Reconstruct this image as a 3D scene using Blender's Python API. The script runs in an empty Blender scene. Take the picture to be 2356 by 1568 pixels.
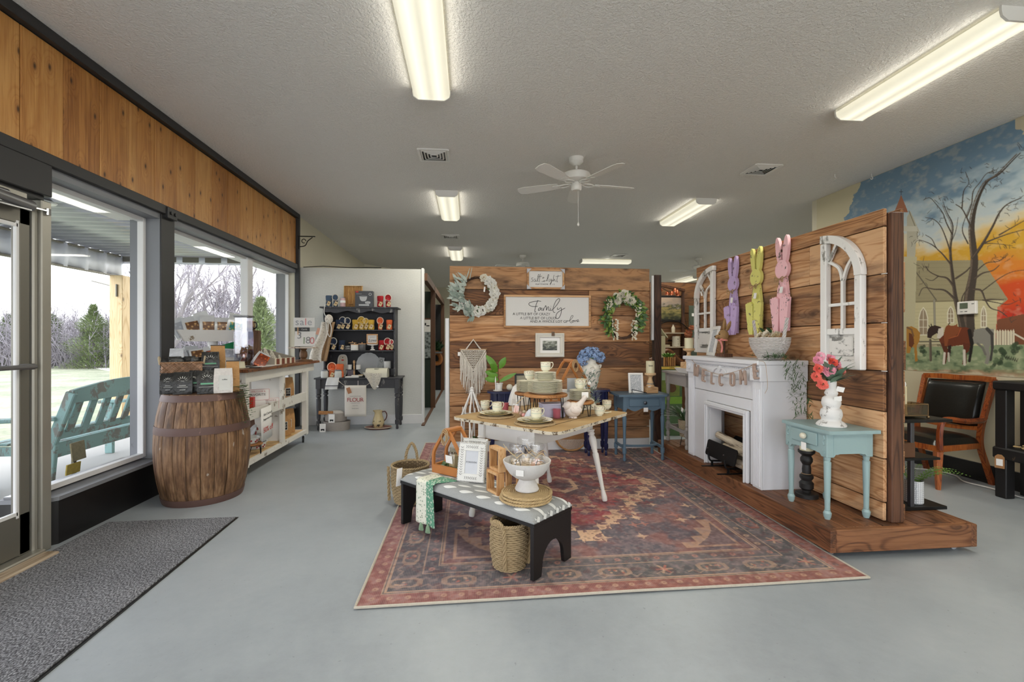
import bpy,math,random
import numpy as np
from mathutils import Vector,Matrix,Euler,noise as mnoise
sc=bpy.context.scene
COL=sc.collection
PI=math.pi
R=random.Random(11)
# ---------------------------------------------------------------- camera, world, exposure
EYE=1.32
FPX=1050.0
YAW=math.atan(98.0/FPX)
cam_d=bpy.data.cameras.new('camera');cam=bpy.data.objects.new('camera',cam_d);COL.objects.link(cam)
cam.location=(0,0,EYE);cam.rotation_euler=(PI/2,0,-YAW)
cam_d.sensor_fit='HORIZONTAL';cam_d.sensor_width=36.0;cam_d.lens=36.0*FPX/2356.0
cam_d.clip_start=0.05;cam_d.clip_end=400
sc.camera=cam
sc.view_settings.view_transform='Standard';sc.view_settings.look='None'
sc.view_settings.gamma=1.0;sc.view_settings.exposure=0.28
try:sc.view_settings.use_curve_mapping=False
except Exception:pass
w=bpy.data.worlds.new('overcast_sky');sc.world=w;w.use_nodes=True
nt=w.node_tree;bg=nt.nodes['Background']
tc_=nt.nodes.new('ShaderNodeTexCoord');sx_=nt.nodes.new('ShaderNodeSeparateXYZ');cr_=nt.nodes.new('ShaderNodeValToRGB')
nt.links.new(tc_.outputs['Generated'],sx_.inputs[0]);nt.links.new(sx_.outputs[2],cr_.inputs[0])
cr_.color_ramp.elements[0].position=0.0;cr_.color_ramp.elements[0].color=(0.93,0.95,1,1)
cr_.color_ramp.elements[1].position=0.7;cr_.color_ramp.elements[1].color=(0.80,0.87,1,1)
nt.links.new(cr_.outputs[0],bg.inputs[0]);bg.inputs[1].default_value=4.7
sun_d=bpy.data.lights.new('hazy_sun','SUN');sun_d.energy=1.6;sun_d.angle=math.radians(12);sun_d.color=(1,.95,.88)
sun=bpy.data.objects.new('hazy_sun',sun_d);COL.objects.link(sun);sun.rotation_euler=(math.radians(38),math.radians(0),math.radians(215))
LAMP_W=26.0
SIDE_W=.6
LENS_E=.82
# ---------------------------------------------------------------- photo pixel -> world plane (2356 x 1568 frame)
_s,_c=math.sin(YAW),math.cos(YAW)
def _ray(u,v):
 a=(u-1178)/FPX
 return(_s+a*_c,_c-a*_s,(784-v)/FPX)
def pz(u,v,z=0.0):
 d=_ray(u,v);t=(z-EYE)/d[2];return Vector((d[0]*t,d[1]*t,z))
def py(u,v,y):
 d=_ray(u,v);t=y/d[1];return Vector((d[0]*t,y,EYE+d[2]*t))
def px(u,v,x):
 d=_ray(u,v);t=x/d[0];return Vector((x,d[1]*t,EYE+d[2]*t))
# ---------------------------------------------------------------- materials
def lin(h):
 if isinstance(h,tuple):return h
 h=h.lstrip('#');o=[]
 for i in(0,2,4):
  c=int(h[i:i+2],16)/255.0
  o.append(c/12.92 if c<=0.04045 else((c+0.055)/1.055)**2.4)
 return tuple(o)
def rgba(h):return(*lin(h),1.0)
class NB:
 def __init__(s,name):
  s.m=bpy.data.materials.new(name);s.m.use_nodes=True;s.t=s.m.node_tree
  s.b=s.t.nodes['Principled BSDF'];s.out=s.t.nodes['Material Output']
 def n(s,ty,_o=0,_p=None,**k):
  nd=s.t.nodes.new('ShaderNode'+ty)
  if _p:
   for a,b in _p.items():setattr(nd,a,b)
  for a,b in k.items():
   key=int(a[1:])if a[0]=='i' and a[1:].isdigit()else a.replace('_',' ')
   s.set(nd.inputs[key],b)
  return nd.outputs[_o]
 def set(s,sock,v):
  if isinstance(v,bpy.types.NodeSocket):s.t.links.new(v,sock)
  else:
   if isinstance(v,str):v=rgba(v)
   try:sock.default_value=v
   except Exception:
    sock.default_value=(*v,1.0)if len(v)==3 else v[:3]
 def math(s,op,a,b=0.0,c=None):
  nd=s.t.nodes.new('ShaderNodeMath');nd.operation=op
  s.set(nd.inputs[0],a);s.set(nd.inputs[1],b)
  if c is not None:s.set(nd.inputs[2],c)
  return nd.outputs[0]
 def vmul(s,v,k,add=None):
  nd=s.t.nodes.new('ShaderNodeVectorMath');nd.operation='MULTIPLY_ADD' if add is not None else 'MULTIPLY'
  s.set(nd.inputs[0],v);s.set(nd.inputs[1],k)
  if add is not None:s.set(nd.inputs[2],add)
  return nd.outputs[0]
 def mr(s,v,a,b,c=0.0,d=1.0):
  return s.n('MapRange',0,None,Value=v,From_Min=a,From_Max=b,To_Min=c,To_Max=d)
 def mix(s,f,a,b,mode='MIX'):
  nd=s.t.nodes.new('ShaderNodeMix');nd.data_type='RGBA';nd.blend_type=mode
  s.set(nd.inputs[0],f);s.set(nd.inputs[6],a);s.set(nd.inputs[7],b)
  return nd.outputs[2]
 def ramp(s,v,*st):
  nd=s.t.nodes.new('ShaderNodeValToRGB');e=nd.color_ramp.elements
  while len(e)<len(st):e.new(0.5)
  for i,(p,c)in enumerate(st):e[i].position=p;e[i].color=rgba(c)
  s.set(nd.inputs[0],v);return nd.outputs[0]
 def obj(s):return s.n('TexCoord',3)
 def rnd(s):return s.n('ObjectInfo',5)if False else s.t.nodes.new('ShaderNodeObjectInfo').outputs['Random']
 def fin(s,color,rough=.6,metal=0.0,bump=None,bs=.3,bd=.01,**k):
  s.set(s.b.inputs['Base Color'],color);s.set(s.b.inputs['Roughness'],rough);s.set(s.b.inputs['Metallic'],metal)
  for a,b in k.items():s.set(s.b.inputs[a.replace('_',' ')],b)
  if bump is not None:
   nd=s.t.nodes.new('ShaderNodeBump');nd.inputs['Strength'].default_value=bs;nd.inputs['Distance'].default_value=bd
   s.set(nd.inputs['Height'],bump);s.t.links.new(nd.outputs[0],s.b.inputs['Normal'])
  return s.m
_mc={}
def plain(name,col,rough=.6,metal=0.0,var=.12,scale=9.0,bump=0.0,**k):
 if name in _mc:return _mc[name]
 b=NB(name);nz=b.n('TexNoise',0,None,Vector=b.obj(),Scale=scale,Detail=4.0)
 c=lin(col);dk=tuple(x*(1-var)for x in c);lt=tuple(min(1,x*(1+var*.6))for x in c)
 colr=b.mix(nz,(*dk,1),(*lt,1))
 hb=b.n('TexNoise',0,None,Vector=b.obj(),Scale=scale*6,Detail=3.0)if bump else None
 m=b.fin(colr,rough,metal,hb,bump,.004,**k);_mc[name]=m;return m
def wood(name,dark,mid,light,ax='x',sc_=1.0,knot=.6,stain=.35,rough=.6,stainc=None,ring=1.0,rvar=.28,ks_=1.0):
 if name in _mc:return _mc[name]
 b=NB(name);i='xyz'.index(ax)
 rn=b.rnd()
 off=b.n('CombineXYZ',0,None,i0=b.math('MULTIPLY',rn,31.7),i1=b.math('MULTIPLY',rn,17.3),i2=b.math('MULTIPLY',rn,53.1))
 def S(al,ac):return tuple(al if j==i else ac for j in range(3))
 o=b.obj()
 sp=b.t.nodes.new('ShaderNodeSeparateXYZ');b.set(sp.inputs[0],o);al_=sp.outputs[i];ac_=b.math('ADD',sp.outputs[(i+1)%3],sp.outputs[(i+2)%3])
 kv=b.n('CombineXYZ',0,None,i0=b.math('MULTIPLY_ADD',al_,1.7*sc_*ks_,b.math('MULTIPLY',rn,31.7)),i1=b.math('MULTIPLY_ADD',ac_,3.6*sc_*ks_,b.math('MULTIPLY',rn,17.3)))
 vor=b.n('TexVoronoi',0,{'voronoi_dimensions':'2D'},Vector=kv,Scale=1.0,Randomness=1.0)
 kn=b.mr(vor,0.0,.40,1.0,0.0)
 n1=b.n('TexNoise',0,None,Vector=b.vmul(o,S(.45*sc_,4.2*sc_),off),Scale=1.0,Detail=2.0,Distortion=.5)
 rr=b.math('ADD',b.math('MULTIPLY',n1,22.0*ring),b.math('MULTIPLY',b.math('POWER',kn,2.0),5.0*knot))
 rings=b.math('MULTIPLY_ADD',b.math('SINE',b.math('MULTIPLY',rr,6.283)),.5,.5)
 fib=b.n('TexNoise',0,None,Vector=b.vmul(o,S(2.5*sc_,85*sc_),off),Scale=1.0,Detail=4.0,Roughness=.65)
 tone=b.n('TexNoise',0,None,Vector=b.vmul(o,S(1.1*sc_,5*sc_),off),Scale=1.0,Detail=4.0)
 val=b.math('ADD',b.math('ADD',b.math('MULTIPLY',b.math('POWER',rings,4.0),-.20*min(1.0,ring)),b.math('MULTIPLY',fib,.62)),b.math('ADD',b.math('MULTIPLY',tone,.55),b.math('MULTIPLY',rn,rvar)))
 c=b.ramp(b.math('SUBTRACT',val,rvar*.35+.03),(.30,dark),(.50,mid),(.70,light))
 if stain>0:
  st=b.n('TexNoise',0,None,Vector=b.vmul(o,S(1.5*sc_,8*sc_),off),Scale=1.0,Detail=7.0,Roughness=.62)
  sm=b.mr(st,.50,.66,0.0,stain)
  c=b.mix(sm,c,stainc or dark,'MIX')
 if knot>0:
  halo=b.mr(vor,.05,.17,1.0,0.0);c=b.mix(b.math('MULTIPLY',halo,.45*knot),c,dark)
  ks=b.mr(vor,.02,.075,1.0,0.0)
  c=b.mix(b.math('MULTIPLY',ks,min(1.0,knot*1.0)),c,'2f1a0e')
 m=b.fin(c,rough,0.0,b.math('ADD',fib,b.math('MULTIPLY',rings,.2)),.3,.003);_mc[name]=m;return m
def paint(name,col,wear,amt=.5,scale=6.0,rough=.55,str_=(1,1,1),var=.08,bump=.15,**k):
 if name in _mc:return _mc[name]
 b=NB(name);o=b.obj();rn=b.rnd()
 off=b.n('CombineXYZ',0,None,i0=b.math('MULTIPLY',rn,13.7),i1=b.math('MULTIPLY',rn,7.3),i2=b.math('MULTIPLY',rn,23.1))
 v=b.vmul(o,str_,off)
 w1=b.n('TexNoise',0,None,Vector=v,Scale=scale,Detail=8.0,Roughness=.72)
 thr=.72-.26*amt
 msk=b.mr(w1,thr,thr+.045,0.0,1.0)
 n2=b.n('TexNoise',0,None,Vector=v,Scale=scale*.5,Detail=3.0)
 c=lin(col);base=b.mix(n2,(*[x*(1-var)for x in c],1),(*[min(1,x*(1+var))for x in c],1))
 m=b.fin(b.mix(msk,base,wear),rough,0.0,b.math('MULTIPLY',w1,-1.0),bump,.003,**k);_mc[name]=m;return m
def emit(name,col,e):
 if name in _mc:return _mc[name]
 b=NB(name);m=b.fin(rgba(col),.5,0,None,Emission_Color=rgba(col),Emission_Strength=e);_mc[name]=m;return m
def glass(name,tint=(1,1,1),gl=.12,rough=.02):
 if name in _mc:return _mc[name]
 b=NB(name);t=b.t
 tr=t.nodes.new('ShaderNodeBsdfTransparent');tr.inputs[0].default_value=(*tint,1)
 g=t.nodes.new('ShaderNodeBsdfGlossy');g.inputs['Roughness'].default_value=rough
 fr=t.nodes.new('ShaderNodeLayerWeight');fr.inputs[0].default_value=.5
 f=b.math('ADD',b.math('MULTIPLY',b.math('POWER',fr.outputs['Facing'],5.0),.35),gl*.1)
 mx=t.nodes.new('ShaderNodeMixShader');b.set(mx.inputs[0],f)
 t.links.new(tr.outputs[0],mx.inputs[1]);t.links.new(g.outputs[0],mx.inputs[2]);t.links.new(mx.outputs[0],b.out.inputs[0])
 _mc[name]=b.m;return b.m
# ---------------------------------------------------------------- mesh builder
class MB:
 def __init__(s):s.v=[];s.f=[];s.m=[];s.mi=0
 def add(s,vs,fs,M=None):
  o=len(s.v)
  s.v+=[tuple(M@Vector(p))for p in vs]if M is not None else[tuple(p)for p in vs]
  for f in fs:s.f.append(tuple(o+i for i in f));s.m.append(s.mi)
  return s
 def box(s,c,d,rot=None,b=0.0,M=None):
  hx,hy,hz=d[0]/2,d[1]/2,d[2]/2
  T=Matrix.Translation(c)@(Euler(rot).to_matrix().to_4x4()if rot else Matrix.Identity(4))
  if M is not None:T=M@T
  if b<=0:
   vs=[(x,y,z)for x in(-hx,hx)for y in(-hy,hy)for z in(-hz,hz)]
   fs=[(0,1,3,2),(4,6,7,5),(0,4,5,1),(2,3,7,6),(0,2,6,4),(1,5,7,3)]
   return s.add(vs,fs,T)
  b=min(b,hx*.9,hy*.9,hz*.9)
  vs=[];idx={}
  for i,x in enumerate((-1,1)):
   for j,y in enumerate((-1,1)):
    for k,z in enumerate((-1,1)):
     for a in range(3):
      p=[x*(hx-b),y*(hy-b),z*(hz-b)];p[a]=(x*hx,y*hy,z*hz)[a]
      idx[(i,j,k,a)]=len(vs);vs.append(tuple(p))
  fs=[]
  for a in range(3):
   o1,o2=(a+1)%3,(a+2)%3
   for sgn in(0,1):
    q=[]
    for(p1,p2)in((0,0),(1,0),(1,1),(0,1)):
     t=[0,0,0];t[a]=sgn;t[o1]=p1;t[o2]=p2;q.append(idx[(*t,a)])
    fs.append(tuple(q)if sgn else tuple(reversed(q)))
   for p1 in(0,1):
    for p2 in(0,1):
     q=[]
     for(e,ax_)in((0,o1),(0,o2),(1,o2),(1,o1)):
      t=[0,0,0];t[a]=e;t[o1]=p1;t[o2]=p2;q.append(idx[(*t,ax_)])
     fs.append(tuple(q)if(p1^p2)else tuple(reversed(q)))
  for i in(0,1):
   for j in(0,1):
    for k in(0,1):
     q=[idx[(i,j,k,0)],idx[(i,j,k,1)],idx[(i,j,k,2)]]
     fs.append(tuple(q)if(i+j+k)%2 else tuple(reversed(q)))
  return s.add(vs,fs,T)
 def lathe(s,prof,n=24,c=(0,0,0),M=None,cap=True,fn=None):
  vs=[];fs=[]
  for(r,z)in prof:
   for i in range(n):
    a=2*PI*i/n;rr=r*(fn(a,z)if fn else 1)
    vs.append((c[0]+rr*math.cos(a),c[1]+rr*math.sin(a),c[2]+z))
  for j in range(len(prof)-1):
   for i in range(n):
    k=(i+1)%n
    fs.append((j*n+i,j*n+k,(j+1)*n+k,(j+1)*n+i))
  if cap:
   if prof[0][0]>1e-5:fs.append(tuple(reversed(range(n))))
   if prof[-1][0]>1e-5:fs.append(tuple(range((len(prof)-1)*n,len(prof)*n)))
  return s.add(vs,fs,M)
 def cyl(s,c,r,h,n=20,M=None,b=0.0):
  p=[(r,0),(r,h)]if not b else[(r-b,0),(r,b),(r,h-b),(r-b,h)]
  return s.lathe(p,n,c,M)
 def tube(s,pts,r,n=8,closed=False,M=None,flat=1.0):
  pts=[Vector(p)for p in pts];L=len(pts)
  if L<2:return s
  rs=r if isinstance(r,(list,tuple))else[r]*L
  vs=[];fs=[];up=None
  for i,p in enumerate(pts):
   a=pts[(i-1)%L]if(closed or i>0)else p
   b=pts[(i+1)%L]if(closed or i<L-1)else p
   t=(b-a)
   if t.length<1e-9:t=Vector((0,0,1))
   t.normalize()
   if up is None:
    up=Vector((0,0,1))if abs(t.z)<.9 else Vector((1,0,0))
   sd=t.cross(up)
   if sd.length<1e-6:sd=t.orthogonal()
   sd.normalize();up=sd.cross(t).normalized()
   for k in range(n):
    an=2*PI*(k+.5)/n
    vs.append(p+sd*(math.cos(an)*rs[i])+up*(math.sin(an)*rs[i]*flat))
  m=L if closed else L-1
  for j in range(m):
   j2=(j+1)%L
   for k in range(n):
    k2=(k+1)%n
    fs.append((j*n+k,j*n+k2,j2*n+k2,j2*n+k))
  if not closed:
   fs.append(tuple(reversed(range(n))));fs.append(tuple(range((L-1)*n,L*n)))
  return s.add(vs,fs,M)
 def bar(s,a,b,w,h=None,b_=0.0,roll=0.0,M=None):
  a=Vector(a);b=Vector(b);d=b-a;L=d.length
  q=d.to_track_quat('X','Z').to_matrix().to_4x4()
  T=Matrix.Translation((a+b)/2)@q@Matrix.Rotation(roll,4,'X')
  if M is not None:T=M@T
  return s.box((0,0,0),(L,w,h or w),None,b_,T)
 def prism(s,poly,h,M=None,z0=0.0):
  n=len(poly)
  vs=[(x,y,z0)for x,y in poly]+[(x,y,z0+h)for x,y in poly]
  fs=[tuple(reversed(range(n))),tuple(range(n,2*n))]+[(i,(i+1)%n,n+(i+1)%n,n+i)for i in range(n)]
  return s.add(vs,fs,M)
 def sphere(s,c,r,n=12,sc=(1,1,1),M=None,jit=0.0):
  vs=[];fs=[];mm=n//2
  vs.append((c[0],c[1],c[2]-r*sc[2]))
  for j in range(1,mm):
   ph=-PI/2+PI*j/mm
   for i in range(n):
    a=2*PI*i/n;q=1+(R.uniform(-jit,jit)if jit else 0)
    vs.append((c[0]+r*sc[0]*q*math.cos(ph)*math.cos(a),c[1]+r*sc[1]*q*math.cos(ph)*math.sin(a),c[2]+r*sc[2]*q*math.sin(ph)))
  vs.append((c[0],c[1],c[2]+r*sc[2]));T=len(vs)-1
  for i in range(n):
   k=(i+1)%n;fs.append((0,1+k,1+i));fs.append((T,1+(mm-2)*n+i,1+(mm-2)*n+k))
   for j in range(mm-2):fs.append((1+j*n+i,1+j*n+k,1+(j+1)*n+k,1+(j+1)*n+i))
  return s.add(vs,fs,M)
 def sheet(s,fn,nu,nv,M=None):
  vs=[fn(i/nu,j/nv)for j in range(nv+1)for i in range(nu+1)]
  fs=[(j*(nu+1)+i,j*(nu+1)+i+1,(j+1)*(nu+1)+i+1,(j+1)*(nu+1)+i)for j in range(nv)for i in range(nu)]
  return s.add(vs,fs,M)
 def leaf(s,p,d,L,w,up=(0,0,1),curl=.2,fold=.15,n=4):
  p=Vector(p);d=Vector(d).normalized();u=Vector(up)
  if n==1:
   sd=d.cross(u);sd=(sd if sd.length>1e-3 else d.orthogonal()).normalized()*(w*.5);mp_=p+d*(L*.55)
   return s.add([p,mp_-sd,p+d*L,mp_+sd],[(0,1,2,3)])
  sd=d.cross(u)
  if sd.length<1e-3:sd=d.orthogonal()
  sd.normalize();nn=sd.cross(d).normalized();vs=[];fs=[]
  for i in range(n+1):
   t=i/n;ww=w*.5*math.sin(PI*min(1,t*.92+.06))**.8
   c=p+d*(L*t)-nn*(curl*L*t*t)
   vs+=[c-sd*ww+nn*(fold*ww),c,c+sd*ww+nn*(fold*ww)]
  for i in range(n):
   a=i*3;fs+=[(a,a+1,a+4,a+3),(a+1,a+2,a+5,a+4)]
  return s.add(vs,fs)
 def build(s,name,mat,parent=None,loc=None,rot=None,ang=35,sol=0.0,sub=0):
  me=bpy.data.meshes.new(name);me.from_pydata(s.v,[],s.f)
  mats=mat if isinstance(mat,(list,tuple))else[mat]
  for m in mats:me.materials.append(m)
  if len(mats)>1:me.polygons.foreach_set('material_index',s.m)
  me.polygons.foreach_set('use_smooth',[True]*len(me.polygons))
  try:me.set_sharp_from_angle(angle=math.radians(ang))
  except Exception:pass
  o=bpy.data.objects.new(name,me);COL.objects.link(o)
  if parent is not None:o.parent=parent
  if loc is not None:o.location=loc
  if rot is not None:o.rotation_euler=rot
  if sol:
   md=o.modifiers.new('thickness','SOLIDIFY');md.thickness=sol;md.offset=0
  if sub:
   md=o.modifiers.new('subdivision','SUBSURF');md.levels=sub;md.render_levels=sub
  return o
def tag(o,label=None,cat=None,group=None,kind=None):
 if label:o['label']=label
 if cat:o['category']=cat
 if group:o['group']=group
 if kind:o['kind']=kind
 return o
def thing(name,label,cat,loc=(0,0,0),rz=0.0,group=None,rot=None,kind=None):
 o=bpy.data.objects.new(name,None);o.empty_display_size=.05;COL.objects.link(o)
 o.location=loc;o.rotation_euler=rot or(0,0,rz)
 return tag(o,label,cat,group,kind)
def solo(mb,name,mat,label,cat,loc=None,rot=None,group=None,**k):
 return tag(mb.build(name,mat,None,loc,rot,**k),label,cat,group)
def struct(mb,name,mat,loc=None,rot=None,parent=None,**k):
 o=mb.build(name,mat,parent,loc,rot,**k)
 if parent is None:o['kind']='structure'
 return o
def ctree(o,loc=None,rz=None,label=None,parent=None,rot=None,scale=None):
 c=o.copy();COL.objects.link(c)
 if parent is not None:c.parent=parent
 if loc is not None:c.location=loc
 if rz is not None:c.rotation_euler=(0,0,rz)
 if rot is not None:c.rotation_euler=rot
 if scale is not None:c.scale=(scale,)*3 if not isinstance(scale,tuple)else scale
 if label:c['label']=label
 for ch in list(o.children):ctree(ch,parent=c)
 return c
def text(body,size,mat,parent,loc,rot=(PI/2,0,0),ext=.0006,name='lettering',align='CENTER',wid=1.0,off=0.0,shear=0.0):
 cu=bpy.data.curves.new('t','FONT');cu.body=body;cu.size=size;cu.extrude=ext;cu.align_x=align;cu.align_y='CENTER'
 cu.resolution_u=3;cu.space_character=wid;cu.offset=off;cu.shear=shear
 to=bpy.data.objects.new('t',cu)
 me=bpy.data.meshes.new_from_object(to);me.materials.clear();me.materials.append(mat)
 bpy.data.objects.remove(to);bpy.data.curves.remove(cu)
 o=bpy.data.objects.new(name,me);COL.objects.link(o);o.parent=parent;o.location=loc;o.rotation_euler=rot
 return o
def cr(pts,n=6,closed=False):
 P=[Vector(p)for p in pts];L=len(P);out=[]
 rng=range(L)if closed else range(L-1)
 for i in rng:
  p1,p2=P[i],P[(i+1)%L]
  p0=P[(i-1)%L]if(closed or i>0)else p1*2-p2
  p3=P[(i+2)%L]if(closed or i<L-2)else p2*2-p1
  for k in range(n):
   t=k/n
   out.append(.5*((2*p1)+(p2-p0)*t+(2*p0-5*p1+4*p2-p3)*t*t+(3*p1-p0-3*p2+p3)*t**3))
 if not closed:out.append(P[-1])
 return out
ORD=['topmost','second','third','fourth','fifth','sixth','seventh','eighth','ninth','tenth','eleventh','twelfth','thirteenth']
# ---------------------------------------------------------------- painted canvases (colour per vertex of a fine grid)
class Canvas:
 def __init__(s,w,h,res,seed=3):
  s.nx=int(w/res)+1;s.ny=int(h/res)+1;s.w=w;s.h=h;s.res=res
  s.U,s.V=np.meshgrid(np.linspace(0,w,s.nx),np.linspace(0,h,s.ny));s.C=np.zeros((s.ny,s.nx,3));s.r=np.random.RandomState(seed)
 def noise(s,cell,oct_=3,asp=1.0):
  o=np.zeros_like(s.U);amp=1.0;tot=0
  for k in range(oct_):
   c=cell/2**k;gx=int(s.w/(c*asp))+3;gy=int(s.h/c)+3
   g=s.r.rand(gy,gx);x=s.U/(c*asp);y=s.V/c
   x0=x.astype(int);y0=y.astype(int);fx=x-x0;fy=y-y0
   fx=fx*fx*(3-2*fx);fy=fy*fy*(3-2*fy)
   o+=amp*(g[y0,x0]*(1-fx)*(1-fy)+g[y0,x0+1]*fx*(1-fy)+g[y0+1,x0]*(1-fx)*fy+g[y0+1,x0+1]*fx*fy)
   tot+=amp;amp*=.55
  return o/tot
 def put(s,mask,col):
  m=np.clip(mask,0,1)[...,None];s.C=s.C*(1-m)+np.array(lin(col))*m
 def _win(s,x0,x1,y0,y1):
  i0=max(0,int(x0/s.res)-1);i1=min(s.nx,int(x1/s.res)+3);j0=max(0,int(y0/s.res)-1);j1=min(s.ny,int(y1/s.res)+3)
  return slice(j0,max(j0,j1)),slice(i0,max(i0,i1))
 def poly(s,pts,col,a=1.0):
  xs=[p[0]for p in pts];ys=[p[1]for p in pts];w=s._win(min(xs),max(xs),min(ys),max(ys))
  U,V=s.U[w],s.V[w]
  if U.size==0:return
  ins=np.zeros(U.shape,bool);n=len(pts)
  for i in range(n):
   x1,y1=pts[i];x2,y2=pts[(i+1)%n]
   if y1==y2:continue
   c=((y1>V)!=(y2>V))&(U<(x2-x1)*(V-y1)/(y2-y1)+x1);ins^=c
  m=(ins*a)[...,None];s.C[w]=s.C[w]*(1-m)+np.array(lin(col))*m
 def stroke(s,pts,wd,col,a=1.0,w2=None):
  n=len(pts)-1
  for i in range(n):
   (x1,y1),(x2,y2)=pts[i][:2],pts[i+1][:2]
   ww=wd if w2 is None else w2+(wd-w2)*(1-i/max(1,n))**1.7
   w=s._win(min(x1,x2)-ww,max(x1,x2)+ww,min(y1,y2)-ww,max(y1,y2)+ww);U,V=s.U[w],s.V[w]
   if U.size==0:continue
   dx,dy=x2-x1,y2-y1;L2=dx*dx+dy*dy+1e-12
   t=np.clip(((U-x1)*dx+(V-y1)*dy)/L2,0,1)
   d=np.hypot(U-x1-t*dx,V-y1-t*dy)
   m=(np.clip((ww/2-d)/s.res+.5,0,1)*a)[...,None];s.C[w]=s.C[w]*(1-m)+np.array(lin(col))*m
 def disc(s,x,y,r,col,a=1.0,sy=1.0):
  w=s._win(x-r,x+r,y-r*sy,y+r*sy);U,V=s.U[w],s.V[w]
  if U.size==0:return
  d=np.hypot(U-x,(V-y)/sy);m=(np.clip((r-d)/s.res+.5,0,1)*a)[...,None];s.C[w]=s.C[w]*(1-m)+np.array(lin(col))*m
 def build(s,name,mat,P,parent=None):
  """P(U,V)->Nx3 world positions"""
  co=P(s.U.ravel(),s.V.ravel()).astype(np.float32);nv=len(co);nf=(s.nx-1)*(s.ny-1)
  j,i=np.mgrid[0:s.ny-1,0:s.nx-1];a=(j*s.nx+i).ravel()
  q=np.stack([a,a+1,a+1+s.nx,a+s.nx],1).astype(np.int32)
  me=bpy.data.meshes.new(name);me.vertices.add(nv);me.vertices.foreach_set('co',co.ravel())
  me.loops.add(nf*4);me.loops.foreach_set('vertex_index',q.ravel())
  me.polygons.add(nf);me.polygons.foreach_set('loop_start',np.arange(0,nf*4,4,dtype=np.int32))
  me.update(calc_edges=True);me.materials.append(mat)
  at=me.color_attributes.new('paint','FLOAT_COLOR','POINT')
  at.data.foreach_set('color',np.concatenate([s.C.reshape(-1,3),np.ones((nv,1))],1).astype(np.float32).ravel())
  me.polygons.foreach_set('use_smooth',[True]*nf)
  o=bpy.data.objects.new(name,me);COL.objects.link(o)
  if parent is not None:o.parent=parent
  return o
def paintmat(name,rough=.8,thread=0.0):
 b=NB(name);at=b.t.nodes.new('ShaderNodeAttribute');at.attribute_name='paint'
 c=at.outputs['Color'];bump=None
 if thread:
  wv=b.n('TexWave',1,{'wave_type':'BANDS','bands_direction':'X'},Vector=b.obj(),Scale=thread,Distortion=.6,Detail=1.0)
  nz=b.n('TexNoise',0,None,Vector=b.obj(),Scale=420.0,Detail=2.0)
  c=b.mix(b.math('MULTIPLY',wv,.45),c,b.mix(.5,c,'a89a90'),'MIX');bump=b.math('ADD',wv,nz)
 else:
  bump=b.n('TexNoise',0,None,Vector=b.obj(),Scale=160.0,Detail=3.0)
 return b.fin(c,rough,0,bump,.25,.002)
# ================================================================ palette
M_floor=None
def mk_floor():
 b=NB('polished_concrete');o=b.obj()
 n1=b.n('TexNoise',0,None,Vector=o,Scale=.9,Detail=6.0,Roughness=.6)
 n2=b.n('TexNoise',0,None,Vector=o,Scale=14.0,Detail=5.0,Roughness=.7)
 sp=b.n('TexNoise',0,None,Vector=o,Scale=46.0,Detail=2.0)
 c=b.ramp(b.math('ADD',b.math('MULTIPLY',n1,.7),b.math('MULTIPLY',n2,.3)),(.3,'8d9398'),(.5,'9da4a9'),(.72,'acb2b6'))
 c=b.mix(b.mr(sp,.70,.76,0,.35),c,'5c605f')
 return b.fin(c,b.mr(n2,.3,.7,.34,.48),0,n2,.05,.002)
def mk_ceiling():
 b=NB('knockdown_plaster');o=b.obj()
 v=b.n('TexNoise',0,None,Vector=o,Scale=55.0,Detail=3.0,Roughness=.6,Distortion=.2)
 v2=b.n('TexVoronoi',0,{'feature':'SMOOTH_F1'},Vector=o,Scale=60.0)
 h=b.math('ADD',b.mr(v,.42,.6,0,1),b.math('MULTIPLY',v2,.5))
 return b.fin(b.mix(v,'e2dfda','e9e6e1'),.9,0,h,.6,.007)
def mk_wallpaper():
 b=NB('embossed_wallpaper');o=b.obj();sx=b.t.nodes.new('ShaderNodeSeparateXYZ');b.set(sx.inputs[0],o)
 X,Z=sx.outputs[0],sx.outputs[2]
 def scallop(shift,zoff):
  u=b.math('SUBTRACT',b.math('FRACT',b.math('ADD',b.math('MULTIPLY',X,1/.19),shift)),.5)
  v=b.math('FRACT',b.math('ADD',b.math('MULTIPLY',Z,1/.19),zoff))
  d=b.math('SQRT',b.math('ADD',b.math('MULTIPLY',u,u),b.math('MULTIPLY',v,v)))
  return b.math('PINGPONG',b.math('MULTIPLY',d,5.0),.5)
 a=b.math('MAXIMUM',scallop(0,0),scallop(.5,.5))
 nz=b.n('TexNoise',0,None,Vector=o,Scale=5.0,Detail=5.0)
 c=b.mix(b.mr(a,.4,.5,0,.3),b.mix(nz,'c3c4bf','d0d0ca'),'dcdcd6')
 return b.fin(c,.75,0,a,.15,.002)
M_floor=mk_floor();M_ceil=mk_ceiling();M_wpaper=mk_wallpaper()
M_cream=plain('cream_wall_paint','d2ccb8',.85,0,.03,4,.1)
M_whitep=plain('white_trim_paint','dcdcdc',.5,0,.04)
M_black=plain('black_satin_paint','141314',.42,0,.15)
M_charc=plain('charcoal_paint','2b2b2c',.5,0,.1)
M_greyw=paint('grey_painted_timber','7c7e83','55575b',.25,14,.55,(1,1,.25))
M_alu=plain('brushed_aluminium','a29f95',.36,.55,.08,3)
M_alud=plain('dark_aluminium','77746b',.4,.5,.08,3)
M_glass=glass('window_glass')
M_fascia=wood('pine_plank_varnished','8a5626','b27a3c','cb9858','z',1.0,.9,.3,.45,'8a5a2e',.35,.22,1.5)
M_barn=wood('reclaimed_barn_board','5a3a24','8c603c','b0845c','x',1.0,.7,.8,.75,'553f30',.8,.4,.9)
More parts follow.
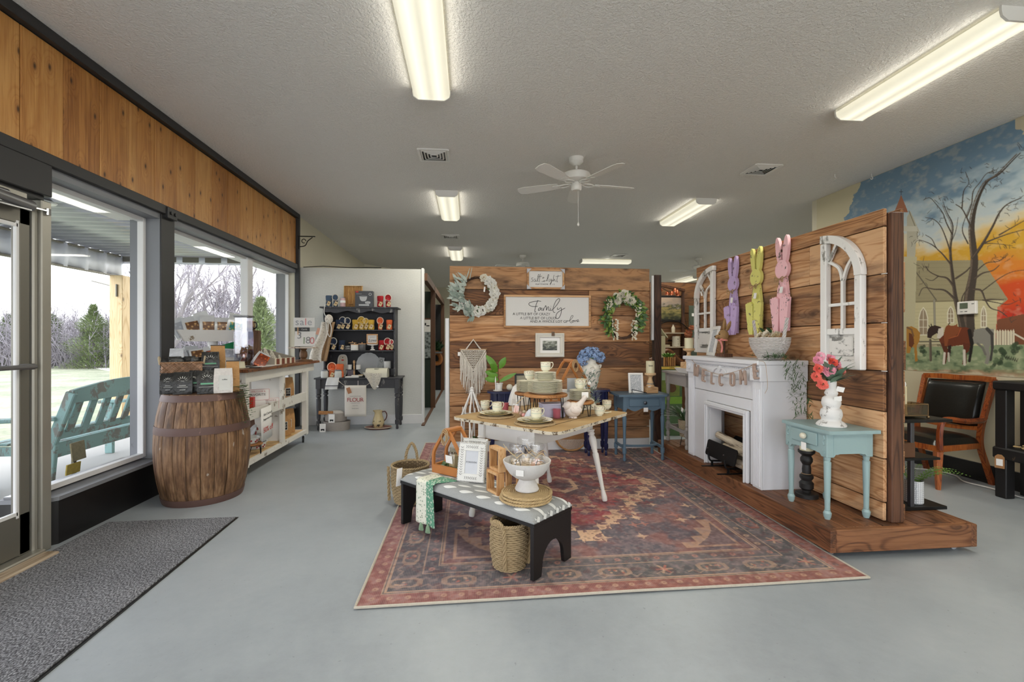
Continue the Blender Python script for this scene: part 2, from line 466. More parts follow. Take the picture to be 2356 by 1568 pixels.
M_barn2=wood('reclaimed_barn_board_light','7d5232','b28054','d1a67c','x',1.0,.7,.65,.75,'6a4b38',.8,.35,.9)
M_deck=wood('stained_deck_board','3d2415','6a4127','8d5f3e','x',1.0,.5,.4,.5)
M_darkpost=wood('dark_stained_post','2c1a11','4a2e1f','66432e','z',1.0,.5,.3,.6)
M_chrome=plain('chrome','c9cacc',.18,1.0,.02)
M_steel=plain('grey_steel','8a8b8d',.35,.8,.05)
M_iron=plain('black_iron','1a1a1b',.5,.5,.1)
M_white=plain('white_gloss','e6e4df',.35,0,.03)
M_paper=plain('white_paper','eceae6',.8,0,.02)
M_ink=plain('black_ink','1c1c1e',.8,0,.02)
M_kraft=plain('kraft_paper','b58a58',.85,0,.12,14)
M_string=plain('jute_string','a98c66',.9,0,.15,60)
XL=-2.665;XMUR=4.80;H=3.28;YB=16.9
# ---------------------------------------------------------------- floor, ceiling
m=MB();m.box((2.6,6.5,-.06),(11.2,21.5,.12));floor=struct(m,'floor',M_floor)
m=MB();m.box((2.6,6.5,H+.06),(11.2,21.5,.12));struct(m,'ceiling',M_ceil)
# far wall, rear wall, right wall
m=MB();m.box((2.6,YB+.06,H/2),(11,.12,H));struct(m,'wall_far',M_cream)
m=MB()
for(a,b_)in((-2.7,-2.3),(-.5,.1),(2.1,2.7),(4.6,4.9)):m.box(((a+b_)/2,-3.56,H/2),(b_-a,.12,H))
for(a,b_)in((-2.3,-.5),(.1,2.1),(2.7,4.6)):m.box(((a+b_)/2,-3.56,2.95),(b_-a,.12,.66));m.box(((a+b_)/2,-3.56,.22),(b_-a,.12,.44))
struct(m,'wall_rear',M_cream)
m=MB();m.box((8.05,11.4,H/2),(.12,11,H));m.box((6.4,5.95,H/2),(3.2,.1,H));struct(m,'wall_right_far',M_cream)
# ---------------------------------------------------------------- left wall: plank fascia above a band of windows
wl=struct(MB().box((XL-.09,2.0,2.87),(.14,11,.80)),'wall_left',M_charc)
edges=[px(u,700,XL).y for u in(45,145,228,297,355,405,449,488,523,553,581,605,628,648,668)]
pl=[-3.5]
while pl[-1]<2.3:pl.append(pl[-1]+R.uniform(.24,.33))
pl+=[px(2,700,XL).y-.19]+edges+[7.30]
for a,b_ in zip(pl,pl[1:]):
 if b_-a<.03:continue
 MB().box((0,0,0),(.022,b_-a-.004,.71),None,.0035).build('plank',M_fascia,wl,(XL-.008+R.uniform(0,.003),(a+b_)/2,2.85))
struct(MB().box((XL+.02,1.93,3.245),(.06,10.86,.07),None,.004),'trim_1',M_charc)
struct(MB().box((XL+.012,1.93,2.462),(.05,10.86,.075),None,.004),'trim_2',M_charc)
m=MB();m.box((XL+.02,7.33,1.62),(.06,.06,3.22));struct(m,'trim_3',M_charc)
# upper left wall beyond the shop front (cream) and the wedge soffit
m=MB();m.box((XL-.06,12.1,H/2),(.12,9.5,H));struct(m,'wall_left_far',M_cream)
m=MB();m.add([(XL,11.9,2.75),(XL,11.9,H),(XL+.0,13.1,H),(-1.55,13.4,H),(-1.9,13.4,H-.25),(XL,12.6,2.75)],[(0,1,2,5),(5,2,3,4),(0,5,4),(0,4,3,1),(1,3,2)]);struct(m,'trim_4',M_cream)
# knee wall and sill under window 1 and 2
XG=-2.80
m=MB();m.prism([(XL,3.235),(XL,7.36),(-3.05,7.36),(-3.05,3.19),(XL-.045,3.19)],.285);struct(m,'wall_left_knee',M_black)
m=MB();m.prism([(XL+.012,3.225),(XL+.012,7.36),(-2.97,7.36),(-2.97,3.17),(XL-.045,3.17)],.025,None,.285);struct(m,'trim_5',M_greyw)
struct(MB().box((XL-.15,5.27,2.405),(.30,4.3,.06)),'trim_6',M_greyw)
# wall pier between windows
m=MB();m.box((XL-.11,4.30,1.37),(.22,.18,2.13));pier=struct(m,'wall_left_pier',[M_greyw])
m=MB();m.box((XL-.155,7.39,1.3),(.31,.07,2.25));struct(m,'wall_left_end',M_greyw)
m=MB();m.box((XL+.006,4.30,1.37),(.015,.178,2.1),None,.003);struct(m,'trim_7',M_charc)
def window(nm,y0,y1,z0,z1,mull=(),x=XG,jd=.07):
 m=MB();t=.035
 fr=MB();
 fr.box((x,y0+t/2,(z0+z1)/2),(.05,t,z1-z0),None,.004);fr.box((x,y1-t/2,(z0+z1)/2),(.05,t,z1-z0),None,.004)
 fr.box((x,(y0+y1)/2,z1-t/2),(.046,y1-y0-2*t,t));fr.box((x,(y0+y1)/2,z0+t/2),(.046,y1-y0-2*t,t))
 root=struct(fr,nm,M_whitep)
 for ym in mull:MB().box((x,ym,(z0+z1)/2),(.09,.14,z1-z0-.02),None,.006).build('mullion',M_whitep,root)
 ys=[y0]+list(mull)+[y1]
 for a,b_ in zip(ys,ys[1:]):MB().box((x-.005,(a+b_)/2,(z0+z1)/2),(.006,b_-a-.05,z1-z0-.05)).build('pane',M_glass,root)
 MB().box((x-.09,(y0+y1)/2,z0-.012),(.14,y1-y0,.02)).build('sill',M_steel,root)
 MB().box((x-.02-jd/2,y1-.012,(z0+z1)/2),(jd,.02,z1-z0)).build('jamb',M_greyw,root)
 MB().box((x-.12,(y0+y1)/2,z1-.01),(.17,y1-y0,.02)).build('head',M_whitep,root)
 return root
window('window_1',3.20,4.21,.325,2.375)
window('window_2',4.39,7.355,.325,2.375,(6.05,),XG,.14)
# door 1 : aluminium shop door
XD=-2.70
fr=MB();fr.box((XD,3.135,1.10),(.10,.07,2.2),None,.006);fr.box((XD,2.05,2.18),(.10,1.92,.06),None,.006);fr.box((XD,1.10,1.1),(.10,.07,2.2),None,.006)
fr.box((XD+.0,3.085,1.08),(.06,.035,2.12),None,.008)
door=struct(fr,'door_1',M_alu)
MB().box((XD,2.1,.015),(.16,2.0,.03),None,.008).build('threshold',M_alu,door)
MB().box((XD+.13,2.1,.012),(.09,1.95,.024),None,.006).build('ramp_strip',wood('threshold_wood','7d6a52','a5917a','bfae98','y'),door)
lf=MB();y0,y1=2.12,3.06
lf.box((XD-.005,y1-.035,1.08),(.05,.07,2.1),None,.006);lf.box((XD-.005,y0+.035,1.08),(.05,.07,2.1),None,.006)
lf.box((XD-.005,(y0+y1)/2,.16),(.05,y1-y0,.25),None,.006);lf.box((XD-.005,(y0+y1)/2,2.08),(.05,y1-y0,.12),None,.006)
leaf_=lf.build('door_leaf',M_alud,door)
MB().box((XD-.005,(y0+y1)/2,1.15),(.008,y1-y0-.12,1.76)).build('pane',M_glass,leaf_)
st=MB();st.box((XD+.012,y1-.08,1.15),(.02,.022,1.78),None,.004);st.box((XD+.012,(y0+y1)/2,2.01),(.02,y1-y0-.16,.02));st.box((XD+.012,(y0+y1)/2,.29),(.02,y1-y0-.16,.02))
st.build('glazing_bead',M_whitep,leaf_)
pb=MB();pb.tube([(XD+.075,y1-.03,1.165),(XD+.075,y0+.08,1.165)],.014,10);pb.box((XD+.045,y1-.05,1.165),(.06,.05,.035),None,.005);pb.build('push_bar',M_steel,leaf_)
clo=MB();clo.tube([(XD+.075,3.00,2.13),(XD+.075,2.5,2.16)],.034,14);clo.box((XD+.06,2.72,2.155),(.07,.3,.06),None,.012)
clo.build('door_closer',M_steel,door)
ar=MB();ar.bar((XD+.09,2.62,2.10),(XD+.06,3.13,2.135),.022,.008);ar.bar((XD+.10,2.62,2.085),(XD+.09,2.98,2.10),.016,.008);ar.tube([(XD+.06,3.13,2.11),(XD+.06,3.13,2.15)],.014,10)
ar.build('closer_arm',M_chrome,door)
hb=MB();hb.box((XL-.02,1.95,2.325),(.12,2.39,.20),None,.005);hb.box((XL-.03,1.95,2.215),(.08,2.34,.03));struct(hb,'trim_8',M_charc)
# shop-front glazing on past the door (behind the camera)
m=MB();m.box((XL-.1,.98,1.2),(.2,.16,2.4));m.box((XL-.1,-1.2,1.2),(.2,.14,2.4));m.box((XL-.1,-3.4,1.2),(.2,.2,2.4));m.box((XL-.15,-1.2,.15),(.3,4.4,.3));struct(m,'wall_left_near',M_greyw)
window('window_3',-3.3,.9,.32,2.38,(-1.2,))
# rear shop windows
for k,(a,b_)in enumerate(((-2.3,-.5),(.1,2.1),(2.7,4.6))):
 g=MB();g.box(((a+b_)/2,-3.56,1.53),(b_-a,.008,2.18));q=struct(g,'window_%d'%(4+k),M_glass)
 f=MB()
 for xx in(a+.03,(a+b_)/2,b_-.03):f.box((xx,-3.56,1.53),(.06,.08,2.18))
 f.build('window_frame',M_whitep,q)
# outlet on the pier, bracket on the corner trim
o=thing('junction_box','small charcoal steel outlet box at the head of the pier between the windows','outlet',(XL+.03,4.30,2.44))
MB().box((0,0,0),(.05,.13,.10),None,.006).build('box',M_charc,o)
for s_ in(-.028,.028):MB().cyl((0,0,0),.016,.012,12).build('socket',M_black,o,(.024,s_,0),(0,PI/2,0))
o=thing('shelf_bracket','black scrolled iron bracket on the corner post above the wallpapered wall','bracket',(XL+.05,7.31,2.92))
m=MB();m.box((0,0,-.09),(.01,.03,.2));m.box((.11,0,.012),(.26,.03,.01));m.tube(cr([(.01,0,-.15),(.09,0,-.13),(.13,0,-.06),(.2,0,0)],6),.007,6)
m.tube([(.07+.03*math.cos(a),0,-.06+.03*math.sin(a))for a in np.linspace(0,5.2,14)],.006,6);m.build('scroll',M_iron,o)
# ---------------------------------------------------------------- back partition with wallpaper
YW=7.42
wb=struct(MB().box((-1.71,YW+.05,1.235),(1.90,.10,2.47)),'wall_back',M_wpaper)
MB().box((-.745,YW+.05,1.24),(.04,.13,2.49),None,.004).build('end_trim',M_whitep,wb)
struct(MB().box((-1.71,YW-.008,.075),(1.90,.018,.15),None,.004),'baseboard_back',M_whitep)
m=MB();m.tube([(-2.6,YW+.03,2.48),(-2.3,YW+.03,2.50),(-1.9,YW+.04,2.485),(-1.4,YW+.03,2.49)],.006,6)
solo(m,'cable',M_black,'thin dark cable lying along the top of the wallpapered wall','cable')
# hall booths behind: header rail, posts, dividers
M_green=plain('dark_green_paint','1e3024',.6,0,.1);M_dkwood=plain('dark_brown_wood','5b3a22',.55,0,.2)
m=MB();m.box((-.72,8.3,2.36),(.08,1.6,.12));m.box((-.72,10.8,2.36),(.08,3.2,.12));struct(m,'trim_9',M_dkwood)
for k,(yy,cc)in enumerate(((9.15,M_green),(12.4,M_black))):
 m=MB();m.box((-1.75,yy+.05,1.15),(2.0,.06,2.3));q=struct(m,('wall_booth_near','wall_booth_far')[k],cc)
 MB().box((-.72,yy+.02,1.2),(.09,.09,2.4),None,.004).build('post',M_dkwood,q)
m=MB();m.box((-.72,9.8,.008),(.05,5.2,.016));struct(m,'trim_10',M_dkwood)
p=py(983,742,9.1)
o=thing('framed_print','small white print in a thin brown frame on the dark green booth wall','picture',(p.x-.05,9.15,1.62))
MB().box((0,0,0),(.36,.03,.30),None,.004).build('frame',M_dkwood,o);MB().box((0,-.018,0),(.29,.006,.24)).build('print',M_paper,o)
m=MB();m.box((0,-.024,.03),(.05,.004,.05));m.box((.06,-.024,.0),(.06,.004,.02));m.box((-.05,-.024,-.03),(.09,.004,.015));m.build('motif',M_ink,o)
mt=NB('chalk_print');nz=mt.n('TexVoronoi',0,None,Vector=mt.obj(),Scale=18.0);mt=mt.fin(mt.ramp(nz,(.2,'3e4644'),(.6,'8d9594')),.8)
solo(MB().box((0,0,0),(.34,.02,.52)),'chalk_print',mt,'grey patterned unframed print below the framed one on the green booth wall','picture',(p.x-.02,9.14,1.24))
MB().box((-.97,12.18,1.02),(.5,.42,.04)).build('booth_shelf',M_steel,q)
M_leafd=plain('deep_green_leaf','2c4a28',.5,0,.3)
m=MB()
for i in range(60):m.leaf((R.uniform(-.1,.2),R.uniform(-.1,.05),.02),(R.uniform(-.6,.6),R.uniform(-.7,.1),R.uniform(.5,1.4)),R.uniform(.15,.36),.08)
solo(m,'leafy_plant',M_leafd,'dark leafy plant on the shelf in the far hall booth','plant',(-.95,12.1,1.045))
m=MB();m.tube(cr([(0,0,.0),(.12,0,.02),(.16,0,.14),(.08,0,.28),(-.06,0,.26)],5),[.05]*21 if False else .06,8)
solo(m,'wooden_mask',plain('orange_wood','a5652e',.5,0,.2),'rounded orange wooden ornament on the black booth wall','ornament',(-.92,12.27,.72))
# ---------------------------------------------------------------- right wall with mural
wr=struct(MB().box((XMUR+.06,1.2,H/2),(.12,9.4,H)),'wall_right',plain('cream_right_wall','cfc6a9',.85,0,.03,4,.15))
struct(MB().box((XMUR-.008,1.2,.085),(.016,9.4,.17),None,.003),'baseboard_right',M_black)
# ---------------------------------------------------------------- mural painted straight on the right wall
MU0,MV0=3.05,1.00
cv=Canvas(2.86,2.275,.0047,5)
def mp(u,v):q=px(u,v,XMUR);return(q.y-MU0,q.z-MV0)
def mps(*a):return[mp(*q)for q in a]
n1=cv.noise(.5,4,1.8);n2=cv.noise(.16,4,2.0);n3=cv.noise(.05,3,1.5)
top=cv.V+(n1-.5)*.35
cv.C[:]=lin('cbc3a6')
# sky : blue top, white-blue cloud, cream, yellow, orange, red towards the near bottom
diag=cv.V-.35*(2.0-cv.U)*.35
cv.put(np.ones_like(cv.U),'7390a8')
cl=np.clip((1.86-diag+(n2-.5)*.9)*4,0,1)*np.clip((n2+n1-.72)*5,0,1);cv.put(cl*.9,'b4c6cf')
cv.put(np.clip((1.58-diag+(n2-.5)*.7)*5,0,1)*.9,'c3ced0')
cv.put(np.clip((1.40-diag+(n2-.5)*.5)*5,0,1),'e2cfa0')
cv.put(np.clip((1.27-diag+(n2-.5)*.35)*7,0,1),'d0a232')
cv.put(np.clip((.93-diag+(n2-.5)*.3)*8,0,1),'d6832c')
cv.put(np.clip((.74-diag+(n2-.5)*.25)*8,0,1),'cf4d1c')
cv.put(np.clip((.50-diag)*9,0,1),'c0311a')
cv.put(np.clip((n3-.55)*4,0,1)*.18,'f0e0c0')
# unpainted cream corners (ragged)
rag=(n3-.5)*.12
far=mp(1938,500)[0];cv.put((cv.U>far-(cv.V-1.5)*-.0-.30*np.clip((2.2-cv.V),0,1)*0+rag-.62*np.clip(cv.V-1.9,0,1)-.05)*1.0,'cbc3a6')
nr=mp(2300,290)[0];cv.put(((cv.V-1.93+rag)>(cv.U-.28)*.95)&(cv.U<.55)&(cv.V>1.72+rag),'cdc3aa')
# brown hill and church
cv.poly(mps((2295,735),(2356,722),(2420,720),(2420,835),(2290,810)),'7b4a30')
cv.poly(mps((2050,600),(2260,598),(2320,688),(2300,705),(2050,700)),'9f9676')
for k in range(9):cv.stroke(mps((2060,606+k*10),(2262+k*5,604+k*10)),.006,'8b8468',.5)
cv.poly(mps((2050,695),(2312,690),(2296,705),(2290,800),(2050,800)),'c6be97')
for k in range(10):cv.stroke(mps((2060,712+k*8),(2295,706+k*8)),.004,'a49c76',.5)
cv.stroke(mps((2085,695),(2315,688)),.014,'857d60')
cv.stroke(mps((2108,625),(2155,690)),.012,'6c6554')
cv.poly(mps((2087,500),(2095,485),(2115,530),(2108,560),(2106,600),(2087,600)),'b9b6a4');cv.stroke(mps((2092,485),(2112,535)),.008,'7d7866')
cv.poly(mps((2060,590),(2110,590),(2104,800),(2060,800)),'bfb999')
cv.poly(mps((2058,488),(2074,448),(2090,488)),'a06a50');cv.stroke(mps((2074,448),(2074,436)),.006,'2c241f');cv.stroke(mps((2070,441),(2078,441)),.005,'2c241f')
cv.poly(mps((2070,520),(2110,520),(2112,532),(2070,532)),'c9c7b8')
for k in range(2):cv.stroke(mps((2150,690),(2152,765)),.022-k*.008,('7d7868','9c9788')[k])
def gothic(u,v0,v1,w_):
 top_,b_=v0,v1
 pts=[(u-w_,b_),(u-w_,top_+(b_-top_)*.38),(u-w_*.6,top_+(b_-top_)*.14),(u,top_),(u+w_*.6,top_+(b_-top_)*.14),(u+w_,top_+(b_-top_)*.38),(u+w_,b_)]
 cv.poly(mps(*pts),'9b8a72');cv.stroke(mps(*(pts+[pts[0]])),.010,'e0dcc6');cv.stroke(mps((u,v0+6),(u,b_)),.006,'e0dcc6')
 for t in(.45,.72):cv.stroke(mps((u-w_,v0+(b_-v0)*t),(u+w_,v0+(b_-v0)*t)),.006,'e0dcc6')
gothic(2125,707,770,10);gothic(2188,705,742,7);gothic(2264,704,752,6)
# stone base, rail, post, picket fence
cv.poly(mps((2087,790),(2200,788),(2200,815),(2087,815)),'a39a7c')
for k in range(120):cv.disc(*mp(R.uniform(2090,2200),R.uniform(793,812)),R.uniform(.006,.012),R.choice(['8b8266','b8ae8e','6f684f']),.9)
cv.stroke(mps((2090,786),(2175,785)),.014,'6b6757');cv.stroke(mps((2090,790),(2175,789)),.006,'d6cfae')
for k in range(13):
 u=2262+k*6.2
 if u<2335:cv.poly(mps((u,762),(u+2.6,757),(u+5.2,762),(u+5.2,812),(u,812)),'e2d9bf');cv.stroke(mps((u,762),(u,812)),.005,'a39a80')
cv.stroke(mps((2332,766),(2375,790)),.014,'d9d2bd')
# grass
cv.poly(mps((2050,800),(2420,790),(2420,850),(2050,850)),'8a9a76')
g1=cv.noise(.09,4,1.4);gl=mp(2200,815)[1]
gm=np.clip((gl+.07-cv.V+(g1-.5)*.16)*14,0,1)*np.clip((cv.V-(gl-.17)+(g1-.5)*.2+.04)*14,0,1)*(cv.U<mp(2087,800)[0]+.4)
cv.put((cv.V<gl-.05)*np.clip(1-gm,0,1),'cbc3a6');cv.put(gm*.85,'8a9a76');cv.put(gm*np.clip((n3-.5)*5,0,1)*.8,'4f6548');cv.put(gm*np.clip((.42-n3)*6,0,1)*.7,'b9bd96')
for u,v,r_ in((2308,812,.05),(2335,800,.05),(2125,806,.045),(2230,806,.035),(2297,830,.045),(2160,812,.03)):
 for k in range(14):cv.disc(mp(u,v)[0]+R.gauss(0,r_*.4),mp(u,v)[1]+R.gauss(0,r_*.5),r_*.35,R.choice(['33452f','3e5238','55694a']),.8)
# the big bare tree
TR='463d35'
def br(pts,w_,w2=None,hl=True):
 q=[(a.x,a.y)for a in cr([(*mp(*p_),0)for p_ in pts],5)]
 w_*=.74;w2=(w2*.8 if w2 else w_*.4);cv.stroke(q,w_,TR,1,w2)
 if hl and w_>.012:cv.stroke([(a+w_*.22,b)for a,b in q],w_*.22,'6d5f52',.8,w_*.1)
br([(2228,765),(2228,720),(2231,680),(2238,640),(2243,600),(2240,560),(2238,520),(2247,470),(2270,420),(2300,400),(2330,370),(2348,352)],.165,.010)
br([(2216,760),(2208,720),(2200,690),(2196,660),(2190,610),(2188,570),(2193,520),(2180,490),(2172,470)],.085,.008)
br([(2240,592),(2262,560),(2285,520),(2300,490),(2318,470),(2350,455)],.045,.010);br([(2262,560),(2300,545),(2330,535),(2370,525)],.02);br([(2300,540),(2335,520),(2370,500)],.018)
br([(2238,530),(2225,500),(2214,480),(2200,470)],.022);br([(2214,480),(2218,440),(2230,420),(2222,395)],.016);br([(2225,500),(2236,470),(2240,440),(2255,420),(2270,400),(2290,392)],.018)
br([(2228,560),(2215,530),(2222,500),(2234,470)],.016)
br([(2196,660),(2180,640),(2160,635),(2140,625),(2130,612)],.03,.008);br([(2160,635),(2145,645),(2130,640)],.014);br([(2200,690),(2175,668),(2150,665),(2125,662),(2115,680)],.03,.008)
br([(2190,610),(2170,585),(2155,570),(2145,550),(2130,540)],.022,.006);br([(2155,570),(2140,560),(2115,552),(2105,560)],.014);br([(2189,585),(2178,550),(2165,520),(2150,505),(2130,500)],.02,.006)
br([(2192,540),(2178,512),(2170,490),(2155,470),(2140,455),(2125,460)],.016);br([(2188,560),(2200,530),(2205,500)],.014)
br([(2200,640),(2222,625),(2232,615)],.026,.014);br([(2244,640),(2262,628),(2285,622),(2300,610)],.026,.008);br([(2246,625),(2270,605),(2300,600),(2320,585)],.016)
br([(2212,700),(2216,680),(2230,660)],.02,.012);br([(2240,665),(2258,668),(2268,690),(2280,708),(2300,715),(2318,728)],.026,.008);br([(2262,690),(2290,695),(2320,700),(2345,690)],.014);br([(2262,668),(2300,640),(2330,625),(2365,620)],.014)
br([(2270,690),(2285,688),(2310,690)],.022,.008);br([(2262,560),(2290,560),(2330,565)],.012)
for k in range(150):
 b0=R.choice([(2248,460),(2275,415),(2310,395),(2345,352),(2172,468),(2140,458),(2128,500),(2112,555),(2130,612),(2125,662),(2150,505),(2200,470),(2222,396),(2235,420),(2285,392),(2300,405),(2350,455),(2330,470),(2318,585),(2300,600),(2330,565),(2318,728),(2345,690),(2262,440),(2290,420),(2180,490),(2165,520),(2295,560),(2310,500),(2335,520)])
 u,v=b0[0]+R.uniform(-16,16),b0[1]+R.uniform(-14,14);a=R.uniform(0,6.28);L=R.uniform(6,15);a2=a+R.uniform(-1,1)
 cv.stroke(mps((u,v),(u+L*.5*math.cos(a),v-L*.5*math.sin(a)),(u+L*.5*math.cos(a)+L*.5*math.cos(a2),v-L*.5*math.sin(a)-L*.5*math.sin(a2))),.0055,TR,.8,.0035)
# horses: far palomino, brown paint, grey
def hz(pts,col):cv.poly(mps(*pts),col)
hz([(2288,757),(2262,754),(2242,758),(2238,790),(2262,790),(2266,800),(2270,822),(2266,835),(2274,838),(2279,820),(2276,800),(2284,785)],'8d8b82')
cv.stroke(mps((2272,756),(2283,768),(2284,800),(2280,828)),.030,'45433f',1,.018);cv.stroke(mps((2250,790),(2262,800),(2268,815)),.02,'76746c')
hz([(2172,768),(2176,752),(2196,750),(2212,752),(2228,753),(2236,762),(2238,784),(2230,800),(2222,792),(2200,795),(2180,798),(2166,792),(2160,778)],'6e3318')
hz([(2165,788),(2180,792),(2182,812),(2177,836),(2171,836),(2173,812)],'5c2a14');hz([(2182,795),(2190,793),(2187,818),(2182,818)],'2e1710')
hz([(2216,788),(2234,790),(2230,808),(2224,812),(2225,836),(2214,838),(2219,812)],'632c15')
cv.stroke(mps((2174,812),(2172,836)),.022,'ddd5c6');cv.stroke(mps((2183,812),(2184,830)),.018,'cfc7b8');cv.stroke(mps((2219,806),(2220,838)),.024,'d9d2c4')
cv.stroke(mps((2231,760),(2237,790),(2234,812),(2231,830)),.034,'1b1512',1,.022)
hz([(2136,757),(2142,750),(2152,748),(2166,752),(2170,762),(2160,772),(2156,766),(2146,772),(2142,778),(2134,776),(2134,766)],'33201a')
hz([(2160,756),(2172,752),(2172,770),(2162,780),(2156,776)],'d8d0c2');cv.stroke(mps((2144,750),(2143,745)),.010,'1d1410');cv.stroke(mps((2140,752),(2138,748)),.008,'1d1410')
cv.stroke(mps((2143,777),(2152,781),(2162,779)),.006,'3a3029')
hz([(2176,752),(2183,746),(2188,749),(2198,748),(2203,744),(2204,752),(2212,754),(2203,768),(2196,776),(2184,776),(2180,795),(2174,795),(2172,768)],'8a4a25')
cv.stroke(mps((2183,746),(2186,742)),.010,'3b2013');cv.stroke(mps((2212,754),(2204,772),(2184,778)),.006,'b96035')
hz([(2086,752),(2098,750),(2110,756),(2118,766),(2116,784),(2110,795),(2112,830),(2106,832),(2104,800),(2098,796),(2094,812),(2086,812)],'b07f35')
hz([(2092,765),(2102,770),(2104,790),(2098,800),(2092,795)],'6b3a1c');cv.stroke(mps((2088,753),(2098,758),(2102,772)),.02,'7d5b3a')
cv.stroke(mps((2141,782),(2142,828)),.026,'5c5346');cv.stroke(mps((2139,782),(2140,826)),.008,'7c7262')
for k in range(6):cv.stroke(mps((2312+k*5,818+k*1.5),(2315+k*5,824+k*1.5),(2318+k*5,817+k*1.5)),.005,'2b2a22')
def Pm(U,V):return np.stack([np.full_like(U,XMUR-.0035),U+MU0,V+MV0],1)
mu=cv.build('mural',paintmat('mural_paint',.8),Pm)
tag(mu,'wall mural of bare trees, horses and a white church under a blue and orange sky','mural')
o=thing('thermostat','white thermostat with a grey screen fixed over the painted tree trunk','thermostat',(XMUR-.02,px(2230,708,XMUR).y,px(2230,708,XMUR).z))
MB().box((0,0,0),(.03,.17,.125),None,.006).build('case',M_white,o)
MB().box((-.016,.02,.02),(.003,.07,.055)).build('screen',plain('lcd_grey','5f6a58',.3),o)
m=MB();m.box((-.016,.04,-.035),(.003,.02,.006));m.box((-.016,.0,-.035),(.003,.02,.006));m.box((-.016,-.06,.035),(.003,.02,.006));m.build('button',M_steel,o)
# ---------------------------------------------------------------- rug
rw,rl=2.76,3.6
rg=Canvas(rw,rl,.0066,9)
U=rg.U-rw/2;V=rg.V-rl/2
aU,aV=np.abs(U),np.abs(V)
q=.085
qU,qV=np.floor(aU/q)*q,np.floor(aV/q)*q
nA=rg.noise(.55,3);nB=rg.noise(.16,3);nC=rg.noise(.045,3);nD=rg.noise(.02,2)
rg.put(np.ones_like(U),'9a5651');rg.put(np.clip((nA-.42)*5,0,1)*.85,'a83f48');rg.put(np.clip((.5-nA)*4,0,1)*.75,'5f5565')
rg.put(np.clip((nB-.55)*8,0,1)*.7,'c27a70');rg.put(np.clip((.42-nB)*9,0,1)*.7,'4b4a58')
d=qU/1.0+qV/1.30
rg.put((d>.86)*.9,'50525c');rg.put((d>.86)*np.clip((nB-.5)*8,0,1)*.8,'8a5a55')
edge=(d>.74)&(d<=.86);rg.put(edge*.9,'dcb795');rg.put((edge&(nC>.57))*.9,'6d3f40')
e2=(d>.70)&(d<=.74);rg.put(e2*.7,'474955')
inn=(d<.42)&(d>.34);rg.put(inn*.85,'bd937a');rg.put((inn&(nC>.6))*.9,'5b4046')
rg.put((d<=.34)*.7,'56474f');rg.put((d<=.34)*np.clip((nB-.48)*8,0,1)*.8,'9b4d4c')
hx=np.maximum(aU*1.2,aV*.7+aU*.5);rg.put(((hx<.17)&(hx>.12))*.8,'dcb795')
# radiating leaf motifs
for k in range(14):
 ang=PI/2*k/13;
 for rr in(.55,.68):
  for su in(-1,1):
   for sv in(-1,1):
    x,y=su*rr*math.cos(ang)*.95,sv*rr*math.sin(ang)*1.25
    if k%2==(rr>.6):rg.poly([(rw/2+x+a_,rl/2+y+b_)for a_,b_ in((-.06,0),(-.015,.02),(0,.06),(.02,.015),(.07,0),(.02,-.02),(0,-.05),(-.02,-.015))],R.choice(['c79f82','a3584f','50404a']),.8)
for k in range(60):
 x,y=R.uniform(.05,.9),R.uniform(.05,1.25)
 sh=[(math.cos(a_)*r_,math.sin(a_)*r_*R.uniform(.6,1.2))for a_,r_ in[(i*PI/4,(.055,.02)[i%2]*R.uniform(.7,1.3))for i in range(8)]]
 c_=R.choice(['dcb795','b3705f','4a4856','7b3a40','dcb795'])
 for su in(-1,1):
  for sv in(-1,1):rg.poly([(rw/2+su*(x+a_),rl/2+sv*(y+b_))for a_,b_ in sh],c_,.75)
# stepped corner brackets
for su in(-1,1):
 for sv in(-1,1):
  pts=[(.92,1.35),(.55,1.35),(.55,1.27),(.66,1.27),(.66,1.18),(.74,1.18),(.74,1.06),(.83,1.06),(.83,.92),(.92,.92)]
  rg.poly([(rw/2+su*a_,rl/2+sv*b_)for a_,b_ in pts],'b9937a',.85)
  pts=[(.90,1.32),(.64,1.32),(.76,1.22),(.84,1.12),(.90,.98)]
  rg.poly([(rw/2+su*a_,rl/2+sv*b_)for a_,b_ in pts],'5d4a55',.85)
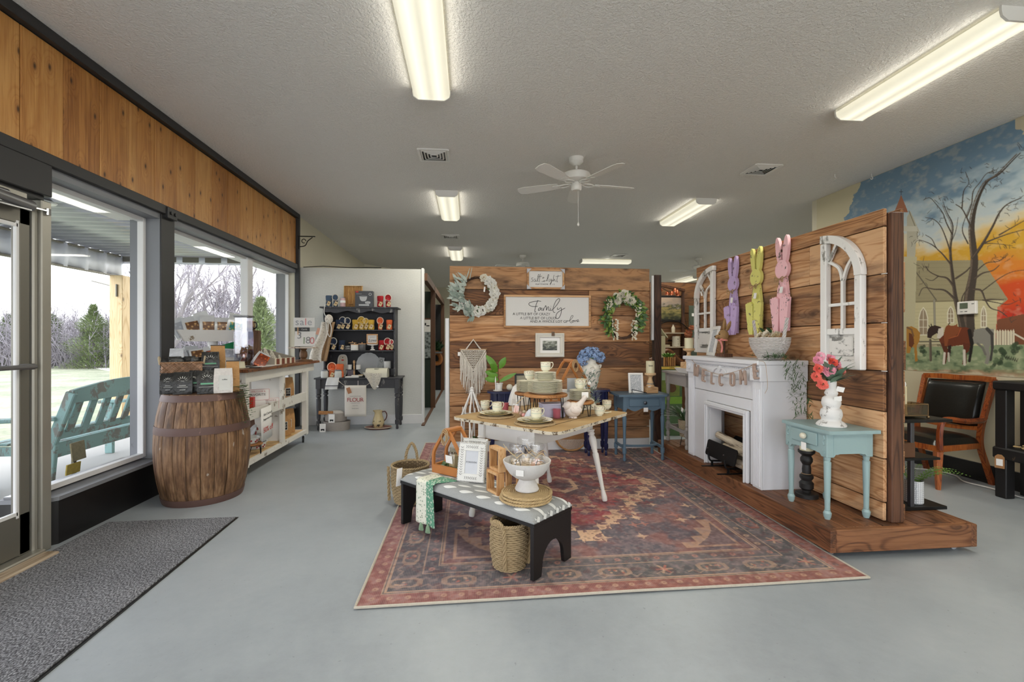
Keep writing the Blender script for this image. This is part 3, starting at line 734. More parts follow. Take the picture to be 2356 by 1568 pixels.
# borders
dist=np.minimum(rw/2-aU,rl/2-aV)
bd=dist<.40
rg.put(bd*1.0,'47494e');rg.put(bd*np.clip((nB-.5)*8,0,1)*.65,'6a6468');rg.put(bd*np.clip((nA-.5)*6,0,1)*.5,'7b4c4b')
rg.put((dist<.105)*1.0,'86504a');rg.put((dist<.105)*np.clip((nC-.5)*8,0,1)*.7,'a5675a')
for dd,ww in((.40,.008),(.385,.004),(.30,.003),(.12,.006),(.105,.004),(.03,.003)):rg.put((np.abs(dist-dd)<ww)*.8,'c09c80')
def ring_pts(off,step):
 out=[];w2,l2=rw-2*off,rl-2*off
 for k in range(int(w2/step)+1):x=off+w2*k/int(w2/step);out+=[(x,off,0),(x,rl-off,0)]
 for k in range(1,int(l2/step)):y=off+l2*k/int(l2/step);out+=[(off,y,1),(rw-off,y,1)]
 return out
for i,(x,y,o_)in enumerate(ring_pts(.21,.27)):
 if i%3!=1:
  a_,b_=(.095,.05)if not o_ else(.05,.095)
  P_=[(x-a_,y-b_*.5),(x-a_*.6,y-b_),(x+a_*.6,y-b_),(x+a_,y-b_*.5),(x+a_,y+b_*.5),(x+a_*.6,y+b_),(x-a_*.6,y+b_),(x-a_,y+b_*.5)]
  rg.poly(P_,('a05a4c','a98a74','7d4a48')[i%3 if i%2 else 1],.7);rg.poly([(x+(p_[0]-x)*.7,y+(p_[1]-y)*.66)for p_ in P_],'4c4f54',.9)
  for k in range(6):rg.disc(x+R.uniform(-a_,a_)*.5,y+R.uniform(-b_,b_)*.5,.008,R.choice(['c09c80','b06150']),.9)
 else:
  for k in range(6):
   an=k*PI/3;rg.stroke([(x,y),(x+.045*math.cos(an),y+.045*math.sin(an))],.014,('c09c80','b5695a')[k%2],.85)
for i,(x,y,o_)in enumerate(ring_pts(.345,.12)):
 rg.disc(x,y,.018,('b5796a','c09c80')[i%2],.8);rg.disc(x,y,.007,'47494e',.9)
for i,(x,y,o_)in enumerate(ring_pts(.065,.09)):
 rg.disc(x,y,.016,('c09c80','4f4d57')[i%2],.75);rg.disc(x,y,.006,'86504a',.9)
for i,(x,y,o_)in enumerate(ring_pts(.165,.18)):
 s_=.05;pts=[(x-s_,y),(x-s_*.3,y+.02),(x+s_*.3,y-.015),(x+s_,y+.01)]if not o_ else[(x,y-s_),(x+.02,y-s_*.3),(x-.015,y+s_*.3),(x+.01,y+s_)]
 rg.stroke(pts,.006,'a88c7a',.8)
# purple cast to the far left, distress
rg.put(np.clip((.62-rg.U/rw+(nA-.5))*1.4,0,1)*.30,'5a4a68')
rg.put(np.clip((nD-.5)*3,0,1)*.35,'a08a80');rg.put(np.clip((nC-.56)*7,0,1)*.40,'8a7678');rg.put(np.clip((.4-nC)*7,0,1)*.45,'5e3338')
rg.C=np.clip(rg.C*(1.02+.34*nD[...,None]),0,1)
RX0,RY0=-.56,2.335
wav=rg.noise(.7,2)
wav_e=np.clip(1-dist/.15,0,1)
def Pr(Uf,Vf):return np.stack([Uf+RX0+.012*wav.ravel()*np.clip(Uf/rw,0,1),Vf+RY0-.03*(1-Uf/rw)*(1-Vf/rl),.009+.006*(wav*wav_e).ravel()],1)
rug=thing('area_rug','large distressed red and navy patterned rug with a cream bound edge','rug',(0,0,0))
rg.build('pile',paintmat('rug_weave',.95,34.0),Pr,rug)
m=MB()
def rp(u,v):
 j=min(rg.ny-1,int(v/rg.res));i=min(rg.nx-1,int(u/rg.res));return(u+RX0+.012*wav[j,i]*u/rw,v+RY0-.03*(1-u/rw)*(1-v/rl),.008+.006*wav[j,i])
bpts=[rp(rw*k/60,0)for k in range(60)]+[rp(rw,rl*k/70)for k in range(70)]+[rp(rw*(1-k/60),rl)for k in range(60)]+[rp(0,rl*(1-k/70))for k in range(70)]
m.tube(bpts,.0075,6,True);m.build('bound_edge',plain('cream_yarn','bdb5a6',.95,0,.2,90),rug)
m=MB();m.prism([(RX0+.01,RY0+.0),(RX0+rw-.0,RY0+.02),(RX0+rw,RY0+rl-.01),(RX0+.01,RY0+rl-.01)],.007);m.build('backing',plain('rug_back','8a7f78',.95),rug)
# door mat
b=NB('mat_fibre');nz=b.n('TexNoise',0,None,Vector=b.vmul(b.obj(),(150,90,100)),Scale=1.0,Detail=3.0);n2_=b.n('TexNoise',0,None,Vector=b.obj(),Scale=2.0,Detail=3.0)
M_mat=b.fin(b.ramp(b.math('ADD',nz,b.math('MULTIPLY',b.math('SUBTRACT',n2_,.5),.12)),(.36,'3a3a3e'),(.5,'6d6e73'),(.64,'a3a4a8')),.95,0,nz,.8,.006)
o=thing('door_mat','long speckled grey entrance mat with a dark rubber edge','mat',(0,0,0))
A=[pz(548,1190),Vector((-2.62,3.575,0)),Vector((-2.56,.9,0)),Vector((-1.66,.9,0)),Vector((-1.675,2.0,0))]
A=[(-1.72,3.59),(-2.615,3.575),(-2.60,.7),(-1.62,.7)]
MB().prism(A,.004).build('rubber_backing',M_black,o)
cx_,cy_=sum(a[0]for a in A)/4,sum(a[1]for a in A)/4
MB().prism([(cx_+(a[0]-cx_)*.965,cy_+(a[1]-cy_)*.991)for a in A],.009,None,.002).build('pile',M_mat,o)
# ---------------------------------------------------------------- ceiling: light fixtures, vents, fans, hooks
def mk_lens():
 b=NB('fluorescent_lens');sx=b.t.nodes.new('ShaderNodeSeparateXYZ');b.set(sx.inputs[0],b.obj())
 a=b.math('ABSOLUTE',sx.outputs[0]);d=b.math('ABSOLUTE',b.math('SUBTRACT',a,.062))
 s_=b.mr(d,.0,.062,1.0,.55)
 e=b.math('MULTIPLY',s_,LENS_E)
 return b.fin(rgba('f4f1dc'),.4,0,None,Emission_Color=(1,.95,.76,1),Emission_Strength=e)
M_lens=mk_lens()
fx0=None
FX=[(-.295,3.0,0,'nearest of the fluorescent ceiling lights in the left-hand row'),(-.295,6.6,0,'second ceiling light in the left-hand row, over the hutch aisle'),(-.295,10.15,0,'farthest visible ceiling light in the left-hand row'),(3.24,3.0,0,'long ceiling light in the right-hand row, close to the mural'),(3.24,6.6,0,'second ceiling light in the right-hand row, above the bunny wall'),(3.28,10.8,PI/2,'ceiling light turned crosswise just above the plank partition'),(6.85,13.8,0,'ceiling light far back at the right, seen through the gap between the plank walls'),(-.295,-.6,0,'ceiling light behind the viewpoint on the left'),(3.24,-.6,0,'ceiling light behind the viewpoint on the right'),(6.8,10.2,0,'ceiling light far right hidden behind the mural wall'),(1.5,14.0,0,'ceiling light far back hidden behind the plank partition')]
for k,(x,y,rz,lb)in enumerate(FX):
 if fx0 is None:
  o=thing('ceiling_light',lb,'ceiling light',(x,y,H),rz,'wraparound fluorescent ceiling lights')
  MB().box((0,0,-.012),(.24,1.2,.024)).build('base_tray',M_white,o)
  m=MB()
  prof=[(-.142,-.02),(-.135,-.055),(-.10,-.080),(.10,-.080),(.135,-.055),(.142,-.02)]
  m.sheet(lambda u,v:(prof[int(round(u*5))][0],-.60+1.2*v,prof[int(round(u*5))][1]),5,10)
  m.build('lens',M_lens,o,ang=80)
  for s_ in(-1,1):
   Mx=Matrix.Translation((0,s_*.607+.007,0))@Matrix.Rotation(PI/2,4,'X')
   MB().prism([(-.147,0),(-.147,-.03),(-.139,-.06),(-.102,-.085),(.102,-.085),(.139,-.06),(.147,-.03),(.147,0)],.014,Mx).build('end_cap',M_white,o)
  fx0=o
 else:
  o=ctree(fx0,(x,y,H),rz,lb)
 ld=bpy.data.lights.new('fixture_glow','AREA');ld.shape='RECTANGLE';ld.size=.24;ld.size_y=1.15;ld.energy=LAMP_W;ld.color=(1,.96,.84)
 lo=bpy.data.objects.new('fixture_glow',ld);COL.objects.link(lo);lo.location=(x,y,H-.092);lo.rotation_euler=(0,0,rz)
 for sg in(-1,1):
  ls=bpy.data.lights.new('fixture_side_glow','AREA');ls.shape='RECTANGLE';ls.size=.06;ls.size_y=1.12;ls.energy=SIDE_W;ls.color=(1,.96,.84)
  lq=bpy.data.objects.new('fixture_side_glow',ls);COL.objects.link(lq);lq.location=(x+sg*.155*math.cos(rz),y+sg*.155*math.sin(rz),H-.055);lq.rotation_euler=Euler((0,-sg*PI/2,0)).to_matrix().to_4x4().to_euler()if not rz else(sg*PI/2,0,0)
v0=None
for x,y,s_,lb in((-.37,4.86,.31,'square ceiling vent between the first two lights of the left row'),(3.31,4.92,.31,'square ceiling vent at the right, between the long light and the mural'),(-.35,8.62,.31,'small far ceiling vent between the two rear lights of the left row'),(3.4,10.15,.31,'farthest ceiling vent, above the crosswise light')):
 if v0 is None:
  o=thing('ceiling_vent',lb,'vent',(x,y,H),0,'ceiling air vents')
  m=MB();
  for a,b_,c_,d_ in((-.15,0,.03,.31),(.15,0,.03,.31),(0,-.15,.31,.03),(0,.15,.31,.03)):m.box((a,b_,-.008),(c_,d_,.016),None,.004)
  m.build('frame',M_white,o);MB().box((0,0,-.002),(.29,.29,.003)).build('duct_opening',M_black,o)
  for k in range(4):
   h_=.125-k*.03
   m=MB()
   for sx,sy,w_,d_,rx,ry in((-h_,0,.02,h_*2,0,.7),(h_,0,.02,h_*2,0,-.7),(0,-h_,h_*2,.02,-.7,0),(0,h_,h_*2,.02,.7,0)):m.box((sx,sy,-.012),(w_,d_,.003),(rx,ry,0))
   m.build('louvre',M_white,o)
  v0=o
 else:ctree(v0,(x,y,H),0,lb)
f0=None
for x,y,rz,lb in((1.142,4.81,.15,'near white five-bladed ceiling fan with a pull chain'),(1.22,10.4,.9,'ceiling fan behind the plank partition with only its motor showing'),(5.42,10.4,.4,'white ceiling fan in the far room above the bunny wall corner')):
 if f0 is None:
  o=thing('ceiling_fan',lb,'ceiling fan',(x,y,H),rz,'white ceiling fans')
  MB().lathe([(.001,-.085),(.03,-.085),(.045,-.07),(.075,-.045),(.08,0)],28).build('canopy',M_white,o)
  MB().cyl((0,0,-.16),.013,.09,12).build('downrod',M_white,o)
  MB().lathe([(.02,-.145),(.10,-.155),(.145,-.175),(.155,-.20),(.155,-.25),(.12,-.262),(.05,-.265)],36).build('motor_housing',M_white,o)
  MB().lathe([(.05,-.262),(.055,-.29),(.055,-.335),(.045,-.35),(.001,-.35)],24).build('switch_housing',M_white,o)
  for k in range(5):
   a=k*2*PI/5;Mz=Matrix.Rotation(a,4,'Z')
   m=MB();m.tube([Mz@Vector(p)for p in cr([(.05,0,-.27),(.1,.035,-.28),(.16,.04,-.285),(.2,0,-.285),(.16,-.04,-.285),(.1,-.035,-.28),(.05,0,-.27)],4)],.007,6)
   m.box((.215,0,-.284),(.09,.06,.006),(.2,0,0),0,Mz);br_=m.build('blade_iron',M_white,o)
   pts=[(.2,-.045),(.3,-.06),(.6,-.07),(.655,-.055),(.67,0),(.655,.055),(.6,.07),(.3,.06),(.2,.045)]
   MB().prism(pts,.006,Mz@Matrix.Translation((0,0,-.279))@Matrix.Rotation(.2,4,'X')).build('blade',M_white,o)
  MB().tube([(.02,0,-.35),(.022,0,-.69)],.0022,5).build('pull_chain',M_white,o)
  MB().lathe([(.001,-.73),(.011,-.72),(.012,-.705),(.003,-.685)],10,(.022,0,0)).build('chain_pull',M_white,o)
  f0=o
 else:ctree(f0,(x,y,H),rz,lb)
for x,y,lb in((4.27,4.98,'left one of two small white hooks in the ceiling near the mural'),(4.70,4.94,'right one of two small white hooks in the ceiling near the mural')):
 solo(MB().tube(cr([(0,0,0),(0,0,-.03),(.015,0,-.05),(0,0,-.065),(-.015,0,-.055)],4),.005,6),'ceiling_hook',M_white,lb,'hook',(x,y,H),group='ceiling hooks')
# ================================================================ outdoors
def mk_grass(name,a,b_,c_):
 b=NB(name);n1=b.n('TexNoise',0,None,Vector=b.obj(),Scale=.6,Detail=6.0,Roughness=.65);n2=b.n('TexNoise',0,None,Vector=b.vmul(b.obj(),(6,6,6)),Scale=2.0,Detail=5.0)
 return b.fin(b.ramp(b.math('ADD',b.math('MULTIPLY',n1,.6),b.math('MULTIPLY',n2,.4)),(.35,a),(.5,b_),(.65,c_)),.95,0,n2,.5,.05)
M_grass=mk_grass('late_winter_grass','545c45','71745c','8e8a78')
M_conc=plain('patio_concrete','97958f',.8,0,.08,3,.1)
PZ=-.06
g=struct(MB().box((-61,25,-.20),(116,140,.10)),'ground',M_grass)
struct(MB().box((-4.42,1.9,PZ-.06),(3.1,12.9,.12)),'patio',M_conc)
b_,nz_=None,None
m=MB();rdn=[(-70,62),(-28,33.5),(-12,17.5),(2,7),(2,13),(-9.5,24.5),(-26,44),(-66,88)]
m.prism([(x-3,y+4)for x,y in rdn],.02,None,-.155);struct(m,'gravel_drive',plain('pale_gravel','bfbbb2',.95,0,.1,12))
# corrugated porch roof, fascia and post
def mk_corr():
 b=NB('galvanised_sheet');n=b.n('TexNoise',0,None,Vector=b.obj(),Scale=1.5,Detail=3.0)
 return b.fin(b.mix(n,'8e9097','b3b5bd'),.22,.4)
M_galv=mk_corr();M_gpaint=plain('pale_grey_sheet','dde1ec',.5,.1,.04)
m=MB();per=.20;ys=[]
y=-3.5
while y<8.25:
 ys+=[(y+per*q_/8,2.775-.036*math.cos(2*PI*q_/8))for q_ in range(8)];y+=per
m.sheet(lambda u,v:(-2.95-2.9*u,ys[int(round(v*(len(ys)-1)))][0],ys[int(round(v*(len(ys)-1)))][1]),1,len(ys)-1)
rf=thing('porch_roof','corrugated metal porch roof outside the shop windows','roof',(0,0,0))
m.build('corrugated_sheet',M_galv,rf,sol=.002,ang=80)
def fpanel(name,a,b__,z0,z1,parent):
 A_,B_=Vector(a),Vector(b__);L=(B_-A_).length;d=(B_-A_)/L;nn=Vector((d.y,-d.x));n=int(L/.06);pts=[]
 m=MB();pr=[0,0,.0,.035,.035,0]
 def f(u,v):
  k=int(round(u*n));s_=pr[k%6];p=A_+d*(k*L/n)+nn*s_;return(p.x,p.y,z0+(z1-z0)*v)
 m.sheet(f,n,1);return m.build(name,M_gpaint,parent,sol=.002,ang=20)
fpanel('fascia_panel',(-5.84,-3.5),(-5.84,8.27),2.40,2.74,rf);fpanel('fascia_panel',(-5.84,8.27),(-2.95,8.27),2.62,2.74,rf)
for z in(2.40,2.735):MB().box((-5.83,2.4,z),(.05,11.8,.03),None,.004).build('fascia_trim',M_alud,rf)
MB().box((-4.4,8.27,2.70),(2.9,.05,.09),None,.004).build('end_beam',M_alud,rf)
solo(MB().lathe([(.001,0),(.10,0),(.11,.012),(.11,.02)],24),'recessed_light',M_white,'round recessed light in the porch roof','light',(-4.35,5.1,2.725))
m=MB();m.box((0,0,1.2),(.20,.20,2.5),None,.008)
po=thing('porch_post','square raw timber post holding up the porch roof corner','post',(-5.72,8.08,PZ))
m.build('post',wood('raw_pine_post','b08f63','cfae7f','e2c89d','z',1,.7,.1),po)
m=MB();m.tube([(-.11,-.02,2.28),(-.40,-.05,2.36)],.012,6);m.tube([(.02,-.115,2.3),(.02,-.115,2.1)],.014,6);m.build('hook',M_alud,po)
# teal bench: back towards the window
def mk_bench(name,lb,loc,rz):
 Mt=paint('weathered_teal_paint','8fb0ad','85867f',.8,5,.75,(3,1,1),.18)
 o=thing(name,lb,'bench',loc,rz)
 L=1.45
 MB()
 for s_ in(0,1):
  y=s_*L
  MB().bar((-.04,y,0),(.0,y,.42),.045,.09,.006).build('leg',Mt,o);MB().bar((-.56,y,0),(-.56,y,.62),.045,.09,.006).build('leg',Mt,o)
  m=MB();m.bar((-.02,y,.38),(.17,y,.90),.05,.085,.008);m.build('back_stile',Mt,o)
  MB().bar((-.66,y,.635),(.06,y,.66),.12,.035,.008).build('armrest',Mt,o)
  MB().bar((-.56,y,.36),(0,y,.36),.04,.08,.004).build('side_rail',Mt,o)
 for k in range(5):MB().box((-.54+k*.115,L/2,.42),(.095,L,.022),(0,.02*k,0),.004).build('seat_slat',Mt,o)
 MB().bar((.01,0,.36),(.01,L,.36),.03,.14,.004).build('rail',Mt,o)
 MB().bar((.035,0,.50),(.035,L,.50),.03,.08,.004).build('rail',Mt,o)
 def arch(y):return .90+.07*math.sin(PI*y/L)
 tr=MB();n=16
 Mx=Matrix.Translation((.155,0,0))@Matrix.Rotation(-.0,4,'Y')
 pts=[(y_*L/n,arch(y_*L/n)+.02)for y_ in range(n+1)]+[(y_*L/n,.80)for y_ in range(n,-1,-1)]
 MM=Matrix.Translation((.145,0,0))@Matrix(((0,0,1,0),(1,0,0,0),(0,1,0,0),(0,0,0,1)))
 tr.prism(pts,.035,MM,-.0);tr.build('top_rail',Mt,o)
 for k in range(8):
  y=.12+k*(L-.24)/7;MB().bar((.045,y,.52),(.148,y,.83),.085,.022,.003,PI/2*0).build('back_slat',Mt,o)
 return o
mk_bench('garden_bench','weathered teal wooden bench outside the window, its slatted back to the glass',(-3.86,4.62,PZ),0)
# brochure stand and small dark object by the door glass
m=MB();m.box((0,0,0),(.02,.10,.05));
o=thing('patio_brochures','faded leaflets in a small rack standing by the near end of the teal bench','leaflets',(-3.42,4.30,PZ))
MB().box((0,0,.2),(.02,.03,.4)).build('stake',M_alud,o);MB().box((.01,.03,.42),(.012,.16,.16),(0,-.1,.1),.002).build('leaflet',plain('tan_card','8a8265',.8,0,.4,40),o);MB().box((.01,-.02,.28),(.012,.14,.09),(0,.1,0),.002).build('leaflet',plain('yellow_card','b9a24f',.8,0,.3,40),o)
# teal rocking seat seen through the door
mk_bench('patio_bench','second weathered teal bench outside the glass door',(-4.4,2.9,PZ),.25)
# -------- bare trees, brush and cedars
def grow(seed,h,r0,n0,depth,spread=.5,twigs=True):
 rr=random.Random(seed);segs=[]
 def br_(p,d,L,r,lv):
  pts=[p];n=4
  for i in range(n):
   d=(d+Vector((rr.gauss(0,.12),rr.gauss(0,.12),rr.gauss(.03,.06)))).normalized();p=p+d*(L/n);pts.append(p)
  segs.append((pts,[max(.004,r*(1-.55*i/n))for i in range(n+1)],lv))
  if lv>=depth:return
  for k in range(n0 if lv else n0+2):
   t=rr.uniform(.3,1)if lv else rr.uniform(.25,1)
   q_=pts[min(n,int(t*n))];dd=(d+Vector((rr.uniform(-1,1),rr.uniform(-1,1),rr.uniform(-.1,.7)))*(spread+.35*lv*.5)).normalized()
   br_(q_,dd,L*rr.uniform(.5,.72),r*rr.uniform(.38,.55),lv+1)
 br_(Vector((0,0,0)),Vector((0,0,1)),h*.45,r0,0)
 return segs
M_bark=plain('grey_bark','6f6a68',.95,0,.25,3);M_twig=plain('pale_twigs','837d80',.95,0,.25,2);M_ced=plain('cedar_green','7f8c62',.95,0,.3,2.5)
def tree_obj(seed,h,r0,label,loc,n0=4,depth=4,spread=.55):
 segs=grow(seed,h,r0,n0,depth,spread)
 o=thing('bare_tree',label,'tree',loc,0,'bare trees beyond the drive')
 a,b__=MB(),MB()
 for pts,rs,lv in segs:
  if lv<=1:a.tube(pts,rs,5)
  else:b__.tube(pts[::2]if lv>2 else pts,[r_*1.3 for r_ in(rs[::2]if lv>2 else rs)],3)
 a.build('trunk',M_bark,o);q=b__.build('branches',M_twig,o);q['kind']='stuff'
 return o
protos=[tree_obj(3,9,.13,'bare branching tree nearest the porch post, seen right of it',(-11.5,18.5,-.15),4,4),tree_obj(8,10,.12,'tall bare tree behind the cart window, left pane',(-12.5,24.5,-.15),4,4),tree_obj(21,8,.10,'bare spreading tree behind the right-hand pane',(-9.5,25.5,-.15),4,4,.7)]
TP=[]
rt=random.Random(5)
names=['far left of the door glass','left edge of the first window','behind the middle of the first window','left of the porch post','right of the porch post','behind the window pier']
k=0
for i in range(20):
 u=20+i*33+rt.uniform(-8,8);y=rt.uniform(27,36)if u<380 else rt.uniform(24,31)
 p=px(u,800,-1);d=_ray(u,800);t=y/d[1]
 if u<380:t*=1.25;
 loc=(d[0]*t,d[1]*t,-.15);sc0=rt.uniform(.5,.78)if u<400 else rt.uniform(.85,1.25)
 wh=['through the door glass','left of the porch post','right of the porch post','behind the snack crate','behind the window mullion','in the right-hand pane'][min(5,int(u/112))]
 ctree(protos[i%3],loc,rt.uniform(0,6),'hedgerow bare tree number %s from the left, %s'%(['one','two','three','four','five','six','seven','eight','nine','ten','eleven','twelve','thirteen','fourteen','fifteen','sixteen','seventeen','eighteen','nineteen','twenty','twenty-one','twenty-two','twenty-three','twenty-four','twenty-five','twenty-six'][i],wh),scale=sc0)
# low brush: one tangled mass nobody could count
m=MB();rb=random.Random(9)
for i in range(3800):
 u=rb.uniform(-120,700);d=_ray(u,800);y=rb.uniform(23,34);t=y/d[1]*(1.15 if u<380 else .95)
 p=Vector((d[0]*t,d[1]*t,-.15));h=rb.uniform(.8,3.4)*(1.0 if u<400 else .9);
 p2=p+Vector((rb.gauss(0,.5),rb.gauss(0,.5),h));md=(p+p2)/2+Vector((rb.gauss(0,.25),rb.gauss(0,.25),.1))
 m.tube([p,md,p2],[.022,.016,.008],3)
 for k in range(3):
  q=md.lerp(p2,rb.random());m.tube([q,q+Vector((rb.gauss(0,.45),rb.gauss(0,.45),rb.uniform(.1,.8)))],[.012,.006],3)
tag(m.build('brush_thicket',M_twig),'pale tangled leafless brush along the far side of the drive','brush',None,'stuff')
def cedar(loc,h,w_,lb,seed):
 rr=random.Random(seed);m=MB();o=thing('cedar_tree',lb,'tree',loc,0,'green cedars in the brush')
 for i in range(6500):
  z=h*rr.random()**1.2;r_=w_*(1-(z/h)**1.6)*rr.uniform(.3,1)*(.85+.25*math.sin(z*5+seed));a=rr.uniform(0,6.28)
  m.leaf((r_*math.cos(a),r_*math.sin(a),z),(math.cos(a),math.sin(a),rr.uniform(.2,1)),rr.uniform(.10,.26),.06,n=1)
 q=m.build('foliage',M_ced,o);q['kind']='stuff';MB().tube([(0,0,0),(0,0,h*.8)],[.08,.02],6).build('trunk',M_bark,o)
for(u,y,h,w_,lb,sd)in((120,30,3.0,1.6,'rounded green cedar left of the porch post',1),(215,27,3.4,1.5,'green cedar just left of the porch post top',2),(600,17.5,3.0,1.25,'pale green pointed cedar in the right-hand window pane',3),(405,24,2.6,1.2,'small cedar beside the window pier',4),(20,30,3.0,1.7,'cedar seen through the door glass',5),(318,26,2.2,1.1,'low cedar between post and window frame',6)):
 d=_ray(u,800);t=y/d[1];cedar((d[0]*t,d[1]*t,-.15),h,w_,lb,sd)
# ================================================================ plank partition with the signs
YF=5.45
pw=thing('plank_partition','freestanding partition clad in reclaimed horizontal boards behind the dining table','partition',(.98,YF,0))
pw['category']='partition'
MB().box((0,.075,1.12),(2.42,.09,2.18)).build('core',M_darkpost,pw)
zs=[2.212,1.935,1.628,1.308,.998,.70,.545,.27,.125]
cuts={0:[],1:[1.45],2:[],3:[],4:[],5:[.9],6:[],7:[.4]}
for k in range(8):
 z1,z0=zs[k],zs[k+1]
 xs=[-.235]+[c-.0 for c in cuts.get(k,[])]+[2.215]
 for a,b_ in zip(xs,xs[1:]):
  MB().box((0,0,0),(b_-a-.004,.022,z1-z0-.006),None,.0035).build('plank',M_barn if k%3!=2 else M_barn2,pw,((a+b_)/2-.98,.012+R.uniform(-.004,.003),(z0+z1)/2))
MB().box((0,-.004,.065),(2.45,.02,.125),None,.004).build('base_board',M_whitep,pw)
solo(MB().box((0,0,0),(.045,.10,1.58),None,.004),'white_strip_post',M_whitep,'narrow white upright at the left end of the plank partition','post',(-.262,YF+.06,.80))
o=thing('dark_end_post','dark stained post with a white strip at the right end of the plank partition','post',(2.33,YF+.06,0))
MB().box((0,0,1.07),(.085,.09,2.14),None,.005).build('post',M_darkpost,o)
MB().box((-.065,-.02,1.73),(.03,.04,.80),None,.003).build('white_strip',M_whitep,o)
# ---- lettering helper: strokes traced on the wall plane
def strokes(parent,lines,y,mat,r=.0022,name='handwritten_word',org=(0,0,0)):
 m=MB()
 for ln in lines:
  q=[py(u,v,y)for u,v in ln];pts=cr([(a.x-org[0],a.y-org[1],a.z-org[2])for a in q],4)
  m.tube(pts,r,5)
 o=m.build(name,mat,parent);return o
def zf(x0,y0,s_,*pts):return[(x0+a/s_,y0+b/s_)for a,b in pts]
M_signw=plain('sign_white_board','d3d1cd',.7,0,.03);M_oak=wood('light_oak_trim','94683e','b98a5c','cfa578','x',1,.2,.1);M_ltwood=wood('pale_wood','a87f55','c79f72','dcbb90','x',1,.3,.15)
def frame_thing(nm,lb,cat,cx,cz,w_,h_,t,d_,mat,y=YF-.004,board=M_signw,back=True):
 o=thing(nm,lb,cat,(cx,y-.012,cz))
 for(a,c,ww,hh)in((0,h_/2-t/2,w_,t),(0,-h_/2+t/2,w_,t)):MB().box((a,0,c),(ww,d_,hh),None,.002).build('frame_rail',mat,o)
 for(a,c,ww,hh)in((-w_/2+t/2,0,t,h_-2*t),(w_/2-t/2,0,t,h_-2*t)):MB().box((a,0,c),(ww,d_,hh),None,.002).build('frame_stile',mat,o)
 MB().box((0,.003,0),(w_-t,.006,h_-t)).build('board',board,o)
 return o
# Family sign
a,b_=py(1159,678,YF-.02),py(1359,754,YF-.02);cx,cz=(a.x+b_.x)/2,(a.z+b_.z)/2
fs=frame_thing('family_sign','long framed white sign reading Family in black script with three lines below','sign',cx,cz,b_.x-a.x,a.z-b_.z,.022,.03,M_oak)
og=fs.location;ys_=og[1]-.002
Z6=(1010,590,4.62)
fam=[zf(*Z6,(1085,478),(1060,472),(1010,478),(965,490),(955,508),(975,525),(1010,532),(1050,528)),zf(*Z6,(1052,465),(1040,490),(1028,530),(1018,575),(1022,588),(1030,582)),zf(*Z6,(1085,545),(1068,545),(1055,565),(1062,575),(1078,560),(1088,545),(1086,565),(1098,572)),zf(*Z6,(1105,545),(1108,575),(1120,545),(1130,530),(1135,520),(1140,545),(1142,572),(1155,540),(1165,535),(1166,570),(1180,570)),zf(*Z6,(1188,545),(1184,570),(1198,572)),zf(*Z6,(1190,526),(1192,529)),zf(*Z6,(1198,572),(1240,530),(1275,480),(1285,455),(1272,447),(1245,470),(1222,520),(1212,560),(1218,590),(1235,594)),zf(*Z6,(1262,540),(1258,560),(1272,562),(1290,545)),zf(*Z6,(1294,540),(1302,560),(1298,600),(1280,645),(1258,660),(1243,650),(1250,610),(1280,580),(1340,548))]
strokes(fs,fam,ys_,M_ink,.0030,'script_word_family',og)
lov=[zf(*Z6,(1366,686),(1388,680),(1410,660),(1425,635),(1418,624),(1402,640),(1392,680),(1398,702),(1412,704)),zf(*Z6,(1422,680),(1412,690),(1420,700),(1432,690),(1424,680),(1440,678)),zf(*Z6,(1440,676),(1446,694),(1456,676),(1462,680)),zf(*Z6,(1466,688),(1482,680),(1478,670),(1466,680),(1470,694),(1492,686))]
strokes(fs,lov,ys_,M_ink,.0022,'script_word_love',og)
for tx,(u,v),sz in(('A LITTLE BIT OF CRAZY',(1223,722.5),.044),('A LITTLE BIT OF LOUD',(1238,731.8),.044),('AND A WHOLE LOT OF',(1263,739.5),.044)):
 p=py(u,v,ys_);text(tx,sz,M_ink,fs,(p.x-og[0],-.004,p.z-og[2]),wid=.97,off=-.0005)
# salt + light sign
a,b_=py(1213,619,YF-.02),py(1298,665,YF-.02);cx,cz=(a.x+b_.x)/2,(a.z+b_.z)/2
ss=frame_thing('salt_light_sign','small framed sign reading salt + light with grey corner protectors, above the Family sign','sign',cx,cz,b_.x-a.x,a.z-b_.z,.02,.03,M_oak)
og=ss.location;ys_=og[1]-.002;w_,h_=b_.x-a.x,a.z-b_.z
slt=[zf(*Z6,(1003,228),(990,226),(984,238),(996,250),(992,266),(978,262)),zf(*Z6,(1028,240),(1014,240),(1006,258),(1016,266),(1028,248),(1028,264),(1040,262)),zf(*Z6,(1040,262),(1058,225),(1064,196),(1056,192),(1048,230),(1048,262),(1058,264)),zf(*Z6,(1078,185),(1070,230),(1066,262),(1072,272)),zf(*Z6,(1052,216),(1096,208)),zf(*Z6,(1110,216),(1106,236)),zf(*Z6,(1096,228),(1122,224)),zf(*Z6,(1142,258),(1160,225),(1168,196),(1160,194),(1152,230),(1150,264)),zf(*Z6,(1172,238),(1168,262),(1178,262)),zf(*Z6,(1198,240),(1186,242),(1184,258),(1194,258),(1200,242),(1194,280),(1184,292),(1190,276),(1212,250)),zf(*Z6,(1222,196),(1214,264),(1228,238),(1234,262),(1242,258)),zf(*Z6,(1268,196),(1256,240),(1254,268),(1264,266)),zf(*Z6,(1240,214),(1296,204)),zf(*Z6,(1092,268),(1110,262),(1138,258)),zf(*Z6,(1112,262),(1122,252)),zf(*Z6,(1112,264),(1124,270))]
strokes(ss,slt,ys_,M_ink,.0020,'script_words_salt_light',og)
p=py(1254,654,ys_);text('MATTHEW 5:13',.024,M_ink,ss,(p.x-og[0],-.004,p.z-og[2]),wid=1.5)
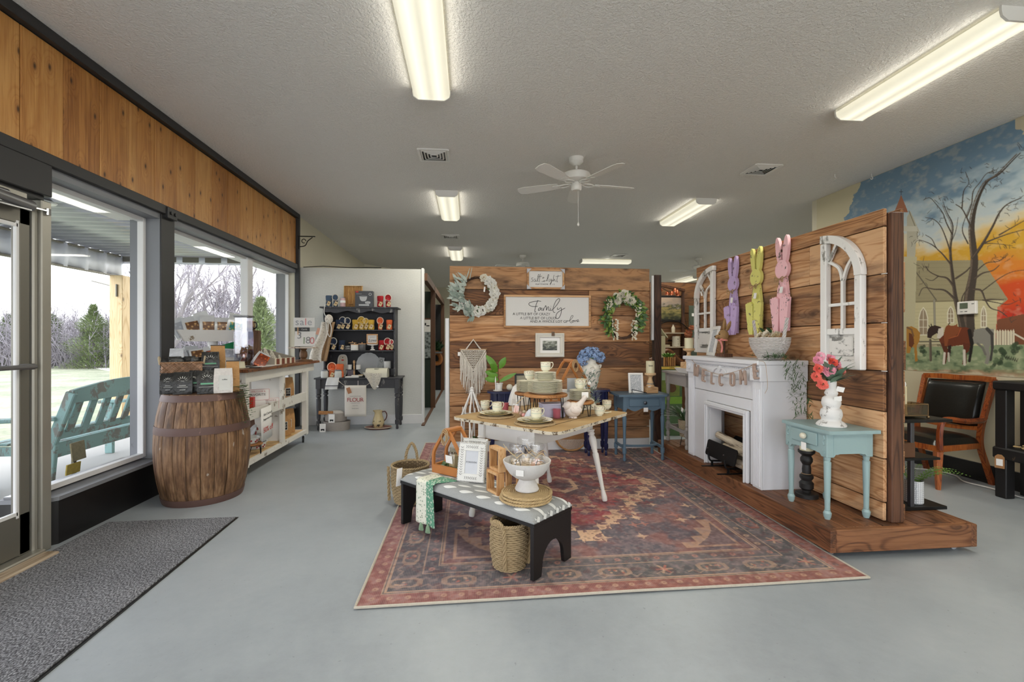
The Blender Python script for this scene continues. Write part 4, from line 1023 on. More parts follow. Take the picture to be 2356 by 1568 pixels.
M_prot=plain('grey_foam','b9bac0',.7)
for sx in(-1,1):
 for sz in(-1,1):
  m=MB();pts=[(0,0),(-sx*.055,0),(0,-sz*.055)];
  if sx*sz>0:pts=pts[::-1]
  m.prism(pts,.045,Matrix.Translation((sx*(w_/2+.004),.02,sz*(h_/2+.004)))@Matrix.Rotation(PI/2,4,'X'));m.build('corner_protector',M_prot,ss)
# small picture
a,b_=py(1232,766,YF-.02),py(1298,821,YF-.02)
pc=frame_thing('landscape_photo_frame','distressed cream picture frame with a small dark landscape photo, below the Family sign','picture',(a.x+b_.x)/2,(a.z+b_.z)/2,b_.x-a.x,a.z-b_.z,.05,.035,paint('cream_frame_paint','cfcabd','8a8172',.3,12),board=M_paper)
for hh in(1,):
 m=MB();W2,H2=(b_.x-a.x)/2-.018,(a.z-b_.z)/2-.018
 m.tube([(-W2,-.02,-H2),(W2,-.02,-H2),(W2,-.02,H2),(-W2,-.02,H2)],.005,5,True);m.build('bead',M_white,pc)
bb=NB('landscape_photo');nz=bb.n('TexNoise',0,None,Vector=bb.vmul(bb.obj(),(9,9,22)),Scale=2.2,Detail=5.0);sx=bb.t.nodes.new('ShaderNodeSeparateXYZ');bb.set(sx.inputs[0],bb.obj())
pm=bb.fin(bb.ramp(bb.math('ADD',nz,bb.math('MULTIPLY',sx.outputs[2],2.2)),(.36,'2a2e26'),(.52,'6b6f5e'),(.68,'b9bab0')),.4)
MB().box((0,-.004,-.005),(.175,.003,.115)).build('photo',pm,pc)
m=MB();m.box((.035,-.03,.135),(.035,.012,.05),None,.002);m.build('clip',plain('twig_brown','6f5a48',.8),pc)
# ---- leaves / flowers helpers
M_sage=plain('sage_leaf','b3bcb2',.8,0,.2,30);M_sage2=plain('silver_green_leaf','8c9a90',.8,0,.25,30);M_leaf=plain('fresh_green_leaf','3f6132',.5,0,.4,12);M_leaf2=plain('lime_leaf','7d9440',.5,0,.3,15);M_petal=plain('ivory_petal','d9d2c0',.85,0,.18,40);M_petalw=plain('white_petal','dcdad2',.85,0,.15,40);M_vine=plain('grapevine','4a3528',.9,0,.3,20)
def flower(m,c,r,n=18,d=(0,-1,0),pet=.55,rr=R):
 c=Vector(c);d=Vector(d).normalized();t1=d.orthogonal().normalized();t2=d.cross(t1)
 for i in range(n):
  f_=math.sqrt((i+.5)/n);a=i*2.4;out=t1*math.cos(a)+t2*math.sin(a)
  p=c+out*(r*f_*.55)+d*(r*.45*(1-f_*f_));dr=(out*(.35+f_)+d*(1.0-.7*f_))
  m.leaf(p,dr,r*pet*rr.uniform(.8,1.2),r*pet*1.15,up=d,curl=.1,fold=-.25,n=3)
def wreath_ring(m,cx,cz,rx,rz_,n=10,tr=.012,a0=0,a1=2*PI,rr=R):
 for k in range(n):
  ph=rr.uniform(0,6);pts=[]
  for i in range(37):
   a=a0+(a1-a0)*i/36;q=1+.05*math.sin(3*a+ph)+rr.uniform(-.015,.015);pts.append((cx+rx*q*math.cos(a),-.03+.02*math.sin(5*a+ph),cz+rz_*q*math.sin(a)))
  m.tube(pts,tr*rr.uniform(.25,.5),4)
# left wreath
p=py(1098,677,YF-.03);W_=thing('lambs_ear_wreath','grapevine wreath with pale lamb\'s-ear leaves and white blossoms, top left of the partition','wreath',(p.x,YF-.01,p.z))
m=MB();wreath_ring(m,0,0,.19,.20,12);q=m.build('vine_ring',M_vine,W_);q['kind']='stuff'
m=MB();m2=MB()
for i in range(105):
 a=R.uniform(math.radians(128),math.radians(262));r_=.20+R.uniform(-.05,.09);base=Vector((r_*math.cos(a),-.05-R.uniform(0,.04),r_*1.02*math.sin(a)))
 d=Vector((math.cos(a)*R.uniform(.2,1),R.uniform(-.7,-.1),math.sin(a)*.4+R.uniform(-.2,1.0)));(m if i%2 else m2).leaf(base,d,R.uniform(.06,.11),R.uniform(.022,.038),up=(0,-1,0),n=3)
for i in range(16):
 a=R.uniform(2.0,3.9);b0=Vector((.2*math.cos(a),-.06,.2*math.sin(a)));m.tube([b0,b0+Vector((R.uniform(-.16,.06),-.02,R.uniform(.05,.17)))],[.006,.003],5)
q=m.build('silver_leaves',M_sage,W_);q['kind']='stuff';q=m2 .build('sage_leaves',M_sage2,W_);q['kind']='stuff'
for i,a in enumerate([68,52,38,25,12,0,-12,-25,-40,-55,-72,-90,-108,-125,-140]):
 a=math.radians(a);m=MB();flower(m,(.205*math.cos(a),-.055,.205*math.sin(a)),.05+.008*(i%3),26,(0,-1,.1));m.build('blossom',M_petalw if i%3 else M_petal,W_)
m=MB()
for i in range(26):
 a=R.uniform(-2.2,1.0);m.leaf((.2*math.cos(a),-.04,.2*math.sin(a)),(R.uniform(-1,1),-.4,R.uniform(-1,.6)),.07,.028,up=(0,-1,0),n=3)
q=m.build('green_leaves',M_leaf,W_);q['kind']='stuff'
MB().box((.085,-.04,.06),(.018,.003,.06),(0,.1,0)).build('price_tag',M_paper,W_)
# right wreath
p=py(1433,726,YF-.03);W_=thing('hydrangea_wreath','leafy green wreath with cream hydrangeas on top and hanging cream flower spikes','wreath',(p.x,YF-.01,p.z))
m=MB();wreath_ring(m,0,-.02,.19,.255,14);q=m.build('vine_ring',M_vine,W_);q['kind']='stuff'
ma,mb_=MB(),MB()
for i in range(380):
 a=R.uniform(math.radians(-25-25),math.radians(232));
 r_=R.uniform(.75,1.28);base=Vector((.20*r_*math.cos(a),-.03-R.uniform(0,.06),.23*r_*math.sin(a)))
 d=Vector((math.cos(a)*.5+R.uniform(-.5,.5),R.uniform(-.8,-.1),R.uniform(-1.1,.4)));(ma if i%3 else mb_).leaf(base,d,R.uniform(.045,.085),R.uniform(.018,.034),up=(0,-1,0),n=3)
q=ma.build('green_leaves',M_leaf,W_);q['kind']='stuff';q=mb_.build('lime_leaves',M_leaf2,W_);q['kind']='stuff'
for(x,z,r_)in((0,.235,.095),(-.085,.185,.07),(.09,.18,.075),(-.10,.235,.05)):m=MB();flower(m,(x,-.07,z),r_,110,(0,-1,.1),.34);m.build('hydrangea_head',M_petal,W_)
for(x,z0,z1)in((-.185,.20,.07),(.165,.14,-.01),(-.115,-.04,-.29),(.115,-.05,-.29)):
 m=MB()
 for k in range(44):
  t=k/44;z=z0+(z1-z0)*t;a=R.uniform(0,6.28);r_=.036*(1-.55*t);m.leaf((x+r_*math.cos(a)*.7,-.085+r_*.5*math.sin(a),z),(math.cos(a),-1+math.sin(a)*.3,-.4),.03,.026,up=(0,-1,0),fold=-.3,n=2)
 m.build('flower_spike',M_petal,W_)
# macrame wall hanging
p=py(1089,803,YF-.03);W_=thing('macrame_hanging','cream knotted macrame wall hanging with a long pointed fringe, left side of the partition','wall hanging',(p.x,YF-.012,p.z))
M_rope=plain('cream_cotton_rope','d9d1c4',.95,0,.18,70,.4)
MB().tube([(-.16,-.012,0),(.16,-.012,0)],.006,8).build('rod',M_ltwood,W_)
MB().tube([(-.085,-.012,.0),(0,-.012,.115),(.085,-.012,0)],.009,7).build('hanging_cord',M_rope,W_)
m=MB()
for i in range(15):
 x=-.135+.27*i/14
 for s_ in(0,1):
  lim=-.22*(1-abs(x)/.145)-.04;pts=[]
  n=9
  for k in range(n+1):pts.append((x+(.0095 if(k+s_)%2 else-.0095),-.014-(.004 if k%2 else 0),lim*k/n))
  m.tube(pts,.0032,5)
for k in range(9):
 z=-.02-k*.026;w_=.135*(1-k/9.5)
 for j in range(int(w_/.016)*2+1):
  x=-w_+j*.016;m.sphere((x,-.020,z),.0068,6)
q=m.build('knotted_mesh',M_rope,W_);q['kind']='stuff'
m=MB()
for i in range(20):
 t=i/19;
 for s_ in(-1,1):m.sphere((s_*.140*(1-t),-.022,-.02-.24*t),.012,6)
q=m.build('knotted_border',M_rope,W_);q['kind']='stuff'
m=MB()
for layer,(zl,yy)in enumerate(((0,-.026),(.0,-.012))):
 for i in range(44):
  x=-.150+.30*i/43;zt=-.03-.24*(1-abs(x)/.15);zb=(-.24-.16*(1-abs(x)/.15)if layer==0 else-.36-.27*(1-abs(x)/.15)**.9)+R.uniform(-.015,.015)
  m.tube([(x,yy,zt),(x+R.uniform(-.008,.008),yy-R.uniform(0,.008),(zt+zb)/2),(x*1.03+R.uniform(-.01,.01),yy,zb)],[.0042,.0045,.0035],4)
q=m.build('fringe',M_rope,W_);q['kind']='stuff'
MB().box((-.165,-.014,-.055),(.035,.002,.045)).build('price_tag',M_paper,W_)
# ---- navy side tables (two) behind the dining table
M_navy=plain('navy_gloss_paint','1d2144',.25,0,.2)
M_navytop=plain('navy_table_top','22264a',.3,0,.15)
def tleg(mb,x,y,h,r=.02,z0=0.0,kind=0,M=None):
 if kind==0:p=[(.4,0),(.55,.01),(.75,.06),(.5,.10),(.9,.115),(.9,.13),(.6,.145),(.7,.2),(1.0,.55),(.9,.68),(.6,.71),(1.0,.73),(1.0,.76),(.7,.78),(1.0,.80),(1.15,.815),(1.15,1)]
 elif kind==1:p=[(.35,0),(.5,.005),(.6,.03),(.5,.09),(.42,.10),(.85,.12),(1.0,.17),(.95,.22),(.6,.235),(.7,.25),(.82,.30),(1.0,.60),(1.0,.75),(.65,.765),(.65,.78),(1.1,.80),(1.1,.84),(.8,.86),(1.15,.88),(1.15,1)]
 elif kind==2:p=[(.75,0),(.8,.02),(.95,.06),(.65,.1),(.7,.115),(1.0,.9),(.7,.92),(.9,.94),(.9,1)]
 else:p=[(.7,0),(.95,.02),(.9,.05),(.6,.07),(.95,.12),(.85,.15),(.6,.17),(.9,.19),(.9,.33),(.6,.35),(.9,.38),(.6,.41),(.95,.5),(.6,.6),(.9,.63),(.65,.66),(.95,.72),(.7,.82),(.9,.86),(1,1)]
 mb.lathe([(r*a,z0+h*b)for a,b in p],14,(x,y,0),M)
def navy_table(name,lb,x,y,w_,d_,h):
 o=thing(name,lb,'side table',(x,y,.0105),0,'navy side tables')
 n=28;pts=[(w_/2*(1+.05*math.cos(4*a))*math.copysign(abs(math.cos(a))**.45,math.cos(a)),d_/2*(1+.05*math.cos(4*a))*math.copysign(abs(math.sin(a))**.45,math.sin(a)))for a in[2*PI*i/n for i in range(n)]]
 MB().prism(pts,.022,None,h-.022).build('top',M_navytop,o)
 m=MB();m.prism([(a*.86,b*.8)for a,b in pts],.12,None,h-.142);m.build('apron',M_navy,o)
 for sx in(-.38,-.13,.13,.38):MB().cyl((sx*w_*.8,-d_/2*.86,h-.14),.008,.115,8).build('moulding',M_navy,o)
 for sx in(-1,1):
  for sy in(-1,1):m=MB();tleg(m,sx*(w_/2-.05),sy*(d_/2-.05),h-.14,.026,.0,1);q=m.build('leg',M_navy,o);MB().cyl((sx*(w_/2-.05),sy*(d_/2-.05),0),.008,.035,8).build('metal_foot',M_steel,q)
 return o
navy_table('navy_side_table','glossy navy side table at the left, carrying the potted plant and white balls',.44,5.20,.46,.28,.745)
navy_table('navy_side_table','glossy navy side table at the right, carrying the big cream vase',1.455,5.165,.30,.24,.755)
# plant in white pot
p=Vector((.335,5.18,.755));o=thing('fiddle_leaf_plant','small fiddle-leaf plant in a white pot on the left navy table','potted plant',p)
MB().lathe([(.032,0),(.042,.075),(.047,.078),(.047,.088),(.040,.088),(.038,.07)],20).build('pot',M_white,o)
m=MB();m.tube(cr([(0,0,.07),(-.005,0,.15),(-.01,0,.23),(.0,0,.30)],4),.006,6);m.build('stem',plain('stem_brown','6b4a30',.8),o)
for base,d,L,w_ in(((-.02,0,.25),(-.7,-.2,.9),.2,.075),((.0,0,.25),(.5,-.3,.9),.15,.075),((-.01,0,.17),(-.9,-.4,.35),.16,.085),((-.005,0,.13),(-.9,-.5,.1),.17,.08),((.0,0,.1),(1.0,-.2,.55),.22,.05),((-.01,0,.22),(-.5,-.5,.5),.14,.08)):
 MB().leaf(base,d,L,w_,up=(.1,-1,.35),curl=.12,fold=-.2,n=6).build('leaf',plain('fiddle_leaf_green','5d8f2a',.35,0,.4,18),o)
for x,y,lb in((.455,5.16,'white textured ball beside the potted plant on the navy table'),(.545,5.20,'second white textured ball, mostly hidden by the plate stack')):
 solo(MB().sphere((0,0,.037),.037,20,jit=.015),'decorative_ball',plain('shell_white','d3cfbf',.7,0,.2,60,.4),lb,'ball',(x,y,.757),group='white balls on the navy table')
o=frame_thing('black_photo_frame','small black leaning frame with pale lettering behind the plates','picture',.60,.845,.15,.19,.022,.015,M_black,y=5.30,board=plain('khaki_card','9a9682',.8))
o.rotation_euler=(-.12,0,0)
o=thing('white_tag_stand','white cone-topped wand leaning by the plant pot','ornament',(.29,5.08,.757));MB().lathe([(.004,0),(.006,.1),(.009,.11),(.001,.17)],8).build('wand',M_white,o)
solo(MB().lathe([(.001,0),(.03,0),(.052,.012),(.05,.016),(.001,.012)],20),'white_saucer',M_white,'small white saucer in front of the plant pot','saucer',(.315,5.09,.755))
# big vase with hydrangeas
p=Vector((1.40,5.165,.767));o=thing('cream_vase','large cream ceramic vase on the right navy table holding blue hydrangeas','vase',p)
M_crackle=plain('cream_glazed_ceramic','d8d3c8',.28,0,.06,12)
MB().lathe([(.06,0),(.065,.01),(.075,.06),(.098,.16),(.108,.215),(.095,.265),(.06,.295),(.055,.33),(.062,.355),(.072,.36),(.064,.362),(.05,.34)],36).build('body',M_crackle,o)
for s_ in(-1,1):MB().tube(cr([(s_*.085,0,.27),(s_*.115,0,.275),(s_*.11,0,.25),(s_*.1,0,.24)],4),.009,8).build('handle',M_crackle,o)
m=MB();m.tube(cr([(-.04,-.10,.245),(-.02,-.108,.255),(.0,-.105,.26),(.01,-.107,.24),(.02,-.105,.2)],4),.004,5);m.tube(cr([(-.035,-.104,.225),(.0,-.108,.235)],4),.003,5);m.build('relief_ornament',M_crackle,o)
fl=thing('blue_hydrangeas','bunch of pale blue hydrangeas in the large cream vase','flowers',p)
M_blue=plain('hydrangea_blue','8fa9d0',.85,0,.35,30)
for(x,y,z,r_)in((-.10,-.02,.34,.07),(.03,-.02,.405,.075),(-.02,.03,.42,.06),(.10,-.01,.365,.06),(-.08,.02,.40,.05)):
 m=MB()
 for i in range(90):
  v=Vector((R.gauss(0,1),R.gauss(0,1),R.gauss(0,1))).normalized();c=Vector((x,y,z))+v*r_
  for k in range(3):
   t=v.orthogonal().normalized();t.rotate(Matrix.Rotation(k*2.1+i,3,v));m.leaf(c,t+v*.25,.021,.019,up=v,n=1)
 q=m.build('flower_head',M_blue,fl)
MB().leaf((-.03,-.05,.36),(.1,-1,.1),.09,.06).build('leaf',M_leaf,fl)
TZ0=.7005
def arch_lantern(name,lb,loc,rz,w_,d_,h,fill=None):
 Mo=plain('honey_wood','b06f35',.45,0,.2,10);o=thing(name,lb,'lantern',loc,rz)
 for sy in(-1,1):
  for sx in(-1,1):
   pts=cr([(sx*(w_/2-.01),sy*d_/2,.05),(sx*(w_/2-.012),sy*d_/2,h*.42),(sx*w_*.40,sy*d_/2,h*.56),(sx*w_*.22,sy*d_/2,h*.80),(sx*w_*.1,sy*d_/2,h*.95),(0,sy*d_/2,h)],5)
   MB().tube(pts,.013,4,flat=1.0).build('arch_rib',Mo,o)
 MB().box((0,-d_/2,.03),(w_,.018,.06),None,.003).build('base_rail',Mo,o);MB().box((0,d_/2,.03),(w_,.018,.06),None,.003).build('base_rail',Mo,o)
 for sx in(-1,1):MB().box((sx*(w_/2-.009),0,.03),(.018,d_-.02,.06),None,.003).build('end_rail',Mo,o)
 MB().box((0,0,.012),(w_-.02,d_-.01,.015)).build('base_board',Mo,o);MB().box((0,0,h),(.05,d_+.02,.03),None,.006).build('ridge',Mo,o)
 m=MB()
 for k in range(3):m.tube([(.03*math.cos(a)*(1-k*.15),-d_/2-.02-.006*k,h-.03-k*.01+.045*math.sin(a))for a in np.linspace(0,6.2,16)],.004,5,True)
 m.build('jute_loop',M_string,o);return o
arch_lantern('wooden_arch_lantern','tall bent-wood arch lantern standing behind the plate stacks',(.93,4.17,TZ0),.25,.33,.17,.435)
o=thing('lambs_ear_sprig','bushy pale green artificial sprig beside the plate stack','greenery',(1.045,4.03,TZ0))
m=MB()
for i in range(150):
 a=R.uniform(0,6.28);z=R.uniform(.0,.34);m.leaf((R.uniform(-.02,.1)+.03*math.cos(a),.03*math.sin(a),z),(math.cos(a),math.sin(a),.9),R.uniform(.035,.06),.018,n=2)
q=m.build('leaves',M_sage2,o);q['kind']='stuff'
for(x,z)in((.02,.24),(-.03,.2)):MB().sphere((x,-.04,z),.018,10).build('berry',M_white,o)
# white geometric lantern on the floor left
o=thing('white_slat_lantern','tall white slatted hexagonal lantern standing on the floor at the left of the partition','lantern',(.03,5.22,.010))
for k in range(6):
 a=k*PI/3+.3;c_,s_=math.cos(a),math.sin(a);r_=.125
 MB().tube([(r_*c_,r_*s_,.0),(r_*c_,r_*s_,.47),(.012*c_,.012*s_,.74)],.011,4).build('upright',M_white,o)
 a2=a+PI/3
 for z in(.012,.47):MB().bar((r_*c_,r_*s_,z),(r_*math.cos(a2),r_*math.sin(a2),z),.016,.018).build('ring_rail',M_white,o)
 a3=a+PI/6;rr_=r_*.866
 MB().bar((rr_*math.cos(a3),rr_*math.sin(a3),.02),(r_*c_,r_*s_,.40),.010,.012).build('brace',M_white,o);MB().bar((rr_*math.cos(a3),rr_*math.sin(a3),.47),(rr_*math.cos(a3),rr_*math.sin(a3),.56),.01,.01).build('slat',M_white,o)
MB().lathe([(.01,.72),(.028,.74),(.02,.76),(.024,.775),(.01,.79)],14).build('finial',M_white,o)
MB().prism([(.12*math.cos(k*PI/3+.3),.12*math.sin(k*PI/3+.3))for k in range(6)],.012).build('base',M_white,o)
o=thing('boxwood_ball','green leafy boxwood cluster inside the white slatted lantern','greenery',(.045,5.22,.024))
m=MB()
for i in range(420):
 v=Vector((R.gauss(0,1),R.gauss(0,1),R.gauss(0,1))).normalized();m.leaf(Vector((0,0,.11))+Vector((v.x*.06,v.y*.06,v.z*.09)),v,.02,.012,n=1)
q=m.build('leaves',M_leaf,o);q['kind']='stuff';MB().cyl((0,0,0),.03,.05,12).build('pot',M_white,o)
# round rattan tray leaning
o=thing('rattan_tray','large round open-weave rattan tray leaning on the baseboard under the table','tray',(1.215,5.37,.012),0,rot=(math.radians(-7),0,0))
M_rat=plain('rattan','bb8a52',.6,0,.2,30)
m=MB();r_=.205;m.tube([(r_*math.cos(a),-.02,r_+r_*math.sin(a))for a in np.linspace(0,2*PI,49)[:-1]],.010,6,True);m.tube([(r_*.97*math.cos(a),-.045,r_+r_*.97*math.sin(a))for a in np.linspace(0,2*PI,49)[:-1]],.006,6,True);m.build('rim',M_rat,o)
m=MB()
for fam_ in range(3):
 an=fam_*PI/3;dx,dz=math.cos(an),math.sin(an);nx,nz_=-dz,dx
 for k in range(-11,12):
  off=(k+.5)*.0180
  if abs(off)>=r_*.97:continue
  hl=math.sqrt(r_**2*.94-off*off)
  m.bar((nx*off-dx*hl,-.02-.002*fam_,r_+nz_*off-dz*hl),(nx*off+dx*hl,-.02-.002*fam_,r_+nz_*off+dz*hl),.0045,.002)
q=m.build('open_weave',M_rat,o);q['kind']='stuff'
# ---- blue-grey side table
M_blug=paint('blue_grey_paint','566d7e','3f5160',.15,10,.5)
o=thing('blue_side_table','blue-grey side table with a drawer and turned legs, right of the plank partition','side table',(1.90,4.99,.012),0)
w_,d_,h=.50,.36,.715
n=4
MB().prism([(-.29,-.19),(.24,-.21),(.29,-.15),(.29,.19),(-.27,.19),(-.29,.15)],.022,None,h-.012).build('top',M_blug,o)
for(a,b_,c_,d2)in((0,.15,.44,.02),(-.22,0,.02,.28),(.22,0,.02,.28)):MB().box((a,b_,h-.085),(c_,d2,.14)).build('apron',M_blug,o)
sc_pts=[(-.21,h-.012),(-.21,h-.155)]+[(-.21+.42*t/12,h-.155-.018*math.cos(4*PI*t/12+PI))for t in range(13)]+[(.21,h-.012)]
MB().prism(sc_pts,.018,Matrix.Translation((0,-.145,0))@Matrix.Rotation(PI/2,4,'X')).build('front_apron',M_blug,o)
dr=MB().box((0,-.166,h-.078),(.34,.016,.085),None,.004).build('drawer',M_blug,o)
MB().lathe([(.006,0),(.007,.012),(.018,.02),(.019,.03),(.001,.036)],14,(0,0,0)).build('knob',plain('pewter','4b4f55',.3,.7),dr,(0,-.174,h-.078),(PI/2,0,0))
MB().box((0,0,0),(.05,.002,.045),(.05,0,.05)).build('price_tag',M_paper,dr,(.0,-.21,h-.15))
for sx in(-1,1):
 for sy in(-1,1):
  m=MB();m.box((sx*.215,sy*.145,h-.085),(.045,.045,.15),None,.003);m.lathe([(r_*.019,z*(h-.16))for r_,z in((.7,0),(1,.03),(.7,.09),(.8,.12),(.8,.14),(1.2,.15),(1.2,.24),(.8,.25),(.85,.55),(1.1,.75),(1.25,.84),(.7,.9),(1.1,.92),(.8,.94),(1.1,.97),(1,1))],14,(sx*.215,sy*.145,0))
  m.build('leg',M_blug,o)
for sx in(-1,1):MB().bar((sx*.215,-.145,.14),(sx*.215,.145,.14),.02,.03,.003).build('stretcher',M_blug,o)
MB().tube(cr([(-.215,.0,.14),(-.1,-.05,.14),(.1,-.05,.14),(.215,0,.14)],6),.013,6).build('stretcher',M_blug,o)
# things on it
zt=.012+h+.010
bb=NB('lace_print');nz=bb.n('TexVoronoi',0,{'feature':'DISTANCE_TO_EDGE'},Vector=bb.obj(),Scale=70.0);M_lace=bb.fin(bb.ramp(nz,(.02,'d9d9d9'),(.12,'a3a7ab')),.6)
def leaning_frame(name,lb,loc,rz,w_,h_,t,mat,pic,tilt=.16):
 o=thing(name,lb,'picture frame',loc,0,rot=(-tilt,0,rz))
 for(a,c,ww,hh)in((0,h_-t/2,w_,t),(0,t/2,w_,t)):MB().box((a,0,c),(ww,.02,hh),None,.003).build('frame_rail',mat,o)
 for sx in(-1,1):MB().box((sx*(w_/2-t/2),0,h_/2),(t,.02,h_-2*t),None,.003).build('frame_stile',mat,o)
 MB().box((0,.004,h_/2),(w_-t,.006,h_-t)).build('picture',pic,o);return o
leaning_frame('lace_print_frame','small white frame with a grey lace print leaning on the blue-grey table',(1.86,4.96,zt),-.1,.165,.225,.022,M_white,M_lace)
o=thing('wire_easel','black folding wire plate easel lying on the blue-grey table','easel',(1.80,4.87,zt))
m=MB();m.tube([(-.03,0,.004),(-.02,0,.05),(-.01,0,.004)],.004,5);m.tube([(-.02,0,.05),(.16,.03,.006)],.004,5);m.build('wire',M_iron,o)
def candle_stand(name,lb,loc,s_=1.0,tagged=True):
 o=thing(name,lb,'candle holder',loc)
 MB().box((0,0,.033*s_),(.135*s_,.135*s_,.066*s_),None,.004).build('block_base',M_ltwood,o)
 MB().lathe([(r_*s_,z*s_)for r_,z in((.042,.066),(.045,.08),(.03,.10),(.036,.115),(.028,.13),(.02,.16),(.024,.18),(.034,.19),(.062,.20),(.064,.222),(.001,.222))],24).build('turned_stem',M_ltwood,o)
 if tagged:
  MB().tube([(.034*math.cos(a),.034*math.sin(a),.10)for a in np.linspace(0,6,18)],.006,5,True).build('bead_string',plain('silver_beads','9d9c96',.4,.3,.3,80),o);MB().box((-.03,-.05,.06),(.028,.004,.035),None,.001).build('charm',M_paper,o)
 return o
def pillar_candle(lb,loc,r_,h_,cat='candle'):
 o=thing('pillar_candle',lb,'candle',loc,0,'pillar candles');M_wax=plain('candle_wax','dad2ae',.45,0,.04)
 MB().lathe([(r_,0),(r_,h_-.004),(r_*.9,h_),(.001,h_-.006)],28).build('wax',M_wax,o);MB().tube([(0,0,h_-.006),(.004,0,h_+.014)],.0015,5).build('wick',M_ink,o)
 return o
candle_stand('wooden_candle_stand','pale wooden candle stand on a block base, on the blue-grey table',(2.03,4.98,zt))
c1=pillar_candle('cream pillar candle with script on the stand above the blue-grey table',(2.03,4.98,zt+.222),.047,.135)
text('love',.03,M_ink,c1,(-.012,-.048,.085))
# ================================================================ rolling platform and its plank wall
ZP=.18
PX0,PX1,PY0,PY1=2.17,3.15,2.56,5.10
pf=thing('rolling_platform','low stained timber platform on casters under the fireplace display','platform',((PX0+PX1)/2,(PY0+PY1)/2,0))
ox,oy=(PX0+PX1)/2,(PY0+PY1)/2
# deck boards run along y
nb=8
for k in range(nb):
 wd=(PX1-PX0-.04)/nb
 MB().box((0,0,0),(PY1-PY0-.07,wd-.005,.022),None,.003).build('deck_board',M_deck,pf,(-(PX1-PX0)/2+.02+wd*(k+.5),0,ZP-.011+R.uniform(-.001,.001)),(0,0,PI/2))
for(a,b_,L,rz)in((-(PX1-PX0)/2+.018,0,PY1-PY0,PI/2),((PX1-PX0)/2-.018,0,PY1-PY0,PI/2)):MB().box((0,0,0),(L,.036,ZP-.04),None,.004).build('side_beam',M_deck,pf,(a,b_,(ZP-.002+.04)/2),(0,0,rz))
for s_ in(-1,1):MB().box((0,0,0),(PX1-PX0-.074,.036,ZP-.04),None,.004).build('end_beam',M_deck,pf,(0,s_*((PY1-PY0)/2-.018),(ZP-.002+.04)/2))
MB().box((0,0,.1),(PX1-PX0-.1,PY1-PY0-.1,.08)).build('core',M_darkpost,pf)
M_clear=plain('caster_grey','b9bdc2',.25,.2,.1)
for(a,b_)in((-.425,-1.19),(.40,-1.20),(-.425,1.18),(.42,1.18)):
 m=MB();m.cyl((0,0,0),.022,.018,16,Matrix.Translation((a,b_+.009,.022))@Matrix.Rotation(PI/2,4,'X'));q=m.build('caster_wheel',M_clear,pf)
 MB().box((a,b_,.045),(.04,.045,.012),None,.003).build('caster_plate',M_chrome,q)
XB=2.60
bw=thing('bunny_wall','reclaimed plank wall standing on the rolling platform behind the fireplace','partition',(XB+.07,3.83,ZP))
bw['category']='partition'
MB().box((.0,0,.975),(.085,2.36,1.95)).build('core',M_darkpost,bw)
zs=[2.16,2.045,1.745,1.435,1.13,.875,.575,.30,ZP+.004]
for k in range(8):
 z1,z0=zs[k],zs[k+1];ys_=[2.645,(4.2,3.28,3.9,4.4,3.3,4.0,3.5,4.1)[k],5.03]
 for a,b_ in zip(ys_,ys_[1:]):
  MB().box((0,0,0),(b_-a-.004,.024,z1-z0-.006),None,.004).build('plank',M_barn2 if k!=2 and k!=4 else M_barn,bw,(XB-XB-.07+.012+R.uniform(-.003,.004),(a+b_)/2-3.83,(z0+z1)/2-ZP),(0,0,PI/2))
zz=2.16-ZP;k=0
while zz>.02:
 h_=R.uniform(.14,.20);z0=max(.005,zz-h_)
 MB().box((0,0,0),(2.38,.024,zz-z0-.005),None,.003).build('plank',M_barn,bw,(.058+R.uniform(-.004,.004),-.0+R.uniform(-.006,.006),(zz+z0)/2),(0,0,PI/2));zz=z0
MB().box((.0,-1.195,.975),(.082,.035,1.945),None,.004).build('end_stud',M_darkpost,bw)
for z in(1.435,1.13,1.745):MB().box((-.062,-1.18,z-ZP),(.012,.03,.004)).build('spacer',M_white,bw)
def wp(u,v,x=XB-.02):q=px(u,v,x);return q
